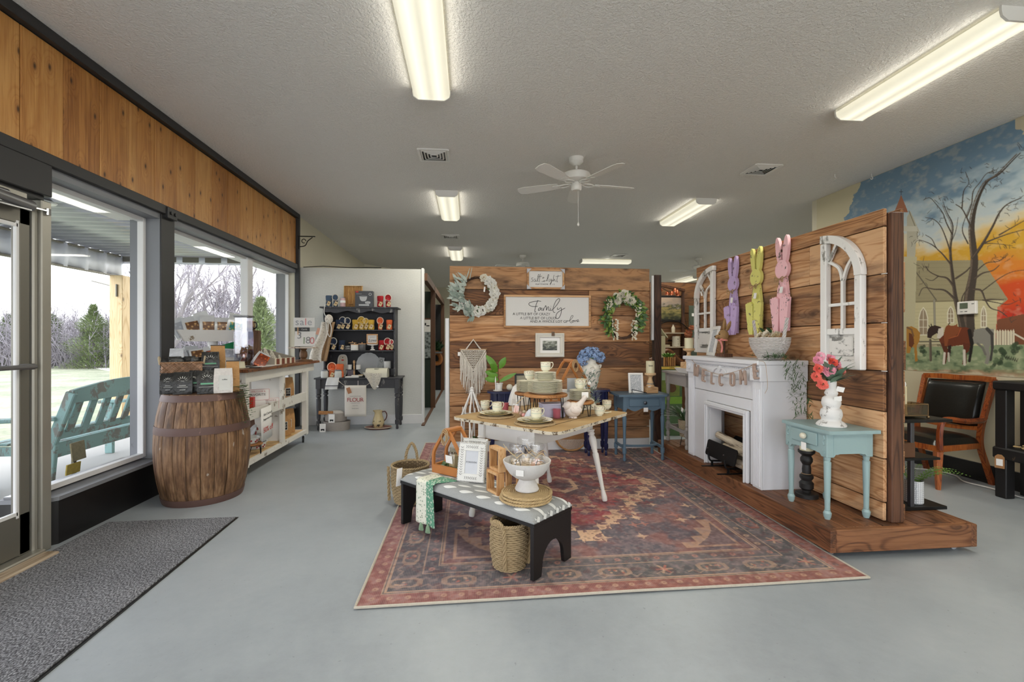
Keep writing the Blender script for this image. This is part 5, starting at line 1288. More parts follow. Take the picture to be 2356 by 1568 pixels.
# ---- things hung on it. local frame: X along wall towards viewer-left (world +y -> left), use rz=-90deg so local x = -world y ; faces -x
RZ=-PI/2
def arch_window(name,lb,u0,v0,u1,v1,big):
 a,b_=wp(u0,v0),wp(u1,v1);w_=a.y-b_.y;h=a.z-b_.z;cy=(a.y+b_.y)/2
 Mw=paint('chippy_white_paint','e8e6e2','8b8982',.58,9,.7,(1,1,.35),.06,.3);Mp=paint('chippy_panel_paint','e0ddd7','7f7d78',.75,10,.7,(.35,1,1),.06,.3)
 o=thing(name,lb,'window frame',(XB-.018,cy,b_.z),RZ)
 t=.055 if big else .05;hw=w_/2
 MB().box((-hw+t/2,-.01,(h-t)*.5-.002),(t,.046,h-t-.004),None,.006).build('straight_stile',Mw,o)
 z1=h*.66
 MB().box((hw-t/2,-.01,z1/2),(t,.046,z1-.002),None,.006).build('straight_stile',Mw,o)
 n=14;out=[(-hw+(2*hw)*math.sin(PI/2*k/n),z1+(h-z1)*math.cos(PI/2*k/n))for k in range(n+1)]
 inn=[(-hw+(2*hw-t)*math.sin(PI/2*k/n),z1+(h-z1-t)*math.cos(PI/2*k/n))for k in range(n,-1,-1)]
 Mx=Matrix.Translation((0,.012,0))@Matrix.Rotation(PI/2,4,'X')
 MB().prism(out+inn,.044,Mx).build('arched_member',Mw,o)
 pz0=h*.27
 MB().box((0,-.006,t/2),(w_-2*t,.036,t),None,.004).build('bottom_rail',Mw,o);MB().box((0,-.006,pz0),(w_-2*t,.036,t*.8),None,.004).build('middle_rail',Mw,o)
 MB().box((0,.004,(pz0+t)/2),(w_-2*t,.015,pz0-t)).build('panel',Mp,o)
 MB().box((0,-.008,(pz0+t)/2),(w_-2*t-.06,.014,pz0-t-.07),None,.006).build('raised_field',Mp,o)
 g=.022;cz=h*.50
 MB().box((0,-.002,(pz0+h*.62)/2+.02),(g,.026,h*.62-pz0),None,.003).build('muntin',Mw,o);MB().box((0,-.001,cz-.03),(w_-2*t,.022,g),None,.003).build('muntin',Mw,o)
 fz=h*.64
 MB().tube(cr([(0,-.002,fz-.01),(-hw*.18,-.002,fz+.09),(-hw+t,-.002,fz+.15)],6),.013,4).build('tracery_bar',Mw,o)
 MB().tube(cr([(0,-.002,fz-.01),(hw*.22,-.002,fz+.09),(hw*.62,-.002,fz+.18)],6),.013,4).build('tracery_bar',Mw,o)
 MB().tube([(-hw+t,-.002,fz+.15),(-hw*.30,-.002,h-.055-.02*h)],.013,4).build('tracery_bar',Mw,o)
 MB().tube([(-hw*.1,-.002,h*.90),(-hw*.55,-.002,fz+.16)],.010,4).build('tracery_bar',Mw,o)if False else None
 return o
arch_window('arched_window_frame','large chippy white half-arch window frame at the near end of the plank wall',1895,545,1990,852,True)
q=arch_window('arched_window_frame','smaller white half-arch window frame at the far end of the plank wall',1602,624,1645,812,False);q.scale=(-1,1,1)
MB().cyl((0,0,0),.008,.05,8).build('price_roll',M_paper,q,(-.02,-.05,.62),(.15,.2,0))
# wooden bunnies
def bunny(col,nm,lb,u0,v0,u1,v1):
 a,b_=wp(u0,v0),wp(u1,v1);H_=a.z-b_.z;cy=(a.y+b_.y)/2
 Mb=paint(nm,col,'5a5048',.55,30,.75,(1,1,.6),.06,.25)
 o=thing('wooden_bunny',lb,'bunny decoration',(XB-.014,cy,b_.z),RZ,'painted wooden bunnies on the plank wall')
 Mx=Matrix.Translation((0,.0,0))@Matrix.Rotation(PI/2,4,'X')
 def ell(cx,cz,rx,rz_,n=20,tilt=0):return[(cx+rx*math.cos(t)*math.cos(tilt)-rz_*math.sin(t)*math.sin(tilt),cz+rx*math.cos(t)*math.sin(tilt)+rz_*math.sin(t)*math.cos(tilt))for t in[2*PI*i/n for i in range(n)]]
 o.scale=(1.4,1,1)
 MB().prism(ell(0,H_*.655,.055,H_*.10),.028,Mx).build('head',Mb,o)
 for s_,tl in((-1,.10),(1,-.07)):MB().prism(ell(s_*.032,H_*.855,.021,H_*.145,16,tl),.026,Matrix.Translation((0,-.001*s_,0))@Mx).build('ear',Mb,o)
 MB().prism([(-.045,H_*.02),(.045,H_*.02),(.05,H_*.3),(.043,H_*.42),(.028,H_*.57),(-.028,H_*.57),(-.043,H_*.42),(-.05,H_*.3)],.026,Matrix.Translation((0,.004,0))@Mx).build('body',Mb,o)
 for s_ in(-1,1):
  pts=[(s_*.012,0),(s_*.045,.0),(s_*.062,H_*.06),(s_*.082,H_*.30),(s_*.085,H_*.355),(s_*.076,H_*.365),(s_*.070,H_*.357),(s_*.060,H_*.375),(s_*.050,H_*.362),(s_*.038,H_*.378),(s_*.027,H_*.36),(s_*.012,H_*.355),(s_*.006,H_*.2)]
  if s_<0:pts=pts[::-1]
  MB().prism(pts,.024,Matrix.Translation((0,-.022-(.006 if s_>0 else 0),0))@Mx).build('foot',Mb,o)
 m=MB();m.tube(cr([(-.05,-.032,H_*.575),(0,-.04,H_*.555),(.05,-.032,H_*.575)],5),.0035,5)
 m.tube(cr([(0,-.045,H_*.555),(-.035,-.05,H_*.58),(-.03,-.05,H_*.53),(0,-.045,H_*.555),(.035,-.05,H_*.575),(.03,-.05,H_*.52),(0,-.045,H_*.555),(-.01,-.05,H_*.47)],4),.003,5);m.build('twine_bow',M_string,o)
 MB().box((.022,-.05,H_*.44),(.022,.006,.05),(0,.15,0)).build('price_tag',M_paper,o)
bunny('c0a8d4','lilac_paint','lilac painted wooden bunny, farthest along the plank wall',1673,596,1706,770)
bunny('dad57a','yellow_paint','yellow painted wooden bunny, middle one of the three',1724,575,1763,769)
bunny('efbec4','pink_paint','pink painted wooden bunny, largest and nearest, above the wicker basket',1780,551,1828,765)
# ---------------------------------------------------------------- fireplace
XFp=2.235;FY0,FY1=3.29,4.46
Mf=plain('white_mantel_paint','d9dadd',.45,0,.03,6);
fpl=thing('white_fireplace','white painted wooden mantelpiece with an open hearth, on the rolling platform','fireplace',(XFp,(FY0+FY1)/2,ZP),RZ)
# local: x = -(y - yc) ; near end positive x ; y>0 into wall
Lx=(FY1-FY0)/2;D=XB-XFp-.01;Hh=1.17-ZP
def bx(nm,x0,x1,y0,y1,z0,z1,b=.003,par=None):return MB().box(((x0+x1)/2,(y0+y1)/2,(z0+z1)/2),(x1-x0,y1-y0,z1-z0),None,b).build(nm,Mf,par or fpl)
OX0,OX1,OZ=-.20,.37,.53
bx('side_panel',Lx-.03,Lx,.0,D,0,Hh-.03);bx('side_panel',-Lx,-Lx+.03,0,D,0,Hh-.03)
bx('front_panel',-Lx+.03,OX0-.05,.0,.02,0,.67);bx('front_panel',OX1+.05,Lx-.03,0,.02,0,.67);bx('front_panel',OX0-.05,OX1+.05,0,.02,OZ+.05,.67)
bx('upper_panel',-Lx+.03,Lx-.03,.002,.02,.674,Hh-.16)
bx('frieze_board',-Lx+.12,Lx-.12,-.012,.004,.82,Hh-.05,.004)
for s_ in(-1,1):
 x0=s_*(Lx-.055)
 bx('pilaster',x0-.055,x0+.055,-.018,.0,.0,Hh-.16)
 for k in range(5):MB().cyl((x0-.036+k*.018,-.018,.02),.0055,Hh-.24,8).build('flute',Mf,fpl)
 bx('corner_block',x0-.065,x0+.065,-.035,.0,Hh-.16,Hh-.03,.004);MB().lathe([(.035,0),(.035,.006),(.022,.01),(.018,.006),(.008,.012),(.001,.012)],20).build('rosette',Mf,fpl,(x0,-.035,Hh-.095),(PI/2,0,0))
bx('mantel_shelf',-Lx-.035,Lx+.02,-.06,D,Hh-.035,Hh,.005);bx('crown_moulding',-Lx-.015,Lx+.008,-.04,D-.01,Hh-.06,Hh-.035,.004)
bx('side_frieze',Lx-.002,Lx+.012,-.03,D,Hh-.16,Hh-.035,.003)
m=MB()
for k in range(40):m.sphere((-Lx+.2+k*(2*Lx-.4)/39,-.016,Hh-.075),.007,6)
q=m.build('beading',Mf,fpl);q['kind']='stuff'
m=MB()
for s_ in(-1,1):
 m.tube(cr([(0,-.015,.87),(s_*.03,-.018,.90),(s_*.08,-.018,.885),(s_*.11,-.018,.86),(s_*.15,-.016,.87)],4),.009,6)
m.sphere((0,-.015,.90),.028,10,(1,.4,1));m.build('carved_ornament',Mf,fpl)
# hearth surround, deep returns
for x0,x1,z0,z1 in((OX0-.05,OX0,0,OZ+.05),(OX1,OX1+.05,0,OZ+.05),(OX0,OX1,OZ,OZ+.05)):bx('surround_moulding',x0,x1,-.03,.0,z0,z1,.006)
for x0,x1,z0,z1 in((OX0-.03,OX0-.012,0,OZ+.02),(OX1+.012,OX1+.03,0,OZ+.02)):bx('surround_bead',x0,x1,-.042,-.03,z0,z1,.004)
bx('surround_bead',OX0-.03,OX1+.03,-.042,-.03,OZ+.02,OZ+.038,.004)
bx('hearth_cheek',OX0-.02,OX0,.0,.12,0,OZ);bx('hearth_cheek',OX1,OX1+.02,0,.12,0,OZ);bx('hearth_ceiling',OX0,OX1,.02,.12,OZ-.002,OZ+.015)
# log holder and birch logs
lh=thing('log_holder','black iron fireplace log holder with a flat front plate','log holder',(2.195,3.83,ZP+.001),RZ)
m=MB();pts=[(-.235,.0),(-.22,-.012),(.22,-.012),(.235,.0),(.235,.115),(.22,.13),(-.22,.13),(-.235,.115)]
m.prism(pts,.008,Matrix.Translation((0,0,.10))@Matrix.Rotation(PI/2-.22,4,'X'));m.build('front_plate',M_iron,lh)
for x in(-.13,.13):
 MB().tube(cr([(x,-.035,.12),(x,-.02,.06),(x,.03,.05),(x,.20,.05),(x,.25,.10),(x,.26,.22)],5),.008,6).build('cradle_bar',M_iron,lh);MB().bar((x,-.10,.006),(x,.24,.006),.022,.008,.002).build('foot_bar',M_iron,lh);MB().box((x,.0,.03),(.015,.015,.05)).build('upright',M_iron,lh)
 MB().cyl((0,0,0),.006,.006,8).build('rivet',M_chrome,lh,(x+.01,-.045,.17),(PI/2,0,0))
MB().prism([(-.235,0),(.235,0),(.235,.09),(.2,.12),(-.2,.12),(-.235,.09)],.006,Matrix.Translation((0,.275,.14))@Matrix.Rotation(PI/2,4,'X')).build('back_plate',M_iron,lh)
b=NB('birch_bark');v=b.n('TexNoise',0,None,Vector=b.vmul(b.obj(),(40,40,6)),Scale=1.0,Detail=4.0);M_birch=b.fin(b.ramp(v,(.34,'4a3f36'),(.42,'b3a48f'),(.6,'cbbfa9')),.85,0,v,.4,.004);M_cut=plain('cut_wood','b88d5c',.8,0,.2,30)
LG=[((2.29,3.72,.375),(0,-.0,.05),.030,.36,'thin birch log on top of the log pile'),((2.31,3.84,.43),(0,.2,.08),.032,.38,'birch log leaning across the top of the pile'),((2.29,3.81,.275),(0,0,-.02),.034,.42,'birch log in the middle of the pile'),((2.365,3.80,.275),(0,0,.02),.033,.42,'birch log at the back of the pile'),((2.37,3.79,.345),(0,0,.05),.03,.38,'birch log resting at the back upper edge')]
for(c_,rt_,r_,L,lb)in LG:
 o=thing('birch_log',lb,'log',c_,0,'birch logs in the hearth',rot=(PI/2+rt_[1]*.6,0,rt_[2]))
 m=MB();m.lathe([(r_*(1+.04*math.sin(k*2.1)),-L/2+L*k/8)for k in range(9)],14);m.build('bark',M_birch,o)
 for s_ in(-1,1):MB().cyl((0,0,s_*(L/2)-.002),r_*.94,.004,14).build('cut_end',M_cut,o)
 if r_<.0325:MB().cyl((0,0,0),.008,.05,8).build('knot',M_birch,o,(r_*.6,0,.08),(0,.9,0))
# twig letter banner
letters=[('1621',853,'N'),('1',0,'')]
ban=thing('letter_banner','string banner of twig letters hanging across the mantel front','banner',(XFp-.03,3.9,ZP))
def bl(u,v,dx=0.0):q=px(u,v,XFp-.045+dx);return(q.x-(XFp-.03),q.y-3.9,q.z-ZP)
MB().tube(cr([bl(1585,820),bl(1602,838),bl(1625,852),bl(1650,860),bl(1668,860),bl(1700,852),bl(1730,840),bl(1748,830)],4),.002,5).build('string',M_string,ban)
MB().tube(cr([bl(1748,830),bl(1760,835),bl(1764,860),bl(1766,890),bl(1760,905)],4),.0015,5).build('string_tail',M_string,ban)
M_twigl=plain('driftwood_twig','ab9486',.9,0,.25,30,.4)
segL={'L':[((.2,0),(.2,1)),((.2,0),(.9,0))],'C':[((.9,.85),(.5,1)),((.5,1),(.1,.8)),((.1,.8),(.1,.2)),((.1,.2),(.5,0)),((.5,0),(.9,.15))],'M':[((0,0),(.1,1)),((.1,1),(.5,.3)),((.5,.3),(.9,1)),((.9,1),(1,0))],'A':[((0,0),(.5,1)),((.5,1),(1,0)),((.2,.4),(.8,.4)),((.5,1),(.5,.1))],'H':[((0,0),(0,1)),((1,0),(1,1)),((0,.5),(1,.5)),((.3,.1),(.3,.95))],'I':[((.4,0),(.4,1)),((.7,0),(.7,1)),((.1,1),(.9,1)),((.1,0),(.9,0))],'S':[((1,.9),(.2,1)),((.2,1),(.2,.6)),((.2,.6),(.9,.45)),((.9,.45),(.9,.05)),((.9,.05),(.1,0))],'O':[((.1,.1),(.1,.9)),((.1,.9),(.5,1)),((.5,1),(.9,.9)),((.9,.9),(.9,.1)),((.9,.1),(.5,0)),((.5,0),(.1,.1))],'W':[((0,1),(.15,0)),((.15,0),(.5,.8)),((.5,.8),(.85,0)),((.85,0),(1,1)),((.4,0),(.5,.7))],'E':[((.1,0),(.1,1)),((.1,1),(.9,1)),((.1,.5),(.8,.5)),((.1,0),(.9,0)),((.3,0),(.3,1))]}
for ch,u,v0,v1,tl in(('W',1603,838,865,.1),('E',1621,850,876,.1),('L',1641,857,882,.05),('C',1661,860,887,0),('O',1687,858,887,0),('M',1712,852,885,-.05),('E',1743,838,870,-.12)):
 a,b_=bl(u,v0),bl(u,v1);h_=a[2]-b_[2];w_=h_*(.42 if ch in 'I' else .62);m=MB()
 for(p_,q_)in segL[ch]:
  m.bar((0,-(-w_/2+p_[0]*w_),p_[1]*h_),(0,-(-w_/2+q_[0]*w_),q_[1]*h_),.020,.016,.004)
 m.build('twig_letter',M_twigl,ban,(a[0]-.008,a[1],b_[2]),(tl,0,0))
# on the mantel
ZM=1.172
o=leaning_frame('white_lace_frame','white frame with a grey lace print leaning on the mantel, left end',(2.42,4.40,ZM),RZ-.25,.25,.30,.034,M_white,M_lace,.2)
rb_=thing('rabbit_bust','woven straw rabbit head on a small wooden stand with a pink ribbon, on the mantel','rabbit ornament',(2.36,4.04,ZM),RZ)
M_straw=plain('woven_straw','9d7b52',.9,0,.3,60,.5)
MB().box((0,0,.015),(.13,.09,.03),None,.003).build('base',M_darkpost,rb_);MB().cyl((0,0,.03),.008,.13,10).build('post',M_darkpost,rb_)
MB().sphere((0,-.01,.20),.05,16,(.85,.95,1.05),jit=.06).build('head',M_straw,rb_);MB().sphere((-.02,-.055,.185),.026,12,(1,1,.8),jit=.05).build('muzzle',M_straw,rb_)
for s_,t in((-1,.25),(1,.75)):MB().lathe([(.004,0),(.015,.03),(.018,.07),(.010,.11),(.001,.13)],10,fn=lambda a,z:1 if abs(math.sin(a))>.5 else .8).build('ear',M_straw,rb_,(s_*.02,.01,.235),(.1,t,0))
MB().sphere((.012,-.055,.21),.006,8).build('eye',M_ink,rb_);MB().sphere((-.02,-.082,.19),.006,8).build('nose',M_ink,rb_)
Mpk=plain('coral_ribbon','e08f86',.6,0,.1)
m=MB();m.sheet(lambda u,v:(.012-.03*u+.012*math.sin(v*5),-.03-.012*math.cos(v*4),.155-.115*v),3,8);m.build('ribbon_tail',Mpk,rb_,sol=.002)
m=MB();m.tube([(.03*math.cos(a),-.01+.03*math.sin(a),.155)for a in np.linspace(0,6.2,14)],.008,6,True);m.tube([(-.03,-.04,.16),(0,-.045,.15),(.03,-.04,.165)],[.012,.005,.012],6);m.build('ribbon_bow',Mpk,rb_)
def weave(mb,prof,n=40,rows=None,amp=.004,r=.005,sy=1.0,c=(0,0,0),fr=None):
 """prof: list of (radius, z) for each row of weaving"""
 for j,(rad,z)in enumerate(prof):
  pts=[]
  for i in range(n*2):
   a=PI*i/n;q=rad+amp*math.cos(PI*i+PI*j);f_=fr(a)if fr else 0
   pts.append((c[0]+q*math.cos(a),c[1]+sy*q*math.sin(a),c[2]+z+f_))
  mb.tube(pts,r,5,True)
# wicker basket with roses
bk=thing('wicker_basket','whitewashed wicker basket with upright handles on the mantel, filled with paper roses','basket',(2.38,3.43,ZM),RZ)
M_wick=plain('whitewashed_wicker','c2bcb7',.85,0,.25,40,.3)
prof=[(.085+.075*math.sin(min(1,k/13)*PI/2),.008+k*.0115)for k in range(15)]
m=MB();weave(m,prof,22,None,.004,.0068,.8);m.cyl((0,0,0),.08,.012,20);q=m.build('woven_body',M_wick,bk);q['kind']='stuff'
MB().lathe([(.05,.01),(.10,.05),(.14,.12),(.145,.15)],28,M=Matrix.Diagonal((1,.78,1,1)),cap=False).build('shadow_lining',plain('basket_shadow','6e6660',.9),bk)  # inner shell whose dark colour stands in for the shadow inside the basket
for s_ in(-1,1):
 m=MB()
 for k in range(3):m.tube([(s_*(.155+.05*t+.0)+.008*math.cos(t*14+k*2.1),.008*math.sin(t*14+k*2.1),.12+.20*t)for t in np.linspace(0,1,16)],[.008-.003*t for t in np.linspace(0,1,16)],6)
 m.build('twisted_handle',M_wick,bk)
rs=thing('paper_roses','cream and peach paper roses filling the wicker basket','flowers',(2.38,3.43,ZM+.12),RZ)
for(x,y,z,r_,mt_)in((-.09,-.02,.05,.045,'d9b98e'),(-.03,-.05,.06,.045,'dcd0b5'),(.04,-.04,.07,.05,'ddd3c0'),(-.05,.04,.065,.045,'d7c39c'),(.09,-.01,.055,.04,'d5c49f'),(.03,.04,.07,.04,'d8cdb8')):
 m=MB();flower(m,(x,y,z),r_,34,(0,-.8,.8),.5);m.build('rose',plain('rose_'+mt_,mt_,.85,0,.15,30),rs)
for x in(-.01,.075):m=MB();m.leaf((x,-.04,.09),(.1,-.5,.8),.06,.04);m.build('dark_leaf',M_leafd,rs)
gl_=thing('asparagus_garland','feathery green garland spilling over the near end of the mantel','garland',(2.38,3.38,ZM),RZ)
m=MB()
for i in range(700):
 t=R.random();q=Vector((-.22+.62*t,-.06+.04*math.sin(t*9),.012));
 if t>.62:q=Vector((.16+(t-.62)*.35+R.uniform(-.02,.02),.02+R.uniform(-.06,.08),.02-(t-.62)*1.1))
 else:q+=Vector((0,R.uniform(-.02,.12),R.uniform(0,.02)))
 if-.0<q.x<.17 and q.z<.0:q.x=.18
 m.leaf(q,(R.uniform(-.8,1),R.uniform(-1,.6),R.uniform(-.6,.5)if t>.6 else R.uniform(0,.5)),R.uniform(.03,.075),.006,n=2)
q=m.build('fern_needles',M_leaf,gl_);q['kind']='stuff'
# teal table
M_teal=paint('pale_teal_paint','93abab','72898a',.14,10,.45)
tt=thing('teal_side_table','pale teal corner side table with one drawer, at the near end of the platform','side table',(2.42,2.89,ZP),RZ)
# local: front faces -y(local) = -x world ; near end +x local
TH=.575;W2,D2=.165,.135
MB().prism([(-.20,-.18),(.235,-.18),(.20+.035,.17),(-.20,.17)],.022,None,TH-.022).build('top',M_teal,tt)
for s_ in(-1,1):
 for t_ in(-1,1):
  m=MB();tleg(m,s_*W2,t_*D2,TH-.17,.021,0,2);m.lathe([(.013,0),(.02,.012),(.024,.04),(.016,.055),(.018,.06)],14,(s_*W2,t_*D2,0));m.build('leg',M_teal,tt)
  MB().box((s_*W2,t_*D2,TH-.10),(.05,.05,.155),None,.003).build('corner_block',M_teal,tt)
def scal(L,h):
 return[(-L/2,0),(-L/2,-h)]+[(-L/2+L*t/16,-h+(.012*(1-math.cos(2*PI*min(1,t/3)))if t<3 else(.012*(1-math.cos(2*PI*min(1,(16-t)/3)))if t>13 else .022)))for t in range(1,16)]+[(L/2,-h),(L/2,0)]
MB().prism(scal(2*W2-.04,.155),.016,Matrix.Translation((0,-D2-.008,TH-.022))@Matrix.Rotation(PI/2,4,'X')).build('front_apron',M_teal,tt)
MB().box((0,D2,TH-.09),(2*W2,.016,.13)).build('back_apron',M_teal,tt)
for s_ in(-1,1):
 q=MB().prism(scal(2*D2-.04,.155),.016,Matrix.Translation((s_*(W2+.012),0,TH-.022))@Matrix.Rotation(PI/2,4,'Z')@Matrix.Rotation(PI/2,4,'X')).build('side_apron',M_teal,tt)
 MB().box((s_*(W2+.014),0,TH-.075),(.006,2*D2-.07,.075),None,.002).build('side_panel',M_teal,tt)
dr=MB().box((0,-D2-.030,TH-.078),(2*W2-.10,.012,.082),None,.003).build('drawer',M_teal,tt)
MB().sphere((0,0,0),.021,16).build('knob',plain('cream_ceramic_knob','d8d2bd',.3,0,.1),dr,(.02,-D2-.055,TH-.07))
MB().box((0,0,0),(.045,.002,.05)).build('price_tag',M_paper,dr,(.035,-D2-.062,TH-.135))
for s_ in(-1,1):m=MB();m.tube(cr([(0,0,.03),(.006,0,.01),(-.006,0,-.01),(.004,0,-.03)],4),.005,6);m.build('carved_drop',M_teal,tt,(s_*W2,-D2-.027,TH-.07));MB().cyl((0,0,0),.012,.006,12).build('rosette',M_teal,tt,(s_*W2,-D2-.025,TH-.15),(PI/2,0,0))
# vase on it
vs=thing('white_bulbous_vase','chippy white baluster vase on the teal table','vase',(2.40,2.83,ZP+TH))
Mv=paint('chippy_plaster','dbd9d6','8f8b85',.55,22,.7)
MB().lathe([(q_.x,q_.y)for q_ in cr([(.085,0,0),(.086,.010,0),(.072,.028,0),(.056,.042,0),(.064,.075,0),(.058,.108,0),(.047,.12,0),(.056,.15,0),(.050,.185,0),(.034,.20,0),(.039,.218,0),(.030,.245,0),(.031,.295,0),(.024,.297,0),(.02,.27,0)],4)],30).build('body',Mv,vs)
for(x,y,z,rr_)in((.0,-.055,.185,-.15),(.035,-.035,.245,.2)):MB().box((0,0,0),(.048,.002,.034)).build('price_tag',M_paper,vs,(x,y,z),(.2,rr_,-.2))
fb=thing('carnation_bouquet','bouquet of coral and pink carnations with green leaves in the white vase','flowers',(2.40,2.83,ZP+TH+.28))
for(x,y,z,r_,c_)in((-.09,.02,.17,.04,'ec9bb0'),(-.11,-.01,.11,.04,'ec6a5c'),(-.05,-.03,.10,.055,'ee9fb2'),(-.12,.0,.05,.04,'ef7566'),(.01,.0,.155,.04,'e8604e'),(.05,.02,.14,.045,'ee98ae'),(-.09,-.02,-.005,.045,'f07a6c'),(.06,-.02,.09,.035,'e88c7c'),(-.06,.03,.2,.04,'efb0c0'),(.02,.03,.18,.04,'ef9aac')):
 x,y,z,r_=x*.9,y,z*.9,r_*.85;m=MB();flower(m,(x,y,z),r_,44,(x*3,-1+y,.4),.5);m.build('carnation',plain('carnation_'+c_,c_,.8,0,.15,30),fb)
 MB().tube([(0,0,-.04),(x*.5,y*.5,z*.5),(x,y,z-.01)],.0025,4).build('stem',M_leafd,fb)
Mg=plain('eucalyptus_leaf','6d8a72',.6,0,.25,20)
for k in range(22):m=MB();m.leaf((R.uniform(-.02,.02),R.uniform(-.02,.02),R.uniform(-.01,.05)),(R.uniform(-.9,.9),R.uniform(-.9,.3),R.uniform(.5,1.3)),R.uniform(.10,.16),.045,n=4,curl=.3);m.build('leaf',Mg,fb)
# black candle holder under the table
o=thing('black_candle_holder','tall black turned wooden candle holder under the teal table','candle holder',(2.46,3.13,ZP))
Mbk=paint('worn_black_paint','1c1b1b','57493f',.15,20,.5)
MB().lathe([(.075,0),(.075,.025),(.07,.03),(.028,.035),(.03,.05),(.045,.065),(.047,.10),(.032,.12),(.045,.14),(.045,.155),(.028,.17),(.03,.20),(.026,.235),(.04,.26),(.04,.28),(.03,.30),(.055,.325),(.055,.34),(.001,.34)],26).build('turned_body',Mbk,o)
MB().tube([(.032*math.cos(a),.032*math.sin(a),.17)for a in np.linspace(0,6.28,16)[:-1]],.002,4,True).build('string',M_string,o)
pillar_candle('cream pillar candle on the black candle holder under the teal table',(2.46,3.13,ZP+.34),.043,.10)
# grey turned table at the far end
M_gt=paint('warm_grey_paint','9b9691','7a746d',.2,10,.55)
gt=thing('grey_turned_table','warm grey side table with bobbin-turned legs behind the fireplace','side table',(2.42,4.82,ZP),RZ)
GH=.80
MB().prism([(-.30,-.19),(.27,-.19),(.27,.17),(-.30,.17)],.022,None,GH-.022).build('top',M_gt,gt)
for(a,b_,c_,d2)in((-.0,-.14,.46,.018),(-.24,0,.018,.26),(.21,0,.018,.26)):MB().box((a,b_,GH-.085),(c_,d2,.12)).build('apron',M_gt,gt)
for sx in(-.24,.22):
 for sy in(-.145,.145):m=MB();tleg(m,sx,sy,GH-.14,.024,0,3);m.box((sx,sy,.17),(.045,.045,.07),None,.003);m.box((sx,sy,GH-.08),(.045,.045,.13));m.build('leg',M_gt,gt)
for sy in(-.145,.145):MB().box((-.01,sy,.17),(.44,.02,.035)).build('stretcher',M_gt,gt)
for sx in(-.24,.22):MB().box((sx,0,.17),(.02,.26,.035)).build('stretcher',M_gt,gt)
o=thing('white_tray_riser','white flared wooden tray on the grey turned table','tray',(2.33,4.66,ZP+GH))
m=MB();m.add([(-.07,-.10,0),(.09,-.10,0),(.09,.10,0),(-.07,.10,0),(-.10,-.15,.05),(.12,-.15,.05),(.12,.15,.05),(-.10,.15,.05)],[(3,2,1,0),(4,5,6,7),(0,1,5,4),(1,2,6,5),(2,3,7,6),(3,0,4,7)]);m.build('tray',M_white,o)
o=candle_stand('wooden_candle_stand','pale wooden beaded candle stand on the white tray by the mantel',(2.33,4.67,ZP+GH+.05),.95,False)
pillar_candle('cream pillar candle beside the far end of the mantel',(2.33,4.67,ZP+GH+.05+.211),.045,.11)
# basket plant under it
o=thing('flowering_basket_plant','rope-wrapped pot on thin legs with green leaves and white flower spikes under the grey table','potted plant',(2.36,4.80,ZP),RZ)
M_ropep=plain('natural_rope','b7a78c',.9,0,.25,50,.4)
m=MB();prof=[(.055+.022*k/15,.10+k*.0115)for k in range(16)];weave(m,prof,14,None,.002,.0062);m.cyl((0,0,.10),.055,.16,18);q=m.build('rope_pot',M_ropep,o);q['kind']='stuff'
for k in range(3):a=k*2.1+.4;MB().tube([(.04*math.cos(a),.04*math.sin(a),.11),(.06*math.cos(a),.06*math.sin(a),0)],.004,5).build('leg',M_iron,o)
for k in range(46):a=R.uniform(0,6.28);m=MB();m.leaf((.03*math.cos(a),.03*math.sin(a),.27),(math.cos(a)*.7,math.sin(a)*.7-.2,R.uniform(.5,1.5)),R.uniform(.12,.22),.055,n=4);m.build('leaf',(M_leaf,Mg)[k%2],o)
for k in range(5):
 m=MB();d=Vector((-.9,-.25-.1*k,.35-.12*k+.2)).normalized();p0=Vector((-.02,-.02,.30))
 for j in range(34):t=.09+.14*j/34;q=p0+d*t+Vector((0,0,-.4*t*t));a=j*2.4;m.leaf(q,(math.cos(a),math.sin(a),.6),.014,.012,n=1)
 m.tube([p0,p0+d*.1,p0+d*.23+Vector((0,0,-.02))],.002,4);m.build('flower_spike',M_petalw,o)
MB().box((.10,-.09,.40),(.04,.002,.045),(0,.3,0)).build('price_tag',M_paper,o)
# ================================================================ dining table
TZ=.70
M_tt=wood('scrubbed_table_top','917149','a98959','bd9f70','x',1.2,.1,.2,.6,None,.5,.05);M_tedge=paint('chipped_table_edge','cdc4b0','5e4d38',.75,16,.8,(1,1,1),.08,.3)
M_tw=paint('worn_white_leg_paint','dcd9d3','9c9182',.25,9,.6,(1,1,.4))
dt=thing('dining_table','old drop-leaf table with a scrubbed top, chipped edge and white turned legs','table',(.62,3.80,.0098))
Lc,Fc,Rc=Vector((-.150,3.775)),Vector((.585,3.03)),Vector((1.385,3.86));Bc=Lc+Rc-Fc
cor=[Lc,Fc,Rc,Bc];n=4;out=[]
for i in range(4):
 p0,p1,p2=cor[i-1],cor[i],cor[(i+1)%4];r_=.12 if i in(1,)else .07
 a=p1+(p0-p1).normalized()*r_;b_=p1+(p2-p1).normalized()*r_
 for k in range(7):t=k/6;out.append(a*(1-t)**2+p1*2*t*(1-t)+b_*t*t)
# wavy leaf edge between the front corner and the right tip
tp=[(p.x-.62,p.y-3.80)for p in out]
m=MB();m.prism(tp,.022,None,TZ-.0098-.0225);m.build('edge_band',M_tedge,dt)
q=MB().prism([(x*.996,y*.996)for x,y in tp],.003,None,TZ-.0098-.003).build('table_top',M_tt,dt)
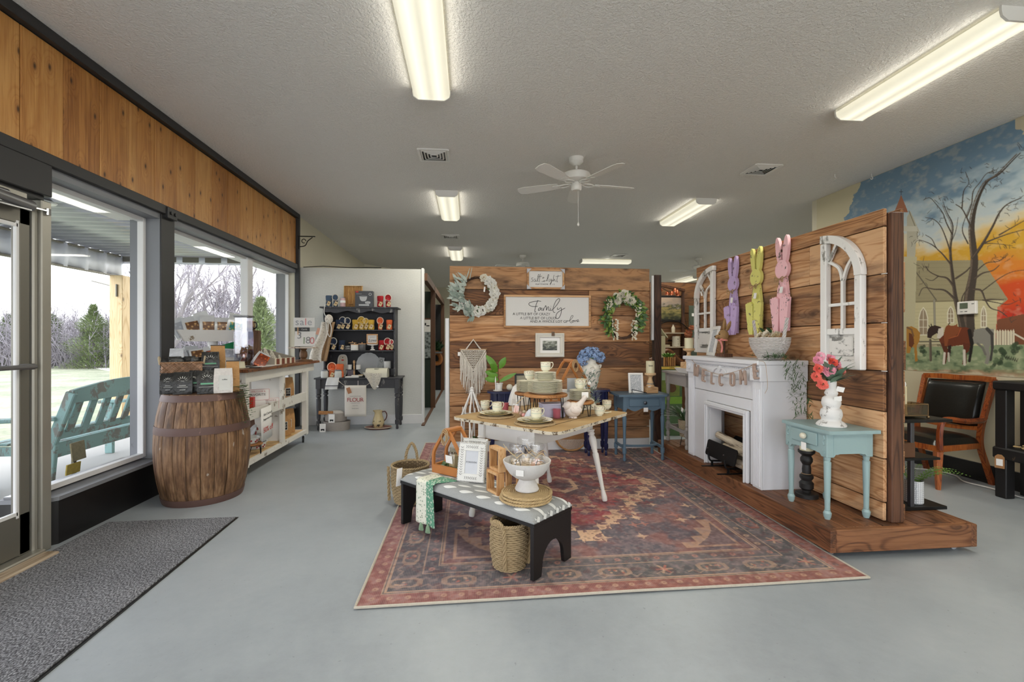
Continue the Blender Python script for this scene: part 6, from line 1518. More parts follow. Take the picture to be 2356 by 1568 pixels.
# leaf seam
sA=pz(1222,985,TZ);sdir=(Rc-Fc).normalized()
A_=Fc+(Lc-Fc)*.17;B_=Rc+(Lc-Fc)*.17
m=MB();m.bar((A_.x-.62,A_.y-3.8,TZ-.0085),(B_.x-.62,B_.y-3.8,TZ-.0085),.003,.0012);m.build('leaf_seam',M_ink,dt)
LA,LB,LC,LD=Vector((.11,3.62)),Vector((.46,3.27)),Vector((.65,4.14)),Vector((1.0,3.79))
cen=(LA+LD)/2
for p in(LA,LB,LC,LD):
 o2=(p-cen);f_=p+Vector((0,0))+o2 .normalized()*.11
 if p is LA:f_=Vector((.015,3.40))
 if p is LD:f_=Vector((1.10,3.63))
 if p is LB:f_=Vector((.47,3.13))
 if p is LC:f_=Vector((.74,4.17))
 yaw=math.atan2((LB-LA).y,(LB-LA).x)
 m=MB();top=Vector((p.x-.62,p.y-3.8,TZ-.032));ft=Vector((f_.x-.62,f_.y-3.8,.006));ax=(top-ft);Lq=ax.length
 Mq=Matrix.Translation(ft)@ax.to_track_quat('Z','X').to_matrix().to_4x4()
 r0=.027
 m.lathe([(r0*a,Lq*b)for a,b in((.55,0),(.75,.01),(.85,.05),(.6,.12),(.5,.135),(.62,.15),(.55,.16),(.75,.35),(.95,.55),(.7,.57),(.8,.585),(.75,.6),(1.1,.68),(1.15,.74),(.75,.775),(1.05,.79),(1.05,.80),(.8,.81),(1.2,.83),(1.2,.84))],16,M=Mq)
 m.box((0,0,Lq*.915),(.062,.062,Lq*.17),(0,0,yaw),.004,M=Matrix.Translation(top-Vector((0,0,Lq))))
 m.build('leg',M_tw,dt)
for a,b_ in((LA,LB),(LB,LD),(LD,LC),(LC,LA)):MB().bar((a.x-.62,a.y-3.8,TZ-.095),(b_.x-.62,b_.y-3.8,TZ-.095),.018,.115,.002).build('apron',M_tw,dt)
# ---- china
def mk_china():
 b=NB('banded_china');sx=b.t.nodes.new('ShaderNodeSeparateXYZ');b.set(sx.inputs[0],b.obj());z=sx.outputs[2]
 n=b.n('TexVoronoi',0,None,Vector=b.obj(),Scale=85.0)
 band=b.math('MULTIPLY',b.mr(z,.058,.060,0,1),b.mr(n,.25,.5,1,0))
 c=b.mix(b.math('MULTIPLY',band,.75),'e3dfc8','a58a86');c=b.mix(b.math('COMPARE',z,.0455,.0012),c,'8fb0a4');c=b.mix(b.mr(z,.0795,.080,0,1),c,'b79a52')
 return b.fin(c,.15)
M_cup=mk_china();M_china=plain('cream_china','e3dfc8',.15,0,.02)
def mk_plate():
 b=NB('banded_plate');g=b.n('VectorMath',1,{'operation':'LENGTH'},i0=b.vmul(b.obj(),(1,1,0)));
 n=b.n('TexVoronoi',0,None,Vector=b.obj(),Scale=60.0)
 c=b.mix(b.math('MULTIPLY',b.math('MULTIPLY',b.mr(g,.095,.10,0,1),b.mr(g,.122,.128,1,0)),b.mr(n,.2,.5,.8,0)),'e3dfc8','a9908a')
 c=b.mix(b.math('COMPARE',g,.088,.0012),c,'8fb0a4');c=b.mix(b.mr(g,.1325,.133,0,1),c,'b79a52')
 return b.fin(c,.15)
M_plate=mk_plate()
cup0=plate0=None
def cup(lb,loc,rz,footed=False):
 global cup0
 if cup0 is None:
  o=thing('china_cup',lb,'cup',loc,rz,'cream banded china cups')
  MB().lathe([(.024,0),(.026,.004),(.022,.008),(.034,.014),(.040,.03),(.041,.06),(.0425,.081),(.0405,.081),(.039,.06),(.037,.03),(.001,.014)],32).build('bowl',M_cup,o)
  MB().tube(cr([(.040,0,.072),(.058,0,.076),(.066,0,.060),(.060,0,.042),(.048,0,.028),(.038,0,.024)],6),.0038,7).build('handle',M_china,o)
  cup0=o;return o
 return ctree(cup0,loc,rz,lb)
def plate(lb,loc,r,rz=0,mat=None,group='cream china plates'):
 s_=r/.135
 m=MB();m.lathe([(.001,.003),(.075,.003),(.082,0),(.088,.002),(.100,.010),(.133,.0165),(.135,.018),(.133,.0195),(.100,.0135),(.085,.0065),(.001,.006)],40)
 key='pl%d'%(mat is None)
 if key not in _pm:_pm[key]=m.build('china_plate',mat or M_plate);o=_pm[key]
 else:o=_pm[key].copy();COL.objects.link(o)
 o.location=loc;o.scale=(s_,s_,max(.75,s_));tag(o,lb,'plate',group);return o
_pm={}
# place mats and two place settings
M_mat2=plain('seagrass_mat','b39a74',.9,0,.3,50,.4)
def rope_disc(name,lb,cat,loc,r,rings,tr,mat,group=None,tilt=0,braided=True):
 o=thing(name,lb,cat,loc,0,group);m=MB()
 pts=[];N=rings*34
 for i in range(N+1):
  t=i/N;rad=.012+(r-tr-.012)*t;a=2*PI*rings*t;pts.append((rad*math.cos(a),rad*math.sin(a),tr*(.85+.12*math.sin(i*1.3))))
 m.tube(pts,tr,5);m.build('coiled_rope',mat,o)
 m=MB()
 for s_ in(0,PI):
  pts=[((r+.0+.35*tr*math.cos(a*28+s_))*math.cos(a),(r+.35*tr*math.cos(a*28+s_))*math.sin(a),tr+tr*.4*math.sin(a*28+s_))for a in np.linspace(0,2*PI,141)[:-1]]
  m.tube(pts,tr*.75,5,True)
 m.build('braided_edge',mat,o);return o
S1=pz(1141,957,TZ);S2=pz(1231,974,TZ)
for(S,lb,wh)in((S1,'round woven seagrass placemat at the left corner of the table','left'),(S2,'round woven seagrass placemat at the front corner of the table','front')):
 rope_disc('placemat',lb,'placemat',(S.x,S.y,TZ),.152,11,.0052,M_mat2,'woven placemats')
 z=TZ+.0115
 plate('dinner plate with a banded rim on the %s placemat'%wh,(S.x,S.y+.01,z),.137)
 plate('salad plate on the dinner plate of the %s place setting'%wh,(S.x,S.y+.01,z+.009),.098)
 plate('saucer under the cup of the %s place setting'%wh,(S.x+.01,S.y+.01,z+.016),.074)
 cup('china cup on the stacked plates of the %s place setting'%wh,(S.x+.01,S.y+.01,z+.021),.3 if wh=='front' else .5)
p=pz(1116,942,TZ);cup('china cup on the bare table behind the left place setting',(p.x,p.y,TZ+.0),0.1)
p=pz(1379,956,TZ);cup('china cup at the right of the table beside the ceramic bird',(p.x,p.y,TZ),.4)
p=pz(1396,941,TZ);cup('china cup farthest right on the table, near the back edge',(p.x,p.y,TZ),1.9)
p=pz(1394,951,TZ)
o=thing('china_spoon_rest','small cream china dish beside the right-hand cups','dish',(p.x,p.y,TZ));MB().lathe([(.001,.002),(.012,0),(.024,.01),(.022,.012),(.001,.006)],18,M=Matrix.Diagonal((1.4,.8,1,1))).build('bowl',M_china,o);MB().tube([(.02,0,.008),(.05,.01,.012)],.004,6).build('handle',M_china,o)
# stands
M_slab=wood('mango_wood_slab','6a4022','94602f','b07b45','x',2.0,.2,.2,.5)
def stand(name,lb,loc,r,h,nl=3,rz=0):
 o=thing(name,lb,'riser',loc,rz,'wooden risers with hairpin legs')
 MB().cyl((0,0,h-.022),r,.022,40,b=.005).build('slab',M_slab,o)
 for k in range(nl):
  a=2*PI*k/nl;c_,s_=math.cos(a),math.sin(a);rr_=r*.78
  MB().tube([(rr_*c_-.028*s_,rr_*s_+.028*c_,h-.022),(rr_*1.05*c_-.008*s_,rr_*1.05*s_+.008*c_,.004),(rr_*1.05*c_+.008*s_,rr_*1.05*s_-.008*c_,.004),(rr_*c_+.028*s_,rr_*s_-.028*c_,h-.022)],.0042,6).build('hairpin_leg',M_iron,o)
 m=MB();m.tube([(rr_*math.cos(a),rr_*math.sin(a),h-.026)for a in np.linspace(0,2*PI,33)[:-1]],.0045,5,True);m.build('ring',M_iron,o)
 return o
SB=(.80,3.66);hB=.195
BS=py(1255,906,3.66)
stand('plate_riser','large round wooden riser on hairpin legs carrying the tall plate stacks',(BS.x,3.66,TZ),.178,hB,3,-.5)
zt0=TZ+hB
cxp=py(1254,900,3.66).x
for k in range(10):plate('%s dinner plate from the top of the tall stack on the large riser'%ORD[9-k],(cxp,3.66,zt0+k*.0095),.142,mat=M_china,group='dinner plates stacked on the large riser')
zt1=zt0+10*.0095+.012
for k in range(7):plate('%s salad plate from the top of the small stack above the dinner plates'%ORD[6-k],(cxp,3.66,zt1+k*.0085),.092,mat=M_china,group='salad plates on top of the dinner plates')
cup('china cup crowning the tallest plate stack',(cxp+.005,3.66,zt1+7*.0085+.008),.25)
LSx=py(1213,900,3.95)
stand('plate_riser','wooden riser behind at the left, mostly hidden, under the second plate stack',(LSx.x,3.95,TZ),.11,.175,3,.3)
for k in range(11):plate('%s plate from the top of the left-hand stack behind the dinner plates'%ORD[10-k],(LSx.x,3.95,TZ+.175+k*.0085),.095,mat=M_china,group='plates stacked at the left rear')
cup('china cup on the left-hand plate stack',(LSx.x+.02,3.95,TZ+.175+11*.0085+.010),2.2)
SS=py(1335,925,3.72)
stand('plate_riser','small round wooden riser on hairpin legs behind the ceramic bird',(SS.x,3.72,TZ),.112,.125,3,1.2)
for k in range(8):plate('%s plate from the top of the short stack on the small riser'%ORD[7-k],(SS.x,3.74,TZ+.125+k*.0105),.088,mat=M_china,group='plates stacked on the small riser')
cup('china cup on the short plate stack of the small riser',(SS.x,3.74,TZ+.125+8*.0105+.008),-1.2)
cup('second china cup right behind the one on the short plate stack',(SS.x+.03,3.815,TZ+.125+8*.0105+.008),.4)
solo(MB().box((0,0,0),(.055,.002,.045)),'price_tag',M_paper,'white price tag hanging on the short plate stack','tag',(SS.x+.02,3.64,TZ+.18))
solo(MB().box((0,0,.05),(.08,.003,.12)),'grey_card',plain('silver_card','a4a8ac',.4),'grey card standing behind the short plate stack','card',(SS.x-.04,3.86,TZ+.19))
solo(MB().box((0,0,.05),(.12,.08,.19)),'small_gift_box',M_white,'small white box standing behind the short plate stack','box',(SS.x-.05,3.92,TZ+.05))
# ceramic bird
p=pz(1318,961,TZ);bd_=thing('ceramic_bird','weathered pinkish white ceramic bird with a raised tail at the front of the table','bird ornament',(p.x,p.y,TZ),-.1)
Mbd=paint('weathered_plaster','d6ccc3','8d6f68',.45,16,.7,(1,1,1),.06,.4)
MB().sphere((0,0,.065),.06,24,(1.15,.85,1.02)).build('body',Mbd,bd_);MB().sphere((-.045,-.015,.10),.037,18,(1,.9,.95)).build('head',Mbd,bd_)
MB().tube(cr([(.03,0,.085),(.065,0,.12),(.09,.0,.155),(.105,0,.175)],5),[.036,.033,.03,.027,.025,.023,.021,.02,.019,.019,.018,.018,.018,.018,.017,.012][:16],12).build('tail',Mbd,bd_)
MB().sphere((.02,-.045,.07),.04,16,(1.2,.35,.8)).build('wing',Mbd,bd_)
MB().lathe([(.009,0),(.001,.022)],8).build('beak',Mbd,bd_,(-.078,-.02,.095),(0,-1.6,0));MB().lathe([(.035,0),(.03,.012)],16).build('base',Mbd,bd_)
# pink glasses
M_pink=NB('pink_glass');M_pink=M_pink.fin(rgba('d9808f'),.08,0,None,Transmission_Weight=.55,IOR=1.3)
for(u,v,lb,s_)in((1281,962,'pink glass votive tumbler in front of the risers',1.0),(1163,944,'pink flared glass by the left place setting',.9)):
 p=pz(u,v,TZ);o=solo(MB().lathe([(.024,0),(.028,.004),(.030,.02),(.030,.055),(.034,.075),(.031,.075),(.027,.055),(.026,.012),(.001,.008)],28),'pink_glass',M_pink,lb,'glass',(p.x,p.y,TZ));o.scale=(s_,)*3
# cloths, boxes, eggs
M_cloth=plain('white_muslin','dad8d4',.9,0,.06,9);M_cel=glass('cellophane',(.97,.97,.97),.9,.08)
def blob_cloth(name,lb,loc,s_,mat,seed,cat='cloth'):
 rr=random.Random(seed);m=MB();n=26
 def f(u,v):
  a=2*PI*u;r_=1-v;z=(1-(1-v)**2.2)
  q=1+.16*math.sin(5*a+seed)*(1-v)+.10*math.sin(9*a+2*seed)*(1-v)
  h=s_[2]*(z*.9+.06*math.sin(7*a+v*9+seed)*v)
  return(s_[0]*r_**.45*q*math.cos(a)*.5,s_[1]*r_**.45*q*math.sin(a)*.5,max(.001,h))
 m.sheet(f,44,14);return solo(m,name,mat,lb,cat,loc,ang=60)
p=pz(1195,932,TZ);blob_cloth('muslin_cloth','crumpled white muslin rising under the left side of the large riser',(p.x,p.y+.05,TZ),(.20,.16,.20),M_cloth,2)
p=pz(1345,945,TZ);blob_cloth('muslin_cloth','draped cream muslin bunched under the small riser',(p.x+.02,p.y+.12,TZ),(.26,.15,.115),plain('cream_muslin','d2cab6',.9,0,.08,9),5)
p=pz(1228,940,TZ)
o=thing('gift_box','pale lilac box under the large riser','box',(BS.x+.06,3.70,TZ),.15);MB().box((0,0,.05),(.19,.12,.10),None,.003).build('box',plain('lilac_card','bdb9cc',.6),o);MB().box((0,0,.106),(.196,.126,.014),None,.003).build('lid',plain('lilac_card_lid','cbc8d8',.6),o)
blob_cloth('tissue_paper','crinkled white and blue tissue paper under the large riser',(BS.x-.10,3.60,TZ),(.15,.12,.085),plain('pale_tissue','cdd2da',.8),8,'tissue')
for i,(u,v,c_)in enumerate(((1199,956,'cfa795'),(1206,953,'d3c6a8'),(1213,955,'c9ada0'),(1205,960,'e0a39d'))):
 p=pz(u,v,TZ);solo(MB().sphere((0,0,.018),.017,14,(1,1,1.05)),'speckled_egg',plain('egg_'+c_,c_,.7,0,.3,60),'%s decorative egg in front of the large riser'%('leftmost','upper beige','rightmost','frontmost pink')[i],'egg',(p.x,p.y,TZ),group='decorative eggs')
p=pz(1188,960,TZ)
o=thing('cellophane_bag','clear cellophane bag with a peach paper tag, left of the eggs','bag',(p.x,p.y,TZ))
m=MB();rr=random.Random(4)
m.sheet(lambda u,v:((.045-.035*v**3+.02*max(0,v-.75)*4)*math.cos(6.28*u)*(1+.12*math.sin(7*6.28*u)),(.035-.028*v**3+.02*max(0,v-.75)*4)*math.sin(6.28*u)*(1+.12*math.sin(5*6.28*u)),.15*v),28,9);m.build('film',M_cel,o)
MB().box((.0,0,.065),(.04,.004,.06),(0,.2,.1)).build('peach_tag',plain('peach_card','d9a48c',.7),o);MB().tube(cr([(0,-.01,.11),(.04,-.02,.15),(.07,-.02,.18)],4),.003,5).build('raffia',plain('raffia','cdb489',.8),o)
# ================================================================ upholstered bench
BA,BB_=Vector((-.487,3.328)),Vector((.348,2.458));bdx=(BB_-BA).normalized();bdy=Vector((-bdx.y,bdx.x));bang=math.atan2(bdx.y,bdx.x)
BL=(BB_-BA).length;BD=.365;BHt=.355
bn=thing('upholstered_bench','black bench with arched ends and grey feather-print padded seat on the rug front','bench',(BA.x,BA.y,.014),bang)
def bloc(x,y,z=0):return Vector((BA.x+bdx.x*x+bdy.x*y,BA.y+bdx.y*x+bdy.y*y,z))
for x0 in(.012,BL-.012):
 h=BHt-.055;n=12
 arc=[(BD/2-.105*math.cos(PI*k/n)*1.0,.105*math.sin(PI*k/n)*1.15+.05)for k in range(n+1)]
 pts=[(0,0),(BD*.19,0)]+arc[0:]+[(BD*.81,0),(BD,0),(BD,h),(0,h)]
 MB().prism(pts,.024,Matrix.Translation((x0-.012,0,0))@Matrix(((0,0,1,0),(1,0,0,0),(0,1,0,0),(0,0,0,1)))).build('end_board',M_black,bn)
MB().box((BL/2,BD/2,BHt-.055),(BL+.01,BD+.01,.024),None,.003).build('seat_board',M_black,bn)
for s_ in(.20,BD-.04):MB().box((BL/2,s_,BHt-.085),(BL-.05,.018,.045)).build('rail',M_black,bn)
b=NB('grey_fabric');wv=b.n('TexNoise',0,None,Vector=b.vmul(b.obj(),(90,90,90)),Scale=1.5,Detail=2.0);M_gf=b.fin(b.mix(wv,'8b8d8c','9c9e9d'),.9,0,wv,.2,.001)
cu=MB();L2,W2_=BL+.012,BD+.012
cu.sheet(lambda u,v:(-.006+L2*u,-.006+W2_*v,BHt-.044+.046*(1-abs(2*u-1)**26)*(1-abs(2*v-1)**10)+.004),60,26)
cs=cu.build('padded_seat',M_gf,bn,sol=0)
cu=MB()
for(a,b_)in(((0,0),(1,0)),((1,0),(1,1)),((1,1),(0,1)),((0,1),(0,0))):pass
MB().box((BL/2,BD/2,BHt-.040),(L2-.001,W2_-.001,.014),None,.004).build('seat_edge',M_gf,bn)
def padz(x,y):u=(x+.006)/L2;v=(y+.006)/W2_;return BHt-.040+.046*(1-abs(2*u-1)**26)*(1-abs(2*v-1)**10)+.0016
M_feather=plain('white_feather_print','d8d9d6',.9,0,.05);m=MB()
row=0;y_=.022
while y_<BD-.02:
 x_=-.02+(row%2)*.075
 while x_<BL:
  n=10;ctr=[]
  for k in range(n+1):
   t=k/n;cx=x_+.105*t;cyy=y_+.022*t;hw=(.0165*math.sin(PI*t)**.75*(1-.25*t)if 0<t<1 else .0006)
   ctr.append((cx,cyy,hw))
  vs=[];
  for(cx,cyy,hw)in ctr:
   for s_ in(-1,-.5,0,.5,1):
    xx,yy=min(max(cx,.0),BL),min(max(cyy+s_*hw,-.004),BD+.004);vs.append((xx,yy,padz(xx,yy)))
  m.add(vs,[(5*k+j,5*k+j+1,5*k+j+6,5*k+j+5)for k in range(n)for j in range(4)]);x_+=.152
 row+=1;y_+=.058
for y_ in(.03,.09,.15,.21,.27,.33):m.add([(BL+.0075,y_-.014,BHt-.035),(BL+.0075,y_+.012,BHt-.045),(BL+.0075,y_+.018,BHt-.02),(BL+.004,y_-.0,BHt-.008)],[(0,1,2,3)])
q=m.build('feather_motifs',M_feather,bn);q['kind']='stuff'
MB().box((-.03,.005,BHt-.03),(.002,.045,.13),(0,.1,0)).build('price_tag',M_paper,bn)
BT=.014+BHt+.006
# tea towel
tw_=thing('tea_towel','green and cream patterned tea towel with tassels hanging over the bench front','towel',bloc(.20,0,.014),bang)
b=NB('towel_print');vv=b.n('TexVoronoi',0,None,Vector=b.obj(),Scale=55.0);sx=b.t.nodes.new('ShaderNodeSeparateXYZ');b.set(sx.inputs[0],b.obj())
grn=b.mix(b.mr(vv,.2,.45,0,1),'cfd5c4','5d9277');crm=b.mix(b.mr(vv,.2,.4,0,1),'8d9c84','d9d9c9')
M_towel=b.fin(b.mix(b.mr(sx.outputs[0],.10,.102),crm,grn),.9)
def tf(u,v):
 L=.45;s_=v*L;x=.0+.19*u+.03*(v-.5)*(1 if u>.5 else-.3);wob=.006*math.sin(u*11)
 if s_<.13:return(x+.08*(1-s_/.13)*u,.13-s_,BHt+.012+wob*.3)
 if s_<.17:t=(s_-.13)/.04*PI/2;return(x,-.012*math.sin(t),BHt+.010-.012*(1-math.cos(t)))
 return(x+.01*math.sin(u*4),-.014-.006*math.sin(u*9)-.004,BHt-(s_-.17))
m=MB();m.sheet(tf,18,34);m.build('cloth',M_towel,tw_,sol=.003)
for x in(.055,.125):
 m=MB();z0=BHt-.27
 for k in range(16):a=k*.4;m.tube([(x,-.02,z0+.005),(x+.012*math.cos(a),-.02+.008*math.sin(a),z0-.02),(x+.02*math.cos(a),-.02+.012*math.sin(a),z0-.055)],.0022,4)
 q=m.build('tassel',plain('sage_yarn','8da88a',.95,0,.2,60),tw_)
# small arch lantern with candle jar
al=arch_lantern('wooden_arch_lantern','small bent-wood arch lantern with a jute loop on the left end of the bench',bloc(.28,.245,BT),bang+.10,.28,.13,.31)
o=thing('candle_jar','glass jar candle with a white tag and leaves inside the bench lantern','candle jar',bloc(.29,.245,BT+.022),bang)
MB().lathe([(.038,0),(.042,.01),(.042,.12),(.03,.14),(.032,.16),(.028,.16),(.026,.14),(.038,.12),(.038,.006),(.001,.004)],24).build('jar',glass('jar_glass',(.9,.88,.82),.6),o);MB().cyl((0,0,.006),.036,.10,20).build('wax',plain('beige_wax','c9bda0',.6),o);MB().box((.0,-.048,.085),(.07,.002,.055),(.1,0,0)).build('price_tag',M_paper,o)
o=thing('lantern_greenery','green leaves lying inside the bench lantern','greenery',bloc(.28,.245,BT+.022),bang)
for k in range(26):m=MB();sg=R.choice((-1,1));m.leaf((sg*R.uniform(.045,.10),R.uniform(-.045,.045),.008),(R.uniform(-1,1),R.uniform(-1,1),.4),.05,.03,n=3);m.build('leaf',(M_leaf,Mg)[k%2],o)
# two patterned picture frames
b=NB('bone_inlay');vv=b.n('TexVoronoi',0,{'distance':'CHEBYCHEV'},Vector=b.vmul(b.obj(),(1,1,1)),Scale=60.0);M_inlay=b.fin(b.ramp(vv,(.12,'2a2b2d'),(.22,'d7d6d0')),.5)
M_mattw=plain('pale_mat_board','c7cacf',.6)
def inlay_frame(lb,x,y,w_,h_,tilt,yaw,word=None):
 o=thing('inlay_picture_frame',lb,'picture frame',bloc(x,y,BT+.003),0,'patterned inlay frames',rot=(-tilt,0,bang+yaw))
 t=w_*.27;Mi=plain('cream_inlay_frame','d9d8d2',.5,0,.04)
 for(a,c,ww,hh)in((0,h_-t/2,w_,t),(0,t/2,w_,t)):MB().box((a,0,c),(ww,.018,hh),None,.002).build('frame_rail',Mi,o)
 for sx in(-1,1):MB().box((sx*(w_/2-t/2),0,h_/2),(t,.018,h_-2*t),None,.002).build('frame_stile',Mi,o)
 MB().box((0,.002,h_/2),(w_-2*t+.01,.012,h_-2*t+.01)).build('picture',M_mattw,o)
 m=MB()
 for z in(h_-t/2,t/2):
  for k in range(7):x0=(k-3)*.013;s_=1 if k<3 else-1;m.bar((x0-.004*s_,-.0098,z+.009),(x0+.004*s_,-.0098,z),.003,.001);m.bar((x0+.004*s_,-.0098,z),(x0-.004*s_,-.0098,z-.009),.003,.001)
 for sx in(-1,1):
  for k in range(int((h_-t)/.016)):z=t*.8+k*.016;xx=sx*(w_/2-t/2);m.bar((xx-.010,-.0098,z+.009),(xx,-.0098,z),.003,.001);m.bar((xx+.010,-.0098,z+.009),(xx,-.0098,z),.003,.001)
 for k in range(int(w_/.011)):
  for z in(.004,h_-.004):m.box((-w_/2+.006+k*.011,-.0098,z),(.004,.001,.004))
 for k in range(int(h_/.011)):
  for sx in(-1,1):m.box((sx*(w_/2-.004),-.0098,.006+k*.011),(.004,.001,.004))
 q=m.build('leaf_pattern',M_ink,o);q['kind']='stuff'
 MB().bar((0,.012,h_*.6),(0,.07,.0),.04,.004).build('strut',M_black,o)
 if word:text(word,.0155,M_charc,o,(0,-.0045,h_/2),wid=1.15)
 return o
inlay_frame('black-and-white patterned frame standing behind its larger twin on the bench',.47,.262,.185,.262,.16,.40)
inlay_frame('black-and-white patterned frame with a word on its mat, in front on the bench',.535,.17,.195,.255,.20,.42,'FORESIDE')
# wooden block cubes
M_bl=wood('alder_block','9a6c3e','b98a58','cda474','z',2,.2,.1)
def ringbox(lb,loc,rz,w_,h_,d_,t=.016):
 o=thing('wooden_square_ring',lb,'wooden frame',loc,rz,'small wooden square frames on the bench')
 for s_ in(-1,1):MB().box((0,s_*(w_/2-t/2),h_/2),(d_,t,h_),None,.0015).build('upright',M_bl,o)
 for z in(t/2,h_-t/2):MB().box((0,0,z),(d_,w_-2*t,t),None,.0015).build('rail',M_bl,o)
 return o
c0=bloc(.80,.13,BT);ringbox('lower front wooden square frame of the three on the bench',c0,.50,.135,.135,.05)
c1_=bloc(.80,.15,BT+.136);ringbox('wooden square frame standing on top of the other two',c1_,.42,.135,.145,.05)
c2_=bloc(.875,.22,BT);ringbox('rear wooden square frame with a tag, leaning beside the front one',c2_,.62,.12,.13,.045)
# chargers and pedestal bowl
cc_=bloc(1.01,.17,BT)
M_rush=plain('twisted_rush','b99f74',.9,0,.3,45,.4)
for k in range(3):rope_disc('woven_charger','%s woven rush charger of the pile under the pedestal bowl'%('bottom','middle','top')[k],'charger',(cc_.x+.004*k,cc_.y,BT+k*.0165),.150-.002*k,10,.0082,M_rush,'rush chargers on the bench')
BZ=BT+3*.0165+.002
M_pulp=plain('textured_white_mache','d9d6d2',.85,0,.10,70,.9)
o=thing('pedestal_bowl','large textured white pedestal bowl on the rush chargers','bowl',(cc_.x+.01,cc_.y+.01,BZ))
MB().lathe([(.070,0),(.073,.006),(.062,.03),(.050,.055),(.047,.065),(.075,.078),(.105,.10),(.130,.135),(.142,.165),(.144,.178),(.137,.178),(.128,.150),(.10,.115),(.06,.095),(.001,.09)],48,fn=lambda a,z:1+.006*math.sin(7*a+z*60)).build('bowl',M_pulp,o)
MB().box((0,0,0),(.044,.002,.040)).build('price_tag',M_paper,o,(-.058,-.127,.135),(.35,.05,-.25))
bz=BZ+.12
fill=thing('cellophane_parcels','clear cellophane gift parcels tied with raffia, heaped in the pedestal bowl','gift parcels',(cc_.x+.01,cc_.y+.01,bz))
Mra=plain('raffia','cdb489',.8,0,.2,40);Mca=plain('peach_candy','d5a690',.7,0,.3,50);Msh=plain('paper_shred','d8c7ae',.9,0,.2)
for k,(x,y,s_)in enumerate(((-.06,-.02,1),(.05,-.03,1),(.0,.04,1.15),(.07,.045,.9),(-.07,.05,.8))):
 m=MB();ph=k*1.3
 m.sheet(lambda u,v:(x+s_*(.05*(1-v)**.6+.004+.09*max(0,v-.55))*math.cos(6.28*u+ph)*(1+.15*math.sin(19*u+k)),y+s_*(.045*(1-v)**.6+.004+.08*max(0,v-.55))*math.sin(6.28*u+ph)*(1+.15*math.sin(23*u)),.0+s_*.16*v),26,9);m.build('film',M_cel,fill)
 m=MB();m.sphere((x,y,.03),.03*s_,12,(1.1,1,.8),jit=.12);m.build('sweets',Mca if k%2 else Msh,fill)
 m=MB();m.tube(cr([(x-.01,y-.03,.08),(x+.03,y-.035,.11),(x+.05,y-.03,.09)],4),.002,5);m.tube(cr([(x,y-.03,.08),(x-.05,y-.03,.12),(x-.07,y-.02,.15)],4),.0014,5);m.build('raffia_bow',Mra,fill)
m=MB();[m.tube([(R.uniform(-.1,.1),R.uniform(-.09,.06),R.uniform(.0,.05)),(R.uniform(-.1,.1),R.uniform(-.09,.06),R.uniform(.02,.06))],.0016,3)for _ in range(120)];q=m.build('paper_shred',Msh,fill);q['kind']='stuff'
for(x,rz_)in((-.062,.3),(.072,-.5)):m=MB();m.tube([(x+.016*math.cos(a)*(1 if rz_>0 else 1.8),-.07,.045+.026*math.sin(a))for a in np.linspace(0,6.28,18)[:-1]],.004,6,True);m.build('metal_cutter',M_chrome,fill,None,(0,0,0))
# seagrass baskets
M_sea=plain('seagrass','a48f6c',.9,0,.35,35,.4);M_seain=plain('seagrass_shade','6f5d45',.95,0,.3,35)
def seabasket(lb,loc,rz,r0,r1,h,handle,seed):
 o=thing('seagrass_basket',lb,'basket',loc,rz,'seagrass baskets');rr=random.Random(seed)
 rows=int(h/.0125);m=MB()
 prof=[]
 for k in range(rows):t=k/(rows-1);prof.append((r0+(r1-r0)*t+.012*math.sin(PI*t),.008+t*(h-.016)))
 for j,(rad,z)in enumerate(prof):
  pts=[];n=40
  for i in range(n):
   a=2*PI*i/n;w_=1+.028*math.cos(a*20/2*2+PI*j)+rr.uniform(-.006,.006);pts.append((rad*w_*math.cos(a),rad*w_*math.sin(a),z+rr.uniform(-.001,.001)))
  m.tube(pts,.0064,5,True)
 q=m.build('woven_wall',M_sea,o);q['kind']='stuff'
 MB().lathe([(.001,.012),(r0*.93,.012),((r0+r1)/2*1.02,h*.5),(r1*.96,h-.01)],30,cap=False).build('inside',M_seain,o)
 m=MB()
 for s_ in(0,PI):m.tube([((r1+.004+.004*math.cos(a*22+s_))*math.cos(a),(r1+.004+.004*math.cos(a*22+s_))*math.sin(a),h-.004+.005*math.sin(a*22+s_))for a in np.linspace(0,2*PI,121)[:-1]],.006,5,True)
 m.build('braided_rim',M_sea,o)
 for pth in handle:
  m=MB();P_=cr(pth,10)
  for s_ in range(3):
   pts=[]
   for i,p_ in enumerate(P_):
    ph=i*.85+s_*2.094;d=(P_[min(i+1,len(P_)-1)]-P_[max(i-1,0)]).normalized();n1_=d.orthogonal().normalized();n2_=d.cross(n1_);pts.append(p_+n1_*(.0075*math.cos(ph))+n2_*(.0075*math.sin(ph)))
   m.tube(pts,.0062,5)
  m.build('plaited_handle',M_sea,o)
 return o
c=pz(1175,1331,.01);r1=.118
c=Vector((.232,2.655,.011));hgt=.305
def lp(a,rad,z):return(rad*math.cos(a),rad*math.sin(a),z)
seabasket('seagrass basket with plaited handles under the near end of the bench',c,0,.090,.102,.265,[[lp(-1.9,.108,.02),lp(-1.9,.113,.14),lp(-1.95,.113,.24),lp(-2.2,.104,.278),lp(-2.7,.100,.275),lp(-2.75,.103,.255)],[lp(-.2,.108,.02),lp(-.2,.113,.14),lp(-.2,.113,.24),lp(.15,.104,.278),lp(.6,.100,.275),lp(.75,.103,.253)]],3)
c=Vector((-.48,3.78,.018))
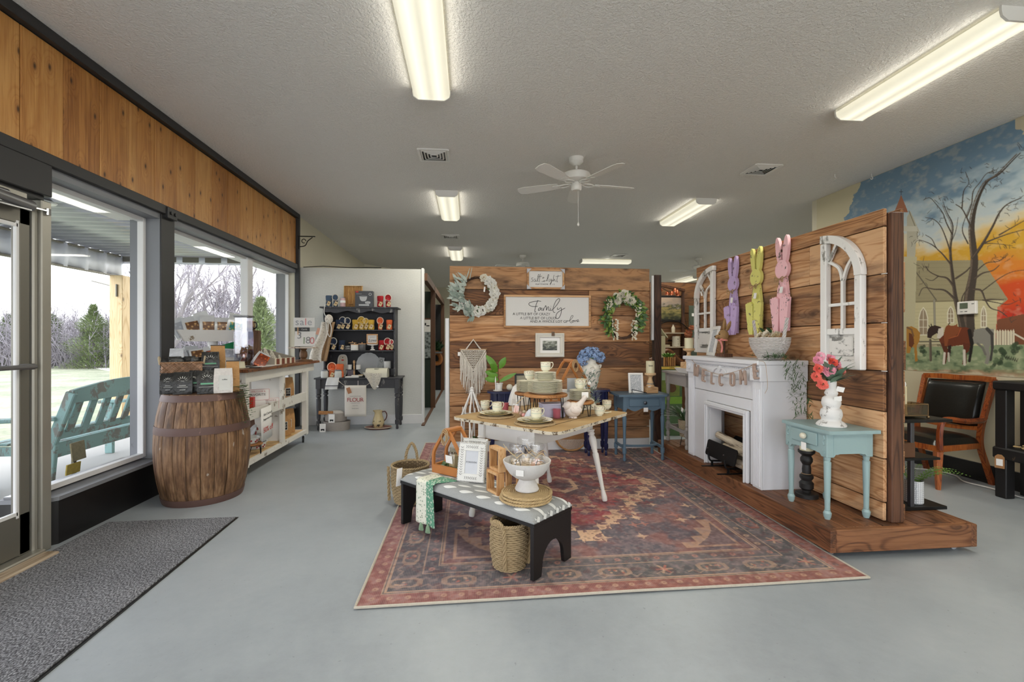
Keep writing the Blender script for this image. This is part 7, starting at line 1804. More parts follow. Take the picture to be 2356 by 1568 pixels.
seabasket('larger seagrass basket standing behind the left end of the bench',c,0,.120,.145,.30,[[lp(1.9,.152,.18),lp(1.95,.150,.30),lp(1.85,.155,.38),lp(1.62,.155,.435),lp(1.4,.155,.38),lp(1.3,.150,.30),lp(1.3,.152,.18)],[lp(3.3,.165,.02),lp(3.3,.170,.15),lp(3.3,.172,.29)]],7)
# ================================================================ whisky barrel with coffee bags
BX,BY=-2.255,4.12
bar_=thing('wine_barrel','old oak barrel with rusty iron hoops standing by the window pier','barrel',(BX,BY,0))
b=NB('old_oak_stave');rn=b.rnd();o_=b.obj();off=b.n('CombineXYZ',0,None,i0=b.math('MULTIPLY',rn,20),i1=b.math('MULTIPLY',rn,7),i2=b.math('MULTIPLY',rn,3))
f1=b.n('TexNoise',0,None,Vector=b.vmul(o_,(60,60,2.2),off),Scale=1.0,Detail=5.0);f2=b.n('TexNoise',0,None,Vector=b.vmul(o_,(9,9,3),off),Scale=1.0,Detail=6.0,Roughness=.65)
c=b.ramp(b.math('ADD',b.math('MULTIPLY',f1,.5),b.math('MULTIPLY',f2,.55)),(.34,'38251a'),(.48,'65482f'),(.58,'856446'),(.74,'a38566'))
c=b.mix(b.mr(b.n('TexNoise',0,None,Vector=b.vmul(o_,(5,5,2.5),off),Scale=1.0,Detail=4.0),.55,.68,0,.75),c,'4a2d1c');c=b.mix(b.mr(b.n('TexNoise',0,None,Vector=b.vmul(o_,(16,16,9)),Scale=1.0,Detail=5.0),.68,.73,0,.6),c,'c9c4bb')
M_stave=b.fin(c,.6,0,f1,.5,.004);M_hoop=paint('rusty_hoop','5f463f','8b6a5e',.45,8,.55,(1,1,.4),.2,.2)
def br_r(z):t=(z-.445)/.445;return .345-.062*t*t
ns=22
for k in range(ns):
 a0=2*PI*k/ns+.004*R.uniform(-1,1)+.006;a1=2*PI*(k+1)/ns-.006;m=MB();vs=[];fs=[];nz=10
 dr_=R.uniform(-.002,.002)
 for j in range(nz+1):
  z=.89*j/nz;r_=br_r(z)+dr_
  for(aa,rr_)in((a0,r_-.022),(a0,r_-.003),(a0+.02,r_),((a0+a1)/2,r_+.001),(a1-.02,r_),(a1,r_-.003),(a1,r_-.022)):vs.append((rr_*math.cos(aa),rr_*math.sin(aa),z))
 for j in range(nz):
  for i in range(7):i2=(i+1)%7;fs.append((j*7+i,j*7+i2,(j+1)*7+i2,(j+1)*7+i))
 fs+=[tuple(range(6,-1,-1)),tuple(range(nz*7,nz*7+7))]
 m.add(vs,fs);m.build('stave',M_stave,bar_)
for z0,z1 in((.0,.055),(.20,.25)if False else(.575,.635),(.835,.886)):
 n=4;m=MB();m.lathe([(br_r(z0)-.01,z0),(br_r(z0)+.005,z0)]+[(br_r(z0+(z1-z0)*i/n)+.006,z0+(z1-z0)*i/n)for i in range(1,n)]+[(br_r(z1)+.005,z1),(br_r(z1)-.01,z1)],56,cap=False);m.build('hoop',M_hoop,bar_)
MB().cyl((0,0,.870),br_r(.87)-.0235,.022,40).build('barrel_head',wood('barrel_head_wood','4a3120','75543a','93704f','x',1,.1,.2),bar_)
BZt=.8945
# gusseted coffee bags
def mk_bagmat(name,base,foil=None,rough=.35):
 b=NB(name);n=b.n('TexNoise',0,None,Vector=b.obj(),Scale=26.0,Detail=4.0,Distortion=1.0);c=lin(base)
 return b.fin(b.mix(n,(*[x*.75 for x in c],1),(*[min(1,x*1.25)for x in c],1)),rough,.15 if foil else 0,n,.6,.012)
M_bagk=mk_bagmat('black_foil_bag','2a2a29',1,.3);M_bagw=mk_bagmat('white_printed_bag','cfcac6',None,.45);M_bagkr=mk_bagmat('kraft_bag','b08554',None,.8);M_bags=mk_bagmat('silver_snack_bag','b9bcc0',1,.22)
M_grn=plain('green_label','6fae8c',.6);M_lab=plain('white_label_print','d5d5d0',.7)
def gbag(name,lb,cat,loc,rz,w_,d_,h,mat,lab=None,group=None,rot=None,top='fold'):
 o=thing(name,lb,cat,loc,rz,group,rot=rot);m=MB()
 secs=[(0,1,1),(.06,1.03,1.03),(.5,1.04,1.02),(.74,1.0,.8),(.90,.97,.30),(1.0,.96,.10)]
 vs=[];fs=[]
 for t,a,b__ in secs:
  ww,dd=w_/2*a,d_/2*b__;z=h*t
  vs+=[(-ww,-dd,z),(0,-dd*1.05,z),(ww,-dd,z),(ww*.96,0,z),(ww,dd,z),(0,dd*1.05,z),(-ww,dd,z),(-ww*.96,0,z)]
 for j in range(len(secs)-1):
  for i in range(8):k=(i+1)%8;fs.append((j*8+i,j*8+k,(j+1)*8+k,(j+1)*8+i))
 fs+=[tuple(range(7,-1,-1)),tuple(range(len(secs)*8-8,len(secs)*8))]
 m.add(vs,fs);m.build('pouch',mat,o,ang=50)
 if top=='tin':MB().box((0,0,h*1.0),(w_*1.02,d_*.14,h*.035),None,.001).build('tin_tie',M_black if mat is not M_bagk else M_bagk,o)
 y=-d_/2*1.06-.001
 if lab=='burst':
  m=MB()
  for k in range(7):a=PI*(k+.5)/7;m.bar((w_*.17*math.cos(a),y-.001,h*.60+w_*.17*math.sin(a)),(w_*.30*math.cos(a),y+.010,h*.60+w_*.30*math.sin(a)),.0045,.001)
  q=m.build('burst_logo',M_lab,o);q['kind']='stuff'
  m=MB();m.bar((-.012,y-.002,h*.57),(.012,y-.001,h*.63),.006,.001);m.bar((.012,y-.002,h*.57),(-.012,y-.001,h*.63),.006,.001);m.build('emblem',M_lab,o)
  for i,zz in enumerate((.40,.33,.2)):
   MB().box((0,y-.0005,h*zz),(w_*(.35,.55,.3)[i],.001,h*.02)).build('print_line',M_lab,o)
 elif lab=='burstg':
  gbl=MB();
  for k in range(7):a=PI*(k+.5)/7;gbl.bar((w_*.17*math.cos(a),y-.001,h*.62+w_*.17*math.sin(a)),(w_*.30*math.cos(a),y+.010,h*.62+w_*.30*math.sin(a)),.0045,.001)
  q=gbl.build('burst_logo',M_lab,o);q['kind']='stuff'
  MB().box((0,y,h*.44),(w_*.66,.0015,h*.07)).build('green_band',M_grn,o);MB().box((0,y-.0005,h*.30),(w_*.85,.001,h*.012)).build('print_line',M_lab,o)
 elif lab=='panel':
  MB().box((.01,y,h*.42),(w_*.62,.0015,h*.6)).build('label',M_lab,o);text('coffee',w_*.12,M_ink,o,(.01,y-.0012,h*.55))
 elif lab=='line':text('fresh roast',w_*.10,M_charc,o,(0,y-.001,h*.42))
 elif lab=='dark':
  MB().box((0,y,h*.40),(w_*.42,.002,h*.34)).build('label_border',M_lab,o);MB().box((0,y-.0012,h*.40),(w_*.36,.001,h*.30)).build('label',M_black,o)
  for k in range(3):MB().box((0,y-.002,h*(.47-.06*k)),(w_*(.26,.2,.28)[k],.0006,h*.018)).build('print_line',M_lab,o)
 return o
g_='coffee bags on the barrel'
ya=-.55
fr=math.atan2(-2.25,4.1)*-1
fz=math.radians(28)
for(u,y,w_,h,lb,mt,lab,dz)in((388,3.93,.105,.165,'black coffee bag at the far left of the front row on the barrel',M_bagk,'burst',0),(421,3.90,.125,.175,'black coffee bag with a sunburst print, second in the front row on the barrel',M_bagk,'burst',0),(447,4.03,.07,.18,'narrow black coffee bag squeezed behind the front row on the barrel',M_bagk,'burstg',0),(476,3.92,.13,.185,'black coffee bag with a green label in the front row on the barrel',M_bagk,'burstg',0),(514,3.97,.13,.20,'white printed coffee bag at the right of the barrel top',M_bagw,'panel',0)):
 p=py(u,900,y);gbag('coffee_bag',lb,'coffee bag',(p.x,y,BZt),fz+R.uniform(-.1,.1),w_,.075,h,mt,lab,g_)
p=py(541,900,4.08);gbag('kraft_coffee_bag','tall kraft paper coffee bag at the right edge of the barrel','coffee bag',(p.x-.015,4.07,BZt),fz,.095,.065,.255,M_bagkr,'line',g_,top='tin')
p=py(536,900,4.28)
MB()
solo(MB().box((0,0,.075),(.19,.15,.149),None,.006),'black_riser_box',M_black,'low black box raising the rear coffee bags on the barrel','box',(-2.225,4.265,BZt),(0,0,.25))
p=py(482,860,4.20);gbag('coffee_bag','black coffee bag standing higher in the middle, right of the woven basket','coffee bag',(p.x,4.215,BZt+.15),fz,.13,.075,.18,M_bagk,'burstg',g_)
p=py(508,860,4.30);gbag('kraft_coffee_bag','tall kraft paper coffee bag at the centre back of the barrel','coffee bag',(p.x-.03,4.31,BZt+.15),fz,.11,.06,.235,M_bagkr,'line',g_,top='tin')
# woven splint basket (rectangular) with black bags
wbk=thing('splint_basket','woven brown splint basket with rope handles holding black coffee bags, on the barrel','basket',(-2.415,4.10,BZt+.12),fz)
M_spl=plain('brown_splint','9a7554',.75,0,.35,20,.3);M_spl2=plain('pale_splint','b8957a',.75,0,.3,20,.3)
w_,d_,h=.29,.17,.13
MB().box((0,0,h/2),(w_-.012,d_-.012,h-.01),None,.01).build('inner_wall',M_spl2,wbk)
m1,m2=MB(),MB()
for face in range(2):
 for k in range(-2,13):
  for s_ in(-1,1):
   x0=-w_/2+k*.028;x1=x0+s_*h;a=Vector((x0,-d_/2-.002,.0));b__=Vector((x1,-d_/2-.002,h))
   def clp(a,b__):
    for(lim,sg)in((-w_/2,1),(w_/2,-1)):
     fa,fb=(a.x-lim)*sg,(b__.x-lim)*sg
     if fa<0 and fb<0:return None
     if fa<0:a=a+(b__-a)*(fa/(fa-fb))
     elif fb<0:b__=b__+(a-b__)*(fb/(fb-fa))
    return a,b__
   q=clp(a,b__)
   if q and(q[1]-q[0]).length>.02 and face==0:
    n=max(2,int((q[1]-q[0]).length/.02));P_=[q[0].lerp(q[1],i/n)+Vector((0,-.0022*(1 if(i+k)%2==(s_>0)else-.6),0))for i in range(n+1)]
    (m1 if(k+s_)%3 else m2).tube(P_,.0145,4,flat=.10)
q=m1 .build('splint_weave',M_spl2,wbk);q['kind']='stuff';q=m2 .build('splint_weave',M_spl,wbk);q['kind']='stuff'
for s_ in(-1,1):MB().box((0,s_*d_/2,h-.008),(w_+.006,.008,.018),None,.003).build('rim',M_spl,wbk)
for s_ in(-1,1):MB().tube(cr([(s_*(w_/2+.005),-.05,h-.02),(s_*(w_/2+.012),-.045,h+.035),(s_*(w_/2+.012),.045,h+.035),(s_*(w_/2+.005),.05,h-.02)],5),.007,6).build('rope_handle',M_ropep,wbk)
for k in range(5):
 p=Vector((-.10+k*.05,R.uniform(-.02,.02),0));c_,s_=math.cos(fz),math.sin(fz)
 gbag('coffee_bag','%s black coffee bag lying inside the splint basket'%('leftmost','second','third','fourth','rightmost')[k],'coffee bag',(-2.415+p.x*c_-p.y*s_,4.10+p.x*s_+p.y*c_,BZt+.20),fz+.2*k,.09,.05,.085+.01*(k%2),M_bagk,None,'black bags in the splint basket')
solo(MB().box((0,0,.06),(.20,.12,.118),None,.004),'black_box',M_black,'low black box under the splint basket on the barrel','box',(-2.43,4.10,BZt),(0,0,fz))
p=py(362,800,4.3);gbag('silver_pouch','small silver foil pouch standing behind the splint basket','pouch',(-2.52,4.20,BZt+.20),.4,.10,.04,.16,M_bags,None)
# trailing plant
tp_=thing('trailing_plant','trailing string of small green leaves hanging over the right side of the barrel','plant',(-1.995,4.10,BZt+.01))
m=MB()
for k in range(9):
 x0,y0=R.uniform(-.01,.05),R.uniform(-.07,.04);L=R.uniform(.12,.36)
 for j in range(int(L/.007)):
  z=.03-max(0,j*.007-.03);x=x0+.045+min(.06,(.03-z)*.28);a=j*2.4;m.leaf((x+.008*math.cos(a),y0+.008*math.sin(a),z),(math.cos(a),math.sin(a),.2),.024,.020,n=1)
q=m.build('leaves',plain('string_plant_green','4b6b3a',.6,0,.35,40),tp_);q['kind']='stuff';MB().cyl((-.02,0,-.01),.035,.05,14).build('pot',M_white,tp_)
# ================================================================ rolling display cart
CX0,CX1,CY0,CY1=-2.615,-2.115,4.56,6.24
ct=thing('display_cart','white distressed wooden display cart on casters with a stained plank top','cart',(-2.36,5.4,0))
M_cw=paint('whitewashed_cart','d6d3cb','8b7f70',.45,7,.65,(1,1,1),.07,.25);M_ctop=wood('stained_cart_top','4a2a15','7c4b26','a06c3c','y',1.2,.5,.3,.4);M_slat=wood('natural_slat','9b7546','bf9a64','d3b27c','x',1.2,.3,.1)
def cb(nm,x0,x1,y0,y1,z0,z1,mt=None,b=.003):return MB().box(((x0+x1)/2+2.36,(y0+y1)/2-5.4,(z0+z1)/2),(x1-x0,y1-y0,z1-z0),None,b).build(nm,mt or M_cw,ct)
for k in range(4):cb('top_board',-2.645+k*.145,-2.645+(k+1)*.145-.003,4.49+.0,6.55,1.022,1.052,M_ctop,.004)
for x0 in(CX0,CX1-.04):
 cb('apron',x0,x0+.04,4.55,6.46,.92,1.02)
 cb('bottom_rail',x0,x0+.04,CY0,CY1,.115,.165);cb('middle_rail',x0,x0+.035,CY0+.06,CY1-.06,.545,.655)
for y0 in(CY0,CY1-.06):
 for x0 in(CX0,CX1-.06):cb('post',x0-.002,x0+.062,y0-.002,y0+.062,.10,1.02)
 cb('end_apron',CX0+.04,CX1-.04,y0,y0+.03,.92,1.02);cb('end_rail',CX0+.04,CX1-.04,y0,y0+.03,.115,.165)
cb('end_apron',CX0+.04,CX1-.04,6.43,6.46,.92,1.02)
for x0 in(CX1-.05,):cb('divider_post',x0+.008,x0+.052,5.42,5.48,.165,.92)
cb('divider_panel',CX0+.12,CX1-.03,5.50,5.52,.165,.92)
for z in(.545,.15):
 for k in range(13):
  y0=CY0+.065+k*(CY1-CY0-.13)/13;cb('shelf_slat',CX0+.036,CX1-.036,y0,y0+(CY1-CY0-.13)/13-.006,z,z+.018,M_slat,.002)
for x in(CX0+.05,CX1-.04):
 for y in(CY0+.06,CY1-.07):
  q=MB().cyl((0,0,-.012),.043,.024,20,b=.005).build('caster_wheel',M_black,ct,(x+2.36,y-5.4,.043),(0,PI/2,.3));m=MB();m.box((0,0,0),(.06,.06,.008));m.box((.017,0,-.025),(.003,.03,.05));m.box((-.017,0,-.025),(.003,.03,.05));m.build('caster_fork',M_chrome,ct,(x+2.36,y-5.4,.096),(0,0,.3))
CT=1.053
# white crate on pedestal with snack bags (two tiers)
M_wash=paint('whitewashed_crate','d3d1cc','83725c',.45,8,.75,(1,1,1),.06)
def tray(lb,cx,cy,z,w_,d_,h,rz,flare=.05):
 o=thing('wooden_tray',lb,'tray',(cx,cy,z),rz,'whitewashed tiered trays');t=.012
 MB().box((0,0,.006),(w_-2*flare,d_-2*flare,.012)).build('bottom',M_wash,o)
 for s_ in(-1,1):
  a=MB();a.add([(-w_/2+flare,s_*(d_/2-flare),0),(w_/2-flare,s_*(d_/2-flare),0),(w_/2,s_*d_/2,h),(-w_/2,s_*d_/2,h),(-w_/2+flare,s_*(d_/2-flare-t),0),(w_/2-flare,s_*(d_/2-flare-t),0),(w_/2,s_*(d_/2-t),h),(-w_/2,s_*(d_/2-t),h)],[(0,1,2,3),(7,6,5,4),(3,2,6,7),(0,3,7,4),(1,5,6,2),(0,4,5,1)]);a.build('long_side',M_wash,o)
  a=MB();a.add([(s_*(w_/2-flare),-(d_/2-flare),0),(s_*(w_/2-flare),(d_/2-flare),0),(s_*w_/2,d_/2,h),(s_*w_/2,-d_/2,h),(s_*(w_/2-flare-t),-(d_/2-flare),0),(s_*(w_/2-flare-t),(d_/2-flare),0),(s_*(w_/2-t),d_/2,h),(s_*(w_/2-t),-d_/2,h)],[(0,1,2,3),(7,6,5,4),(3,2,6,7),(0,3,7,4),(1,5,6,2),(0,4,5,1)]);a.build('short_side',M_wash,o)
 return o
tcx=(py(422,782,4.90).x+py(536,782,4.90).x)/2;tz1=1.315
tr_=.35
tray('upper whitewashed crate full of snack bags, raised in front of the window',tcx,4.98,tz1,.56,.32,.115,tr_)
tray('lower whitewashed crate on the cart top, hidden by foil bags',tcx+.0,4.98,CT,.54,.34,.10,tr_)
solo(MB().cyl((0,0,0),.045,.25,20),'crate_pillar',M_whitep,'white round pillar carrying the upper snack crate','stand',(tcx,4.98,CT+.014))
def mk_snack(name,art):
 b=NB(name);sx=b.t.nodes.new('ShaderNodeSeparateXYZ');b.set(sx.inputs[0],b.obj());n=b.n('TexVoronoi',0,None,Vector=b.obj(),Scale=38.0);n2=b.n('TexNoise',0,None,Vector=b.obj(),Scale=12.0,Detail=3.0)
 c=b.mix(n2,'a9acb0','d3d5d6');a_=b.mix(b.mr(n,.1,.5),art[0],art[1]);msk=b.math('MULTIPLY',b.mr(sx.outputs[2],.15,.155,1,0),b.mr(sx.outputs[0],-.045,-.04,0,1))
 return b.fin(b.mix(msk,c,a_),.28,.1,n2,.5,.01)
M_sn=[mk_snack('nut_snack_bag',('c9a06a','5f3d22')),mk_snack('candy_snack_bag',('e0b23c','2f8a7a')),mk_snack('dried_fruit_bag',('d2672f','7a3218')),mk_snack('plain_foil_bag',('b9bcc0','9a9da2'))]
ct_,st_=math.cos(tr_),math.sin(tr_)
def tl(x,y,z):return(tcx+x*ct_-y*st_,4.98+x*st_+y*ct_,z)
for k,(x,y,r1_,r2_,h,mi,lb)in enumerate(((-.235,-.03,-.2,-.6,.20,3,'grey foil bag leaning out at the left end of the upper crate'),(-.15,-.05,-.15,-.35,.21,0,'nut snack bag second from the left in the upper crate'),(-.03,.03,.1,-.5,.27,3,'large tilted foil bag behind the others in the upper crate'),(-.03,-.08,-.1,-.05,.22,0,'nut snack bag in the middle front of the upper crate'),(.09,-.07,-.1,.0,.20,0,'nut snack bag right of the middle in the upper crate'),(.17,-.05,-.1,.30,.25,1,'bright candy bag with teal and yellow art at the right of the upper crate'))):
 o=gbag('snack_bag',lb,'snack bag',tl(x,y,tz1+.045),0,.13,.065,h,M_sn[mi],None,'snack bags in the upper crate',rot=(r1_,r2_*.7,tr_+.25))
for k in range(8):
 x=-.24+k*.065;gbag('foil_snack_bag','%s foil snack bag in the lower crate'%('leftmost','second','third','fourth','fifth','sixth','seventh','rightmost')[k],'snack bag',tl(x,-.06+.05*(k%2),CT+.02),0,.12,.045,.17+.03*(k%3==1),M_sn[(3,3,0,3,2,3,3,2)[k]],None,'foil snack bags in the lower crate',rot=(-.2,R.uniform(-.3,.3),tr_+.2))
# dark wooden crate / mugs behind, dispenser
M_dkc=wood('walnut_board','3d2716','5f4128','7d5a3a','z',1.5,.3,.2)
p=py(575,845,5.35);pl_=py(590,760,5.35)
solo(MB().box((0,0,.19),(.20,.12,.38),None,.004),'walnut_crate',M_dkc,'upright dark wooden crate on the cart behind the dispenser','crate',(py(574,800,5.2).x,5.2,CT),(0,0,.2))
for u,lb in((549,'dark printed mug on the walnut crate, left one'),(577,'dark mug with a visible handle on the walnut crate, right one')):
 p=py(u,760,5.17);o=thing('printed_mug',lb,'mug',(p.x,5.17,CT+.381),-.4,'printed mugs');bb=NB('mug_print');n=bb.n('TexVoronoi',0,None,Vector=bb.obj(),Scale=26.0)
 MB().lathe([(.040,0),(.044,.006),(.046,.10),(.043,.10),(.041,.01),(.001,.008)],24).build('cup',bb.fin(bb.ramp(n,(.2,'2b211b'),(.5,'6d4a2c'),(.7,'9c8260')),.3),o);MB().tube(cr([(.044,0,.085),(.075,0,.08),(.082,0,.05),(.068,0,.025),(.044,0,.02)],5),.006,7).build('handle',M_black,o)
p=py(561,850,4.86)
ds=thing('snack_dispenser','clear acrylic gravity dispenser with a few nuts on the cart front corner','dispenser',(p.x,4.86,CT))
M_acr=glass('clear_acrylic',(.86,.87,.93),1.6,.05)
MB().box((0,0,.32),(.13,.12,.38),None,.008).build('hopper',M_acr,ds);MB().box((0,0,.515),(.145,.135,.016),None,.004).build('lid',M_steel,ds)
m=MB();m.lathe([(.065,.13),(.065,.10),(.03,.06),(.012,.055)],16,cap=False);m.build('chute',M_acr,ds);
for s_ in(-1,1):MB().box((s_*.065,0,.18),(.004,.12,.36)).build('leg',M_acr,ds)
m=MB();
for k in range(70):m.sphere((R.uniform(-.05,.05),R.uniform(-.045,.045),.14+abs(R.gauss(0,.035))),.010,5,jit=.2)
q=m.build('nuts',plain('roasted_nuts','9c6437',.6,0,.4,40),ds);q['kind']='stuff'
MB().lathe([(.045,0),(.04,.02),(.036,.06),(.04,.065),(.001,.065)],20).build('cup',plain('cream_plastic','d9d4bb',.4),ds,(.03,-.13,0));MB().box((.0,.0,.004),(.16,.2,.008)).build('base',M_black,ds)
m=MB();m.bar((-.08,-.02,.33),(-.05,-.06,.31),.006);m.build('scoop_clip',M_white,ds)
gbag('gift_bag','bag with orange snacks lying on the cart beside the dispenser','snack bag',(py(590,830,5.02).x,5.02,CT+.0),0,.13,.05,.17,M_sn[2],None,None,rot=(-.5,.5,.3))
gbag('green_bag','green snack bag behind the dispenser on the cart','snack bag',(py(566,830,5.12).x-.10,5.12,CT),0,.14,.05,.26,plain('green_foil','2c8a55',.35,0,.2),None,None,rot=(-.2,-.3,.3))
solo(MB().box((0,0,.003),(.10,.06,.006),None,.001),'black_card',M_black,'small black card lying on the cart in front of the dispenser','card',(py(588,848,4.75).x,4.75,CT),(0,0,.2))
solo(MB().box((0,0,.0015),(.36,.60,.003)),'white_table_runner',M_paper,'white paper runner lying on the cart top','paper',(-2.28,5.05,CT))
# carton of seed packets
kx=thing('display_carton','grey display carton with red striped front panels on the cart','carton',(-2.32,5.58,CT),math.radians(-1))
M_kc=plain('grey_carton','a39b90',.8,0,.04);M_rb=plain('red_brown_print','7c4433',.7,0,.2,30);M_ct2=plain('cream_print','d9cfba',.7)
MB().box((0,0,.003),(.34,.56,.006)).build('carton_base',M_kc,kx)
MB().prism([(-.28,0),(.28,0),(.28,.07),(-.28,.07)],.004,Matrix.Translation((.17,0,0))@Matrix(((0,0,1,0),(1,0,0,0),(0,1,0,0),(0,0,0,1)))).build('front_panel',M_ct2,kx)
MB().box((-.17,0,.085),(.004,.56,.17)).build('back_panel',M_kc,kx)
for s_ in(-1,1):MB().prism([(-.17,0),(.17,0),(.17,.07),(-.17,.165)],.004,Matrix.Translation((0,s_*.28,0))@Matrix.Rotation(PI/2,4,'X')).build('side_panel',M_kc,kx)
for k in range(4):MB().box((.1765,-.21+k*.14,.034),(.002,.075,.064)).build('red_panel',M_rb,kx)
bb=NB('seed_packet');n=bb.n('TexVoronoi',0,None,Vector=bb.obj(),Scale=60.0);M_pk=bb.fin(bb.ramp(n,(.12,'5b4a40'),(.3,'b9b3a6'),(.6,'cdc8bc')),.7)
k=0
for r_ in range(4):
 for c_ in range(4):
  y=-.21+c_*.14;x=-.13+r_*.075;z=.13-r_*.028;pts=[(-.055,0),(.055,0),(.055,.07),(.03,.085),(.022,.105),(0,.115),(-.022,.105),(-.03,.085),(-.055,.07)]
  if c_==3 and r_ in(2,3):continue
  co=Vector((-2.32+x,5.58+y,CT+z-.055));k+=1
  solo(MB().prism(pts,.006,Matrix(((0,0,1,0),(1,0,0,0),(0,1,0,0),(0,0,0,1)))),'dip_mix_packet',M_pk,'pale packet in the display carton, row %s from the back, column %s from left'%(('one','two','three','four')[r_],('one','two','three','four')[c_]),'packet',co,(0,-.25,0),group='packets in the display carton')
# pedestal with sale signs
pd=thing('wooden_pedestal','turned dark wood pedestal stand on the far end of the cart','stand',(-2.19,6.28,CT))
MB().lathe([(.115,0),(.115,.012),(.10,.02),(.04,.024),(.03,.035),(.045,.05),(.05,.08),(.045,.12),(.03,.14),(.035,.15),(.05,.165),(.001,.17)],28).build('turned_stem',M_dkc,pd);MB().box((0,0,.178),(.30,.24,.018),None,.003).build('top',paint('worn_pedestal_top','c0b3a6','6e4a33',.6,12),pd)
M_pink2=plain('dusty_pink_ink','c67a7a',.7);M_grn2=plain('sage_ink','7d8f74',.7)
p=py(703,785,6.28)
SX=MB()
o=thing('price_sign','square white sign with 3 and 180 in green, grey and pink on the pedestal','sign',(-2.17,6.27,CT+.187),0,rot=(-.15,0,.12))
MB().box((0,0,.11),(.255,.008,.20),None,.002).build('card',M_signw,o);text('3',.13,M_steel,o,(-.07,-.006,.15));text('1',.13,M_grn2,o,(-.01,-.006,.08));text('8',.13,M_steel,o,(.04,-.006,.085));text('0',.13,M_pink2,o,(.09,-.006,.08))
o=thing('cards_sign','small dark sign strip between the two sale boards','sign',(-2.18,6.285,CT+.40),0,rot=(0,0,.12));MB().box((0,0,.02),(.13,.008,.05)).build('card',M_charc,o);text('Cards',.03,M_lab,o,(0,-.006,.02))
MB().box((-.08,.0,.0),(.01,.006,.10)).build('stick',M_oak,o)
o=thing('sale_sign','white board reading sale in grey and pink letters above the price sign','sign',(-2.185,6.29,CT+.445),0,rot=(0,0,.12));MB().box((0,0,.065),(.26,.008,.13),None,.002).build('card',M_signw,o)
for ch,x,mt in(('s',-.085,M_steel),('a',-.025,M_steel),('l',.02,M_pink2),('e',.07,M_steel)):text(ch,.13,mt,o,(x,-.006,.07))
MB().box((.0,.010,-.02),(.012,.006,.05)).build('stick',M_oak,o)
# cart shelves
SH=.563;S0=.168
def sx_(y,x=-2.22):return(x,y)
solo(MB().box((0,0,.09),(.085,.085,.18),None,.004),'red_tin',plain('red_printed_tin','b3291f',.4,0,.3,30),'tall red printed tin on the upper shelf of the cart','tin',(-2.24,4.90,SH),(0,0,.2))
solo(MB().box((0,0,.10),(.13,.09,.20),None,.003),'printed_carton',plain('mixed_print_card','a9a492',.6,0,.5,35),'patterned carton left of the red tin on the upper cart shelf','carton',(-2.25,4.74,SH),(0,0,.3))
for(y,z,w_,lb,x)in((5.16,.11,.24,'larger white recipe card with red lettering on the upper cart shelf',-2.28),(5.27,.0,.20,'smaller white recipe card with red lettering, standing in front',-2.20)):
 o=thing('recipe_card',lb,'sign',(x,y,SH+z),0,rot=(0,0,.55));MB().box((0,0,.065),(w_,.004,.125),None,.001).build('card',M_paper,o)
 m=MB();
 for(a,c_,ww,hh)in((0,.122,w_-.01,.003),(0,.008,w_-.01,.003),(-w_/2+.006,.065,.003,.115),(w_/2-.006,.065,.003,.115)):m.box((a,-.003,c_),(ww,.001,hh))
 m.build('printed_border',M_pink2,o);text('WELCOME &',w_*.10,M_pink2,o,(.01,-.003,.10));text('FAVORITE' if z else 'BOURBON',w_*.15,M_charc if z else plain('red_ink','b5433a',.7),o,(0,-.003,.065));MB().cyl((0,0,0),.012,.001,14).build('seal',plain('red_ink','b5433a',.7),o,(-w_*.38,-.0025,.10),(PI/2,0,0));MB().box((0,.02,.03),(w_*.8,.03,.06)if not z else(.01,.03,.01)).build('support',M_white,o)
solo(MB().box((0,0,.055),(.20,.10,.11),None,.003),'white_box',M_white,'white box carrying the larger recipe card','box',(-2.31,5.17,SH),(0,0,.55))
for(y,x,z,lb,rz)in((5.66,-2.23,SH,'kraft bag with a dark label, left one on the upper cart shelf',.7),(5.72,-2.34,SH,'kraft bag with a dark label behind the left one on the upper cart shelf',.6),(5.95,-2.24,SH,'kraft bag with a dark label at the right of the upper cart shelf',.7),(5.66,-2.30,S0,'kraft bag standing at the left of the lower right cart shelf',.4),(5.80,-2.22,S0,'kraft bag with a dark label in the middle of the lower cart shelf',.7),(5.98,-2.24,S0,'kraft bag with a dark label at the right of the lower cart shelf',.7)):
 gbag('kraft_coffee_bag',lb,'coffee bag',(x-.035,y,z),rz,.14,.08,.30,M_bagkr,'dark','kraft bags on the cart shelves')
# 50% off sheet
o=thing('discount_sheet','white paper sheet reading 50% off taped to the cart front','sign',(CX1+.012,4.98,.30),0,rot=(0,-.06,PI/2))
m=MB();m.sheet(lambda u,v:(-.125+.25*u,-.012*math.sin(u*PI),.34*v),10,2);m.build('sheet',M_paper,o,sol=.001)
Mr_=plain('red_marker','c0392f',.7)
text('50% off',.075,Mr_,o,(0,-.016,.11),ext=.0004);text('Hot Cocoa &',.036,M_charc,o,(0,-.016,.27),ext=.0004);text('Peppermint Minis',.030,M_charc,o,(0,-.016,.22),ext=.0004)
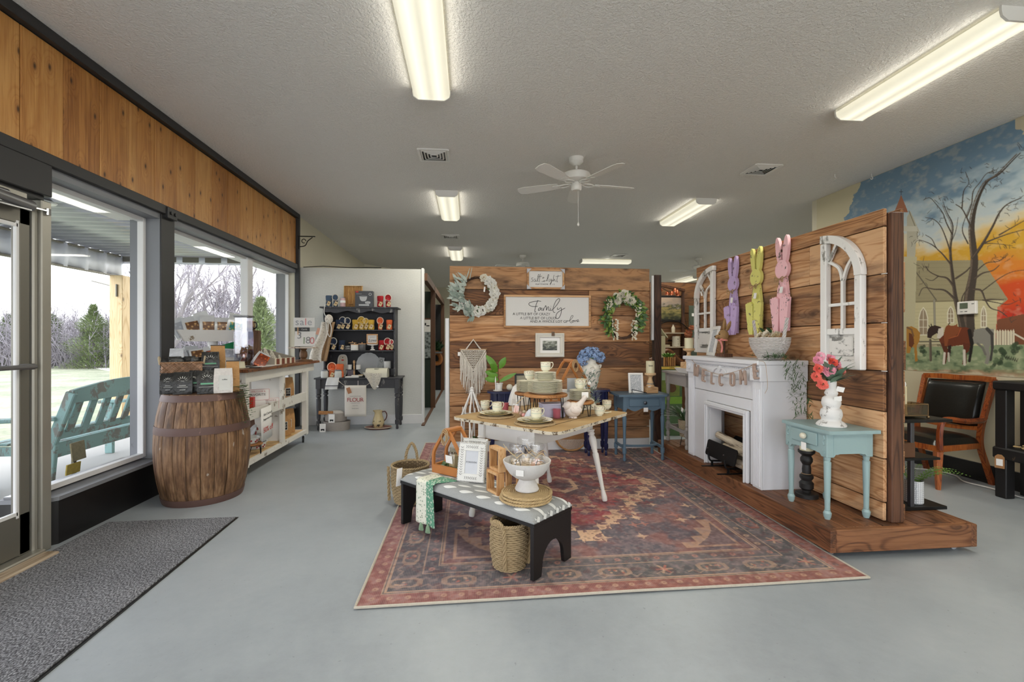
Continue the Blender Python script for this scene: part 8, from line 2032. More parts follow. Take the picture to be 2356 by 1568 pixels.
# enamel pans, riser, book on the lower shelf
M_enam=plain('white_enamel','dcdcd8',.2,0,.02);M_cherry=plain('cherry_red','9a2f2c',.4,0,.3)
def pan(lb,x,y,z,r,h,rot=None):
 o=thing('enamel_pan',lb,'pan',(x,y,z),0,'white enamel pans with cherries',rot=rot);MB().lathe([(r*.72,0),(r*.8,.006),(r*.95,h),(r*1.08,h),(r*1.08,h+.003),(r*.93,h+.002),(r*.74,.008),(.001,.006)],30).build('pan',M_enam,o)
 for a in(-.3,-1.0):
  for d_ in(-.1,.1):MB().sphere((r*.88*math.cos(a+d_),r*.88*math.sin(a+d_),h*(.45+d_)),.010,8).build('cherry',M_cherry,o)
 return o
rz_o=stand('round_trivet','small round wooden trivet on hairpin legs on the lower cart shelf',(-2.20,4.86,S0),.10,.12,3,.2)
pan('shallow enamel pan sitting on the round trivet',-2.22,4.84,S0+.12,.10,.06)
pan('lower enamel pan of the stack on the lower cart shelf',-2.28,5.14,S0,.105,.07);pan('upper enamel pan of the stack on the lower cart shelf',-2.28,5.14,S0+.072,.105,.07);pan('enamel lid leaning up in the top pan on the lower cart shelf',-2.30,5.13,S0+.16,.085,.03,rot=(.6,-.9,0))
solo(MB().box((0,0,.15),(.20,.12,.30),None,.004),'dark_printed_box',plain('dark_photo_print','3a302b',.5,0,.5,16),'dark printed carton behind the pans on the lower cart shelf','carton',(-2.46,4.80,S0),(0,0,.4))
gbag('dried_flower_bag','purple and brown printed bag behind the enamel pans','bag',(-2.42,5.22,S0),.6,.16,.07,.30,plain('brown_photo_print','8d6f63',.6,0,.5,14),None)
# ================================================================ hutch
HX,HY=-1.65,7.15
M_hb=paint('worn_black_hutch_paint','3b3b3f','8d8b86',.48,11,.55,(1,1,.3),.1,.2);M_hbd=paint('dark_hutch_back','2a2a2e','6d6b6a',.36,9,.6,(1,1,.25),.1,.2)
hu=thing('black_hutch','worn black hutch: scalloped open shelves standing on a turned-leg table','hutch',(HX,HY,0))
def hb_(nm,x0,x1,y0,y1,z0,z1,mt=None,b=.003):return MB().box(((x0+x1)/2,(y0+y1)/2,(z0+z1)/2),(x1-x0,y1-y0,z1-z0),None,b).build(nm,mt or M_hb,hu)
TW=.60;HTZ=.775
hb_('table_top',-TW-.03,TW+.03,-.20,.22,HTZ-.022,HTZ,None,.005)
hb_('apron',-TW+.02,TW-.02,-.165,-.145,HTZ-.16,HTZ-.022);hb_('back_apron',-TW+.02,TW-.02,.16,.18,HTZ-.16,HTZ-.022)
for s_ in(-1,1):hb_('side_apron',s_*(TW-.03)-.01,s_*(TW-.03)+.01,-.15,.17,HTZ-.16,HTZ-.022)
hb_('drawer_front',-.26,.30,-.172,-.162,HTZ-.145,HTZ-.04);hb_('drawer_gap',-.004,.002,-.1735,-.17,HTZ-.14,HTZ-.045,M_paper,0)
for s_ in(-1,1):
 for y in(-.165,.175):m=MB();tleg(m,s_*(TW-.03),y,HTZ-.16,.034,0,1);m.box((s_*(TW-.03),y,HTZ-.09),(.07,.06,.145),None,.004);m.build('leg',M_hb,hu)
SW=.515;st_=1.81
for s_ in(-1,1):
 pts=[(.18,HTZ),(-.08,HTZ),(-.10,HTZ+.05),(-.075,HTZ+.16),(-.085,1.18),(-.11,1.20),(-.075,1.30),(-.085,1.49),(-.11,1.51),(-.075,1.62),(-.10,1.70),(-.10,st_),(.18,st_)]
 MB().prism(pts,.022,Matrix.Translation((s_*SW-.011,0,0))@Matrix(((0,0,1,0),(1,0,0,0),(0,1,0,0),(0,0,0,1)))).build('side_board',M_hb,hu)
hb_('shelf_top',-SW-.05,SW+.06,-.15,.19,st_,st_+.022,None,.005)
for z in(1.18,1.49):hb_('shelf_board',-SW+.01,SW-.01,-.10,.17,z-.018,z)
hb_('back_panel',-SW+.01,SW-.01,.165,.178,HTZ,st_,M_hbd,0)
pts=[(-SW+.01,st_),(SW-.01,st_),(SW-.01,st_-.085)]
n=24
for k in range(n+1):t=1-k/n;x=-SW+.01+(2*SW-.02)*t;q=abs(2*t-1);pts.append((x,st_-(.055+.018*math.cos(q*PI*3)+(.02 if q>.9 else 0))))
MB().prism(pts[::-1],.018,Matrix.Translation((0,-.10,0))@Matrix.Rotation(PI/2,4,'X')).build('scalloped_valance',M_hb,hu)
# rolled towels
RC={'red':('a51f27','d8c9bd'),'yellow':('c9a23d','e0d2ae'),'orange':('d8683c','e6cdb8'),'slate':('44566a','c9c3ba'),'navy':('27334a','cfcabf')}
M_tag=plain('manila_tag','cdb88e',.8,0,.1)
def rolled(lb,u,z,col,kind,y=7.08,w_=.07,h=.17,group=None):
 p=py(u,780,y);o=thing('rolled_towel',lb,'towel',(p.x,y,z),R.uniform(-.2,.2),group)
 Mt=plain('towel_'+col,RC[col][0],.95,0,.18,30,.3)
 if kind=='roll':
  MB().lathe([(w_*.46,0),(w_*.54,.02),(w_*.5,h*.42),(w_*.44,h*.5),(w_*.5,h*.58),(w_*.54,h*.93),(w_*.48,h),(w_*.30,h*.985),(w_*.27,h*.955),(w_*.12,h*.96),(.001,h*.97)],20,fn=lambda a,zz:1+.05*math.cos(2*a)).build('roll',Mt,o)
 else:
  MB().lathe([(w_*.40,0),(w_*.46,.02),(w_*.44,h*.5),(w_*.50,h*.62),(w_*.40,h*.7)],18).build('roll',Mt,o)
  m=MB();
  for r_ in(.55,.34,.16):m.tube([(w_*r_*math.cos(a),-.012,h*.78+w_*r_*1.1*math.sin(a))for a in np.linspace(0,6.28,19)[:-1]],.010,6,True)
  m.build('looped_end',Mt,o);m=MB();m.tube([(w_*.62*math.cos(a),-.020,h*.78+w_*.68*math.sin(a))for a in np.linspace(0,6.28,21)[:-1]],.006,6,True);m.bar((-.03,-.045,h*.62),(.035,-.045,h*.48),.012,.004);m.build('white_trim',plain('trim_'+col,RC[col][1],.9),o)
 m=MB();m.tube([(w_*.52*math.cos(a),w_*.5*math.sin(a),h*.5)for a in np.linspace(0,6.28,17)[:-1]],.0025,4,True);m.build('twine',M_string,o)
 MB().box((.012,-w_*.55-.004,.045),(.045,.002,.065),(0,.45,0)).build('paper_tag',M_tag,o);MB().box((.012,-w_*.55-.0055,.050),(.022,.001,.012),(0,.45,0)).build('tag_print',plain('brown_ink','7a4a3a',.8),o)
ST=st_+.022
T_='rolled kitchen towels on the hutch'
for(u,z,c_,k_,lb,w_,h)in((757,ST,'slate','roll','slate blue rolled towel at the left end of the hutch top',.085,.17),(772,ST,'slate','loop','slate and cream looped towel beside it on the hutch top',.07,.18),(875,ST,'red','roll','red rolled towel on the hutch top, left of the pair',.085,.17),(893,ST,'red','loop','red looped towel with white trim on the hutch top',.08,.18),(780,1.49,'navy','roll','dark rolled towel in the shade at the left of the top shelf',.08,.15),(789,1.49,'navy','loop','navy looped towel left of the yellow ones on the top shelf',.075,.18),(800,1.49,'navy','loop','second navy looped towel, nearer the yellow ones',.07,.17),(818,1.49,'yellow','roll','yellow rolled towel at the left of the yellow group',.085,.15),(832,1.49,'yellow','loop','yellow looped towel with white trim in the middle of the top shelf',.09,.175),(842,1.49,'yellow','loop','yellow looped towel half hidden behind its neighbour',.06,.17),(854,1.49,'yellow','roll','yellow rolled towel at the right of the yellow group',.09,.15),(875,1.49,'orange','loop','orange looped towel with white trim on the top shelf',.075,.175),(896,1.49,'orange','roll','orange rolled towel at the right end of the top shelf',.085,.15),(768,1.18,'navy','loop','navy looped towel at the left end of the middle shelf',.08,.17),(787,1.18,'navy','roll','navy folded towel beside the dark wooden word block',.085,.15),(878,1.18,'red','roll','red rolled towel on the middle shelf left of the looped one',.085,.15),(892,1.18,'red','loop','red looped towel with white trim on the middle shelf',.08,.165),(901,1.18,'red','loop','dark red towel at the right end of the middle shelf',.05,.16)):
 rolled(lb,u,z,c_,k_,7.10,w_,h,T_)
for(u,z,c_,k_,lb)in((764,HTZ,'orange','loop','orange oven mitt towel with white edging at the left of the hutch table'),(782,HTZ,'orange','roll','orange folded towel leaning against the long enamel dish')):rolled(lb,u,z,c_,k_,7.04,.10,.20,'orange towels on the hutch table')
# top items
p=py(813,700,7.22);o=thing('drawer_organiser','bamboo cutlery drawer organiser standing upright on the hutch top','organiser',(p.x-.01,7.24,ST),0,rot=(-.08,0,0))
M_bam=wood('bamboo','a9783e','c6995a','d9b478','z',2,0,.05)
MB().box((0,.018,.17),(.27,.004,.34)).build('bottom_panel',M_bam,o)
for x in(-.135,-.07,-.005,.06,.13):MB().box((x,0,.17 if x not in(-.005,)else .20),(.008,.036,.34 if x!=-.005 else .28),None,.001).build('divider',M_bam,o)
for z in(.004,.336):MB().box((0,0,z),(.278,.036,.008),None,.001).build('end_rail',M_bam,o)
MB().box((-.035,0,.055),(.07,.034,.006)).build('cross_rail',M_bam,o)
p=py(839,700,7.10);o=thing('cookware_box','dark grey cookware carton with a drawing of a pot on the hutch top','carton',(p.x,7.10,ST),.04)
MB().box((0,0,.12),(.26,.11,.24),None,.003).build('carton',plain('slate_carton','45474c',.5,0,.15,12),o)
Ml=plain('chalk_print_line','b9bbbd',.7)
m=MB();m.prism([(-.055,.155),(.055,.155),(.05,.12),(.038,.095),(.02,.085),(-.02,.085),(-.038,.095),(-.05,.12)],.0015,Matrix.Translation((-.01,-.0555,0))@Matrix.Rotation(PI/2,4,'X'));m.build('pot_drawing',Ml,o)
m=MB();m.tube([(-.01+.055*math.cos(a),-.057,.155+.012*math.sin(a))for a in np.linspace(0,6.28,21)[:-1]],.002,4,True);m.bar((-.065,-.057,.15),(-.095,-.057,.165),.006,.001);m.build('pot_rim',Ml,o)
m=MB();[m.cyl((0,0,0),.022-.004*abs(k),.0015,14,Matrix.Translation((.055+k*.022,-.0555,.065))@Matrix.Rotation(PI/2,4,'X'))for k in(-1,0,1)];m.build('cloud_drawing',Ml,o)
MB().box((0,-.056,.028),(.15,.001,.022)).build('caption_strip',Ml,o);MB().box((-.10,-.056,.225),(.04,.001,.02)).build('red_badge',Mr_,o)
text('CookWell' if False else 'kitchenware',.016,Ml,o,(-.07,-.056,.195));m=MB();m.tube([(.09+.018*math.cos(a),-.057,.19+.018*math.sin(a))for a in np.linspace(0,6.28,15)[:-1]],.004,5,True);m.build('round_seal',Ml,o)
p=py(789,700,7.08);o=thing('pink_salt_jar','small glass jar with pink contents and a white label on the hutch top','jar',(p.x,7.08,ST));MB().lathe([(.035,0),(.037,.005),(.037,.125),(.033,.13),(.001,.13)],20).build('jar',plain('pink_jar','c9a5a5',.25,0,.3,30),o);MB().lathe([(.0385,0),(.0385,.035)],20,cap=False).build('label',M_paper,o,(0,0,.06));MB().cyl((0,0,.128),.032,.018,18).build('lid',M_steel,o)
# middle shelf: word block, love sign on pedestal, canisters
p=py(801,795,7.04);o=thing('word_block','dark wooden word block with white script on the middle shelf','sign',(p.x-.01,7.05,1.18));MB().box((0,0,.035),(.11,.02,.07),None,.003).build('block',M_black,o);text('LIFE',.034,M_lab,o,(.005,-.012,.055));text('coffee',.028,M_lab,o,(.005,-.012,.025),shear=.3)
def canister(lb,u,z,y,r,h,col,lidc,knob=True):
 p=py(u,780,y);o=thing('canister',lb,'canister',(p.x,y,z),0,'lidded canisters');MB().lathe([(r*.95,0),(r,.004),(r,h-.004),(r*.96,h)],24).build('body',plain('canister_'+col,col,.3),o)
 MB().lathe([(r*1.03,0),(r*1.03,.012),(.001,.014)],24).build('lid',lidc,o,(0,0,h))
 if knob:MB().sphere((0,0,h+.022),.010,10).build('knob',lidc,o)
canister('black canister with a wooden lid at the back of the middle shelf',811,1.18,7.20,.06,.105,'2e2e31',M_ltwood);canister('white canister with a wooden lid on the middle shelf',816,1.18,7.03,.055,.08,'d9d8d2',M_ltwood);canister('grey canister with a wooden lid on the middle shelf',833,1.18,7.06,.055,.09,'5a5a5c',M_ltwood)
p=py(857,800,7.08);o=thing('white_cake_stand','small white pedestal cake stand on the middle shelf','cake stand',(p.x,7.08,1.18));MB().lathe([(.04,0),(.035,.008),(.016,.02),(.022,.04),(.014,.055),(.02,.07),(.075,.078),(.08,.092),(.001,.088)],26).build('stand',M_white,o)
love=frame_thing('love_sign','small wood-framed sign reading love standing on the white cake stand','sign',p.x,1.18+.093+.075,.165,.15,.017,.02,M_oak,y=7.075);text('Love',.06,M_ink,love,(0,-.004,-.02),shear=.35);text('you are so',.016,M_charc,love,(0,-.004,.03))
# lower: dish, canisters, cup rack, platter, bread box ...
p=py(786,860,7.18);o=thing('long_enamel_dish','long oval enamel dish standing upright on the hutch table','dish',(p.x,7.22,HTZ),0,rot=(-.1,0,0))
n=26;ol=[]
for k in range(n):a=2*PI*k/n;ol.append((.070*math.copysign(abs(math.cos(a))**.55,math.cos(a)),.165+.165*math.copysign(abs(math.sin(a))**.6,math.sin(a))))
m=MB();m.prism(ol,.006,Matrix.Rotation(PI/2,4,'X'));m.build('dish_floor',plain('enamel_cream','bfb6a5',.3,0,.1),o);MB().tube([(x,-.014,z)for x,z in ol],.008,6,True).build('rolled_rim',M_enam,o)
MB().box((0,-.008,.25),(.035,.001,.02)).build('red_print',Mr_,o);MB().box((0,-.008,.29),(.012,.001,.014)).build('mark',M_ink,o)
for u,lb in((747,'white stoneware jar with a grey lid at the far left of the hutch table'),(778,'white stoneware jar with a grey lid right of the orange mitt')):
 p=py(u,866,6.99);o=thing('stoneware_jar',lb,'jar',(p.x,6.99,HTZ),0,'stoneware jars');MB().lathe([(.048,0),(.052,.006),(.052,.085),(.04,.10)],24).build('body',plain('speckled_stoneware','c9cac6',.4,0,.08,50),o);MB().lathe([(.044,0),(.044,.012),(.03,.018),(.001,.02)],22).build('lid',plain('grey_lid','7c8187',.5),o,(0,0,.10))
p=py(812,865,7.1);o=thing('cup_rack','small tiered stand with a wooden handle and two white cups on the hutch table','rack',(p.x+.0,7.12,HTZ));MB().box((0,0,.005),(.16,.12,.01)).build('base',M_black,o);MB().box((0,0,.11),(.20,.10,.008)).build('tray',M_charc,o)
MB().lathe([(.014,0),(.010,.03),(.014,.06),(.010,.10),(.012,.14),(.009,.19),(.018,.215),(.014,.235),(.001,.245)],14).build('handle',M_ltwood,o,(.02,-.03,.01));MB().box((-.03,.01,.058),(.10,.07,.095)).build('grey_block',plain('mauve_block','6c6670',.6),o)
for x,lb in((-.055,'white cup at the left of the small tiered stand'),(.075,'white cup with a small mark at the right of the tiered stand')):q=solo(MB().lathe([(.034,0),(.036,.07),(.033,.07),(.031,.006),(.001,.005)],20),'white_cup',M_enam,lb,'cup',(p.x+x,7.12,HTZ+.114),group='cups on the tiered stand')
p=py(846,865,7.22);o=solo(MB().lathe([(.001,.004),(.10,.004),(.155,.018),(.175,.026),(.178,.03),(.15,.024),(.10,.012),(.001,.010)],48,fn=lambda a,z:1+(.03*abs(math.sin(8*a))if z>.02 else 0)),'scalloped_platter',plain('pale_grey_platter','a9abab',.35),'large pale scalloped platter standing at the back of the hutch table','platter',(p.x,7.285,HTZ+.18),(PI/2-.2,0,0))
p=py(867,866,6.99);bbx=thing('bread_box','cream enamel bread box with a curved lid on the right of the hutch table','bread box',(p.x,7.03,HTZ),0)
Mbb=plain('cream_enamel','d6d3c0',.3,0,.03);n=10
prof=[(-.09,0),(-.09,.05)]+[(-.09+.075*(1-math.cos(PI/2*k/n)),.05+.085*math.sin(PI/2*k/n))for k in range(1,n+1)]+[(.09,.135),(.09,0)]
MB().prism(prof[::-1],.32,Matrix.Translation((-.16,0,0))@Matrix(((0,0,1,0),(1,0,0,0),(0,1,0,0),(0,0,0,1)))).build('body',Mbb,bbx,ang=40)
for s_ in(-1,1):MB().tube([(s_*.161,a,b__)for a,b__ in prof],.0028,4,True).build('edge_line',M_charc,bbx)
text('BREAD',.022,M_charc,bbx,(0,-.06,.126),(.75,0,0));MB().sphere((0,-.098,.055),.009,8).build('knob',M_charc,bbx)
canister('white canister with dots behind the bread box',890,HTZ+.135,7.12,.052,.085,'dadad6',M_enam,False)if False else None
p=py(889,860,7.20);solo(MB().box((0,0,.06),(.30,.12,.12),None,.003),'black_plinth',M_black,'low black plinth behind the bread box','box',(p.x-.02,7.26,HTZ));canister('white canister with three dots behind the bread box',891,HTZ+.12,7.22,.055,.10,'dadad6',M_enam,False)
o=thing('illustrated_card','tall illustrated black-and-white card leaning behind the bread box','card',(py(877,860,7.22).x-.02,7.235,HTZ+.12),0,rot=(-.1,.15,0));MB().box((0,0,.085),(.085,.004,.17)).build('card',plain('line_art_card','9ea1a0',.7,0,.5,45),o);m=MB();m.tube([(.018*math.cos(a),-.004,.12+.022*math.sin(a))for a in np.linspace(0,6.28,15)[:-1]],.003,4,True);m.build('drawing',M_ink,o)
# cloths
p=py(817,868,6.98);o=thing('folded_linen','folded white linen lying on the hutch table','towel',(p.x-.02,7.0,HTZ));MB().box((-.02,0,.009),(.20,.12,.018),None,.006).build('fold',M_cloth,o);MB().box((.04,.01,.026),(.16,.10,.014),(0,0,.2),.005).build('upper_fold',M_cloth,o);MB().box((.10,.0,.038),(.07,.06,.008),(0,0,.2)).build('brown_tag',M_tag,o)
def hang(name,lb,cat,u,y,ztop,w_,L,over,mat,fl=.012,sk=0.0):
 p=py(u,880,y);o=thing(name,lb,cat,(p.x,y,ztop));m=MB()
 def f(a,b__):
  s_=b__*(L+over);x=(a-.5)*w_
  if s_<over:return(x+sk*(1-s_/over),over-s_,.006+.004*math.sin(a*9))
  t=(s_-over)/L;return(x*(1+.05*math.sin(t*3))-sk*t,-.010-fl*(.5+.5*math.sin(a*10+t*2))*t,-(s_-over))
 m.sheet(f,14,16);m.build('cloth',mat,o,sol=.003);return o
b=NB('striped_towel');sx=b.t.nodes.new('ShaderNodeSeparateXYZ');b.set(sx.inputs[0],b.obj());z=sx.outputs[2]
M_strp=b.fin(b.mix(b.math('ADD',b.math('COMPARE',z,-.115,.006),b.math('COMPARE',z,-.132,.002)),'d3d3d1','3f4248'),.9)
hang('striped_towel','white towel with a black stripe hanging over the left front of the hutch table','towel',767,6.945,HTZ,.17,.17,.10,M_strp,.012,.03)
bb=NB('script_cloth');n=bb.n('TexWave',1,{'wave_type':'BANDS','bands_direction':'Z'},Vector=bb.obj(),Scale=22.0,Distortion=14.0,Detail=3.0);M_scr=bb.fin(bb.ramp(n,(.86,'cfcabd'),(.95,'77726c')),.9)
o=thing('draped_script_cloth','cream cloth printed with faint script draped out of the bread box front','cloth',(py(855,880,6.93).x,6.94,HTZ));m=MB()
m.sheet(lambda u,v:(-.13+.28*u*(1-.45*v)+.10*v,-.012-.03*v*(1-v)-.008*math.sin(u*12),.06-.20*v*math.sin(PI*(.15+.75*u))-.05*v+.02*(1-u)),16,12);m.build('cloth',M_scr,o,sol=.003)
MB().box((.09,-.03,-.13),(.03,.002,.02),(0,.5,0)).build('care_label',M_paper,o)
# flour towel hung on twine
fy=6.93;o=thing('flour_towel','cream tea towel printed FLOUR in red, hung on twine from the hutch table','towel',(py(818,887,fy).x,fy,.665))
M_crm=plain('cream_linen','d2ccc2',.9,0,.06,9);m=MB();m.sheet(lambda u,v:(-.155+.31*u,-.008*math.sin(u*8)*v-.002,-.46*v),14,10);m.build('cloth',M_crm,o,sol=.003)
Mfr=plain('faded_red_ink','9c3b42',.9);text('FLOUR',.082,Mfr,o,(0,-.014,-.215),wid=.92);text('FARMHOUSE KITCHEN',.016,M_steel,o,(0,-.014,-.16));text('COLLECTION',.018,M_steel,o,(0,-.014,-.262),wid=1.2);text('family baker',.02,M_steel,o,(0,-.014,-.34));text('MADE FRESH',.014,M_steel,o,(0,-.014,-.30))
MB().box((-.09,-.02,-.075),(.055,.003,.09),(0,-.35,0)).build('tan_tag',plain('tan_tag','a5714f',.8),o)
m=MB();[m.tube(cr([(s_*.155,-.004,-.005),(s_*.20,-.004,.03),(s_*.26,-.002,.07+.02*(k%2))],4),.003,4)for s_ in(-1,1)for k in(0,1)];m.build('twine',M_rope,o)
# aprons hanging at the left side
o=thing('printed_apron','cream apron printed with small script hanging down the left side of the hutch','apron',(py(752,760,6.98).x,6.98,1.62))
M_apr=NB('scattered_script');n=M_apr.n('TexVoronoi',0,{'feature':'DISTANCE_TO_EDGE'},Vector=M_apr.vmul(M_apr.obj(),(1,1,.8)),Scale=34.0);n2=M_apr.n('TexNoise',0,None,Vector=M_apr.obj(),Scale=30.0);M_apr=M_apr.fin(M_apr.mix(M_apr.math('MULTIPLY',M_apr.mr(n,.02,.05,1,0),M_apr.mr(n2,.48,.54,0,1)),'d3ccc0','8a7a70'),.9)
m=MB();m.sheet(lambda u,v:(-.02-.17*v+(-.05+(.11+.07*v)*u)+.02*math.sin(v*6),-.02-.05*math.sin(u*7)*.5-.03*math.sin(v*3),-.02-.60*v),12,22);m.build('apron_panel',M_apr,o,sol=.004)
m=MB();m.sheet(lambda u,v:(-.005-.12*v+(.02+.10*u),.015+.03*math.sin(u*6),-.02-.58*v),8,16);m.build('brown_side',plain('tan_ticking','a98a68',.9,0,.35,40),o,sol=.004)
MB().sphere((.035,-.02,.02),.06,14,(1,.8,1.2)).build('bunched_top',M_apr,o)
m=MB();m.tube(cr([(.05,-.05,0),(.08,-.05,-.12),(.06,-.05,-.24),(.02,-.05,-.16),(.0,-.05,-.02)],5),.006,5);m.tube(cr([(0,-.03,.05),(-.03,-.03,.12),(-.02,-.03,.22),(-.01,-.02,.24)],4),.005,5);m.build('apron_tie',M_cloth,o);MB().box((-.12,-.01,-.16),(.05,.004,.10),(0,.3,0)).build('peach_tag',plain('peach_card','d9a48c',.7),o)
# floor baskets and pitcher
def rope_basket(lb,loc,r,h):
 o=thing('rope_basket',lb,'basket',loc,0,'grey rope baskets under the hutch');Mrb=plain('grey_cotton_rope','a79f98',.95,0,.12,40,.3);m=MB();n=int(h/.010)
 for k in range(n):m.tube([(r*(.93+.07*k/n)*math.cos(a),.8*r*(.93+.07*k/n)*math.sin(a),.006+k*.010)for a in np.linspace(0,6.283,41)[:-1]],.0062,5,True)
 m.cyl((0,0,0),r*.78,.008,20);q=m.build('coiled_wall',Mrb,o);q['kind']='stuff';return o
rope_basket('lower and larger grey rope basket of the two on the floor',(-1.97,7.03,0),.19,.13);rope_basket('upper and smaller grey rope basket resting in the lower one',(-1.985,7.03,.133),.160,.12)
for(x,y,z)in((-2.0,6.865,.13),(-2.12,6.845,.0)):q=thing('basket_card','white card with a truck drawing on the %s rope basket'%('upper' if z else 'lower'),'card',(x,y,z),0,rot=(-.03,0,0));MB().box((0,0,.06),(.085,.003,.12)).build('card',M_paper,q);m=MB();m.box((0,-.003,.035),(.05,.001,.02));m.build('truck_body',M_ink,q);[MB().cyl((0,0,0),.008,.001,10).build('truck_wheel',M_ink,q,(s_*.018,-.0025,.025),(PI/2,0,0))for s_ in(-1,1)]
blob_cloth('linen_bundle','bundle of cream linens filling the upper rope basket',(-1.97,7.03,.20),(.24,.18,.09),M_crm,3)
solo(MB().box((0,0,0),(.20,.03,.05),(0,.05,.15),.004),'rolling_pin_board',M_slab,'brown wooden handle board lying across the rope basket','board',(-2.10,6.93,.265))
p=Vector((-1.37,7.06,0));pt=thing('terracotta_platter','terracotta oval platter on the floor under the pitcher','platter',p);MB().lathe([(.16,0),(.17,.006),(.20,.022),(.195,.024),(.15,.012),(.001,.010)],34,M=Matrix.Diagonal((1,.75,1,1))).build('platter',plain('terracotta_glaze','8a5348',.4,0,.25,12),pt);MB().tube([(.20*math.cos(a),.15*math.sin(a),.024)for a in np.linspace(0,6.28,41)[:-1]],.005,5,True).build('cream_rim',plain('cream_glaze','cbc0ab',.3),pt)
pi_=thing('painted_pitcher','cream pitcher painted with dark olive sprigs, with a brown handle','pitcher',(p.x,p.y,.013))
Mpi=plain('cream_glaze_body','cbb98f',.25,0,.12,8)
MB().lathe([(.065,0),(.072,.008),(.085,.05),(.088,.09),(.075,.14),(.058,.19),(.054,.225),(.062,.26),(.058,.26),(.05,.225),(.001,.20)],30,fn=lambda a,z:1+(.35*max(0,math.cos(a-PI))**6 if z>.245 else 0)).build('body',Mpi,pi_)
MB().tube(cr([(.056,0,.235),(.10,0,.24),(.125,0,.19),(.11,0,.13),(.082,0,.10)],5),.009,8).build('handle',plain('brown_glaze','5f3a33',.3),pi_)
Mol=plain('olive_brushwork','2b2a22',.5);m=MB()
for k in range(9):
 a=-2.6+k*.30;z=.05+.04*(k%4);r_=.0865-max(0,z-.09)*.35
 for j in range(5):b_a=j*1.25;m.leaf((r_*math.cos(a),r_*math.sin(a),z),(-math.sin(a)*math.cos(b_a),math.cos(a)*math.cos(b_a),math.sin(b_a)),.036,.016,up=(math.cos(a),math.sin(a),0),curl=.3,n=2)
q=m.build('olive_sprigs',Mol,pi_);q['kind']='stuff'
# ================================================================ right side: chair, tiered stand, console, cord
M_chw=wood('cherry_chair_wood','5a2412','8a421f','b0642f','z',2,0,.1,.3);M_lea=plain('black_leather','1b1c1a',.28,0,.25,8,.15)
ch=thing('leather_armchair','cherry wood armchair with black leather seat and back against the mural wall','chair',(4.38,3.98,0),math.radians(-82))
# local: front = -y
W=.30
m=MB();n=12
MB().prism([(-.29,-.30),(.29,-.30),(.27,.24),(-.27,.24)],.05,None,.34).build('seat_frame',M_chw,ch)
m=MB()
def seatf(u,v):
 x=-.27+.54*u;y=-.30+.54*v;e=(1-abs(2*u-1)**6)*(1-abs(2*v-1)**6);return(x,y,.385+.085*e**.5)
m.sheet(seatf,20,18);m.build('seat_cushion',M_lea,ch)
for s_ in(-1,1):
 m=MB();m.lathe([(.018,0),(.022,.05),(.034,.30),(.036,.34)],10,(s_*.26,-.27,0),fn=lambda a,z:1+.06*math.cos(5*a));m.build('fluted_leg',M_chw,ch)
 MB().tube(cr([(s_*.27,.37,0),(s_*.265,.30,.18),(s_*.26,.235,.36),(s_*.265,.235,.52),(s_*.275,.29,.72),(s_*.285,.37,.97)],6),[.026]*31,4).build('back_post',M_chw,ch)
 m=MB();m.tube(cr([(s_*.285,-.29,.36),(s_*.29,-.30,.50),(s_*.29,-.27,.605),(s_*.29,-.18,.625),(s_*.29,.02,.60),(s_*.285,.20,.60),(s_*.275,.26,.62)],7),.026,6);m.build('arm',M_chw,ch)
MB().tube(cr([(-.285,.36,.965),(-.15,.385,.97),(0,.395,.965),(.15,.385,.97),(.285,.36,.965)],5),.034,4).build('crest_rail',M_chw,ch)
MB().tube(cr([(-.265,.245,.52),(0,.27,.50),(.265,.245,.52)],6),.026,4).build('lower_rail',M_chw,ch)
m=MB();m.sheet(lambda u,v:(-.235+.47*u+(.0),.245+.022*math.sin(PI*u)+.105*v**1.3-.045*((1-abs(2*u-1)**8)*(1-abs(2*v-1)**8))**.5,.53+.405*v),16,16);m.build('back_cushion',M_lea,ch,sol=.012)
# tiered black stand on the platform
ts=thing('tiered_black_stand','black three-tier accent table standing on the platform behind the plank wall','side table',(3.0,2.93,ZP))
MB().box((.02,0,.012),(.40,.26,.022),None,.002).build('bottom_shelf',M_iron,ts);MB().box((.0,.0,.345),(.34,.26,.016),None,.002).build('middle_shelf',M_iron,ts);MB().box((.04,.02,.60),(.44,.30,.02),None,.002).build('top',M_iron,ts);MB().box((-.02,.12,.655),(.40,.12,.016),None,.002).build('raised_ledge',M_iron,ts)
for s_ in((-.02,-.10),(-.12,.10)):MB().box((s_[0]-.0,s_[1],.31),(.028,.03,.59),None,.003).build('upright',plain('dark_grey_metal','55555a',.4,.6),ts)
for s_ in(-.15,.12):MB().box((s_,.12,.63),(.015,.1,.05)).build('ledge_support',M_iron,ts)
solo(MB().box((0,0,.05),(.11,.12,.10),None,.004),'small_wooden_box',M_dkwood,'small dark wooden box on the middle shelf of the black stand','box',(2.94,2.87,ZP+.353))
o=thing('glass_lantern_tray','low brass and glass candle box on little ball feet, on the black stand','candle tray',(3.02,2.90,ZP+.61+.012))
M_brs=plain('antique_brass','8d7658',.35,.8);
for s_ in(-1,1):
 for t_ in(-1,1):MB().tube([(s_*.10,t_*.06,-.0),(s_*.10,t_*.06,.085)],.003,6).build('corner_post',M_brs,o);MB().sphere((s_*.10,t_*.06,-.002),.010,10).build('ball_foot',M_brs,o)
for z in(.008,.085):
 m=MB();m.tube([(-.10,-.06,z),(.10,-.06,z),(.10,.06,z),(-.10,.06,z)],.003,6,True);m.build('rim_wire',M_brs,o)
for s_ in(-1,1):MB().box((0,s_*.06,.046),(.196,.002,.07)).build('glass_side',glass('amber_glass',(.7,.6,.45),.8),o);MB().box((s_*.10,0,.046),(.002,.116,.07)).build('glass_end',glass('amber_glass'),o)
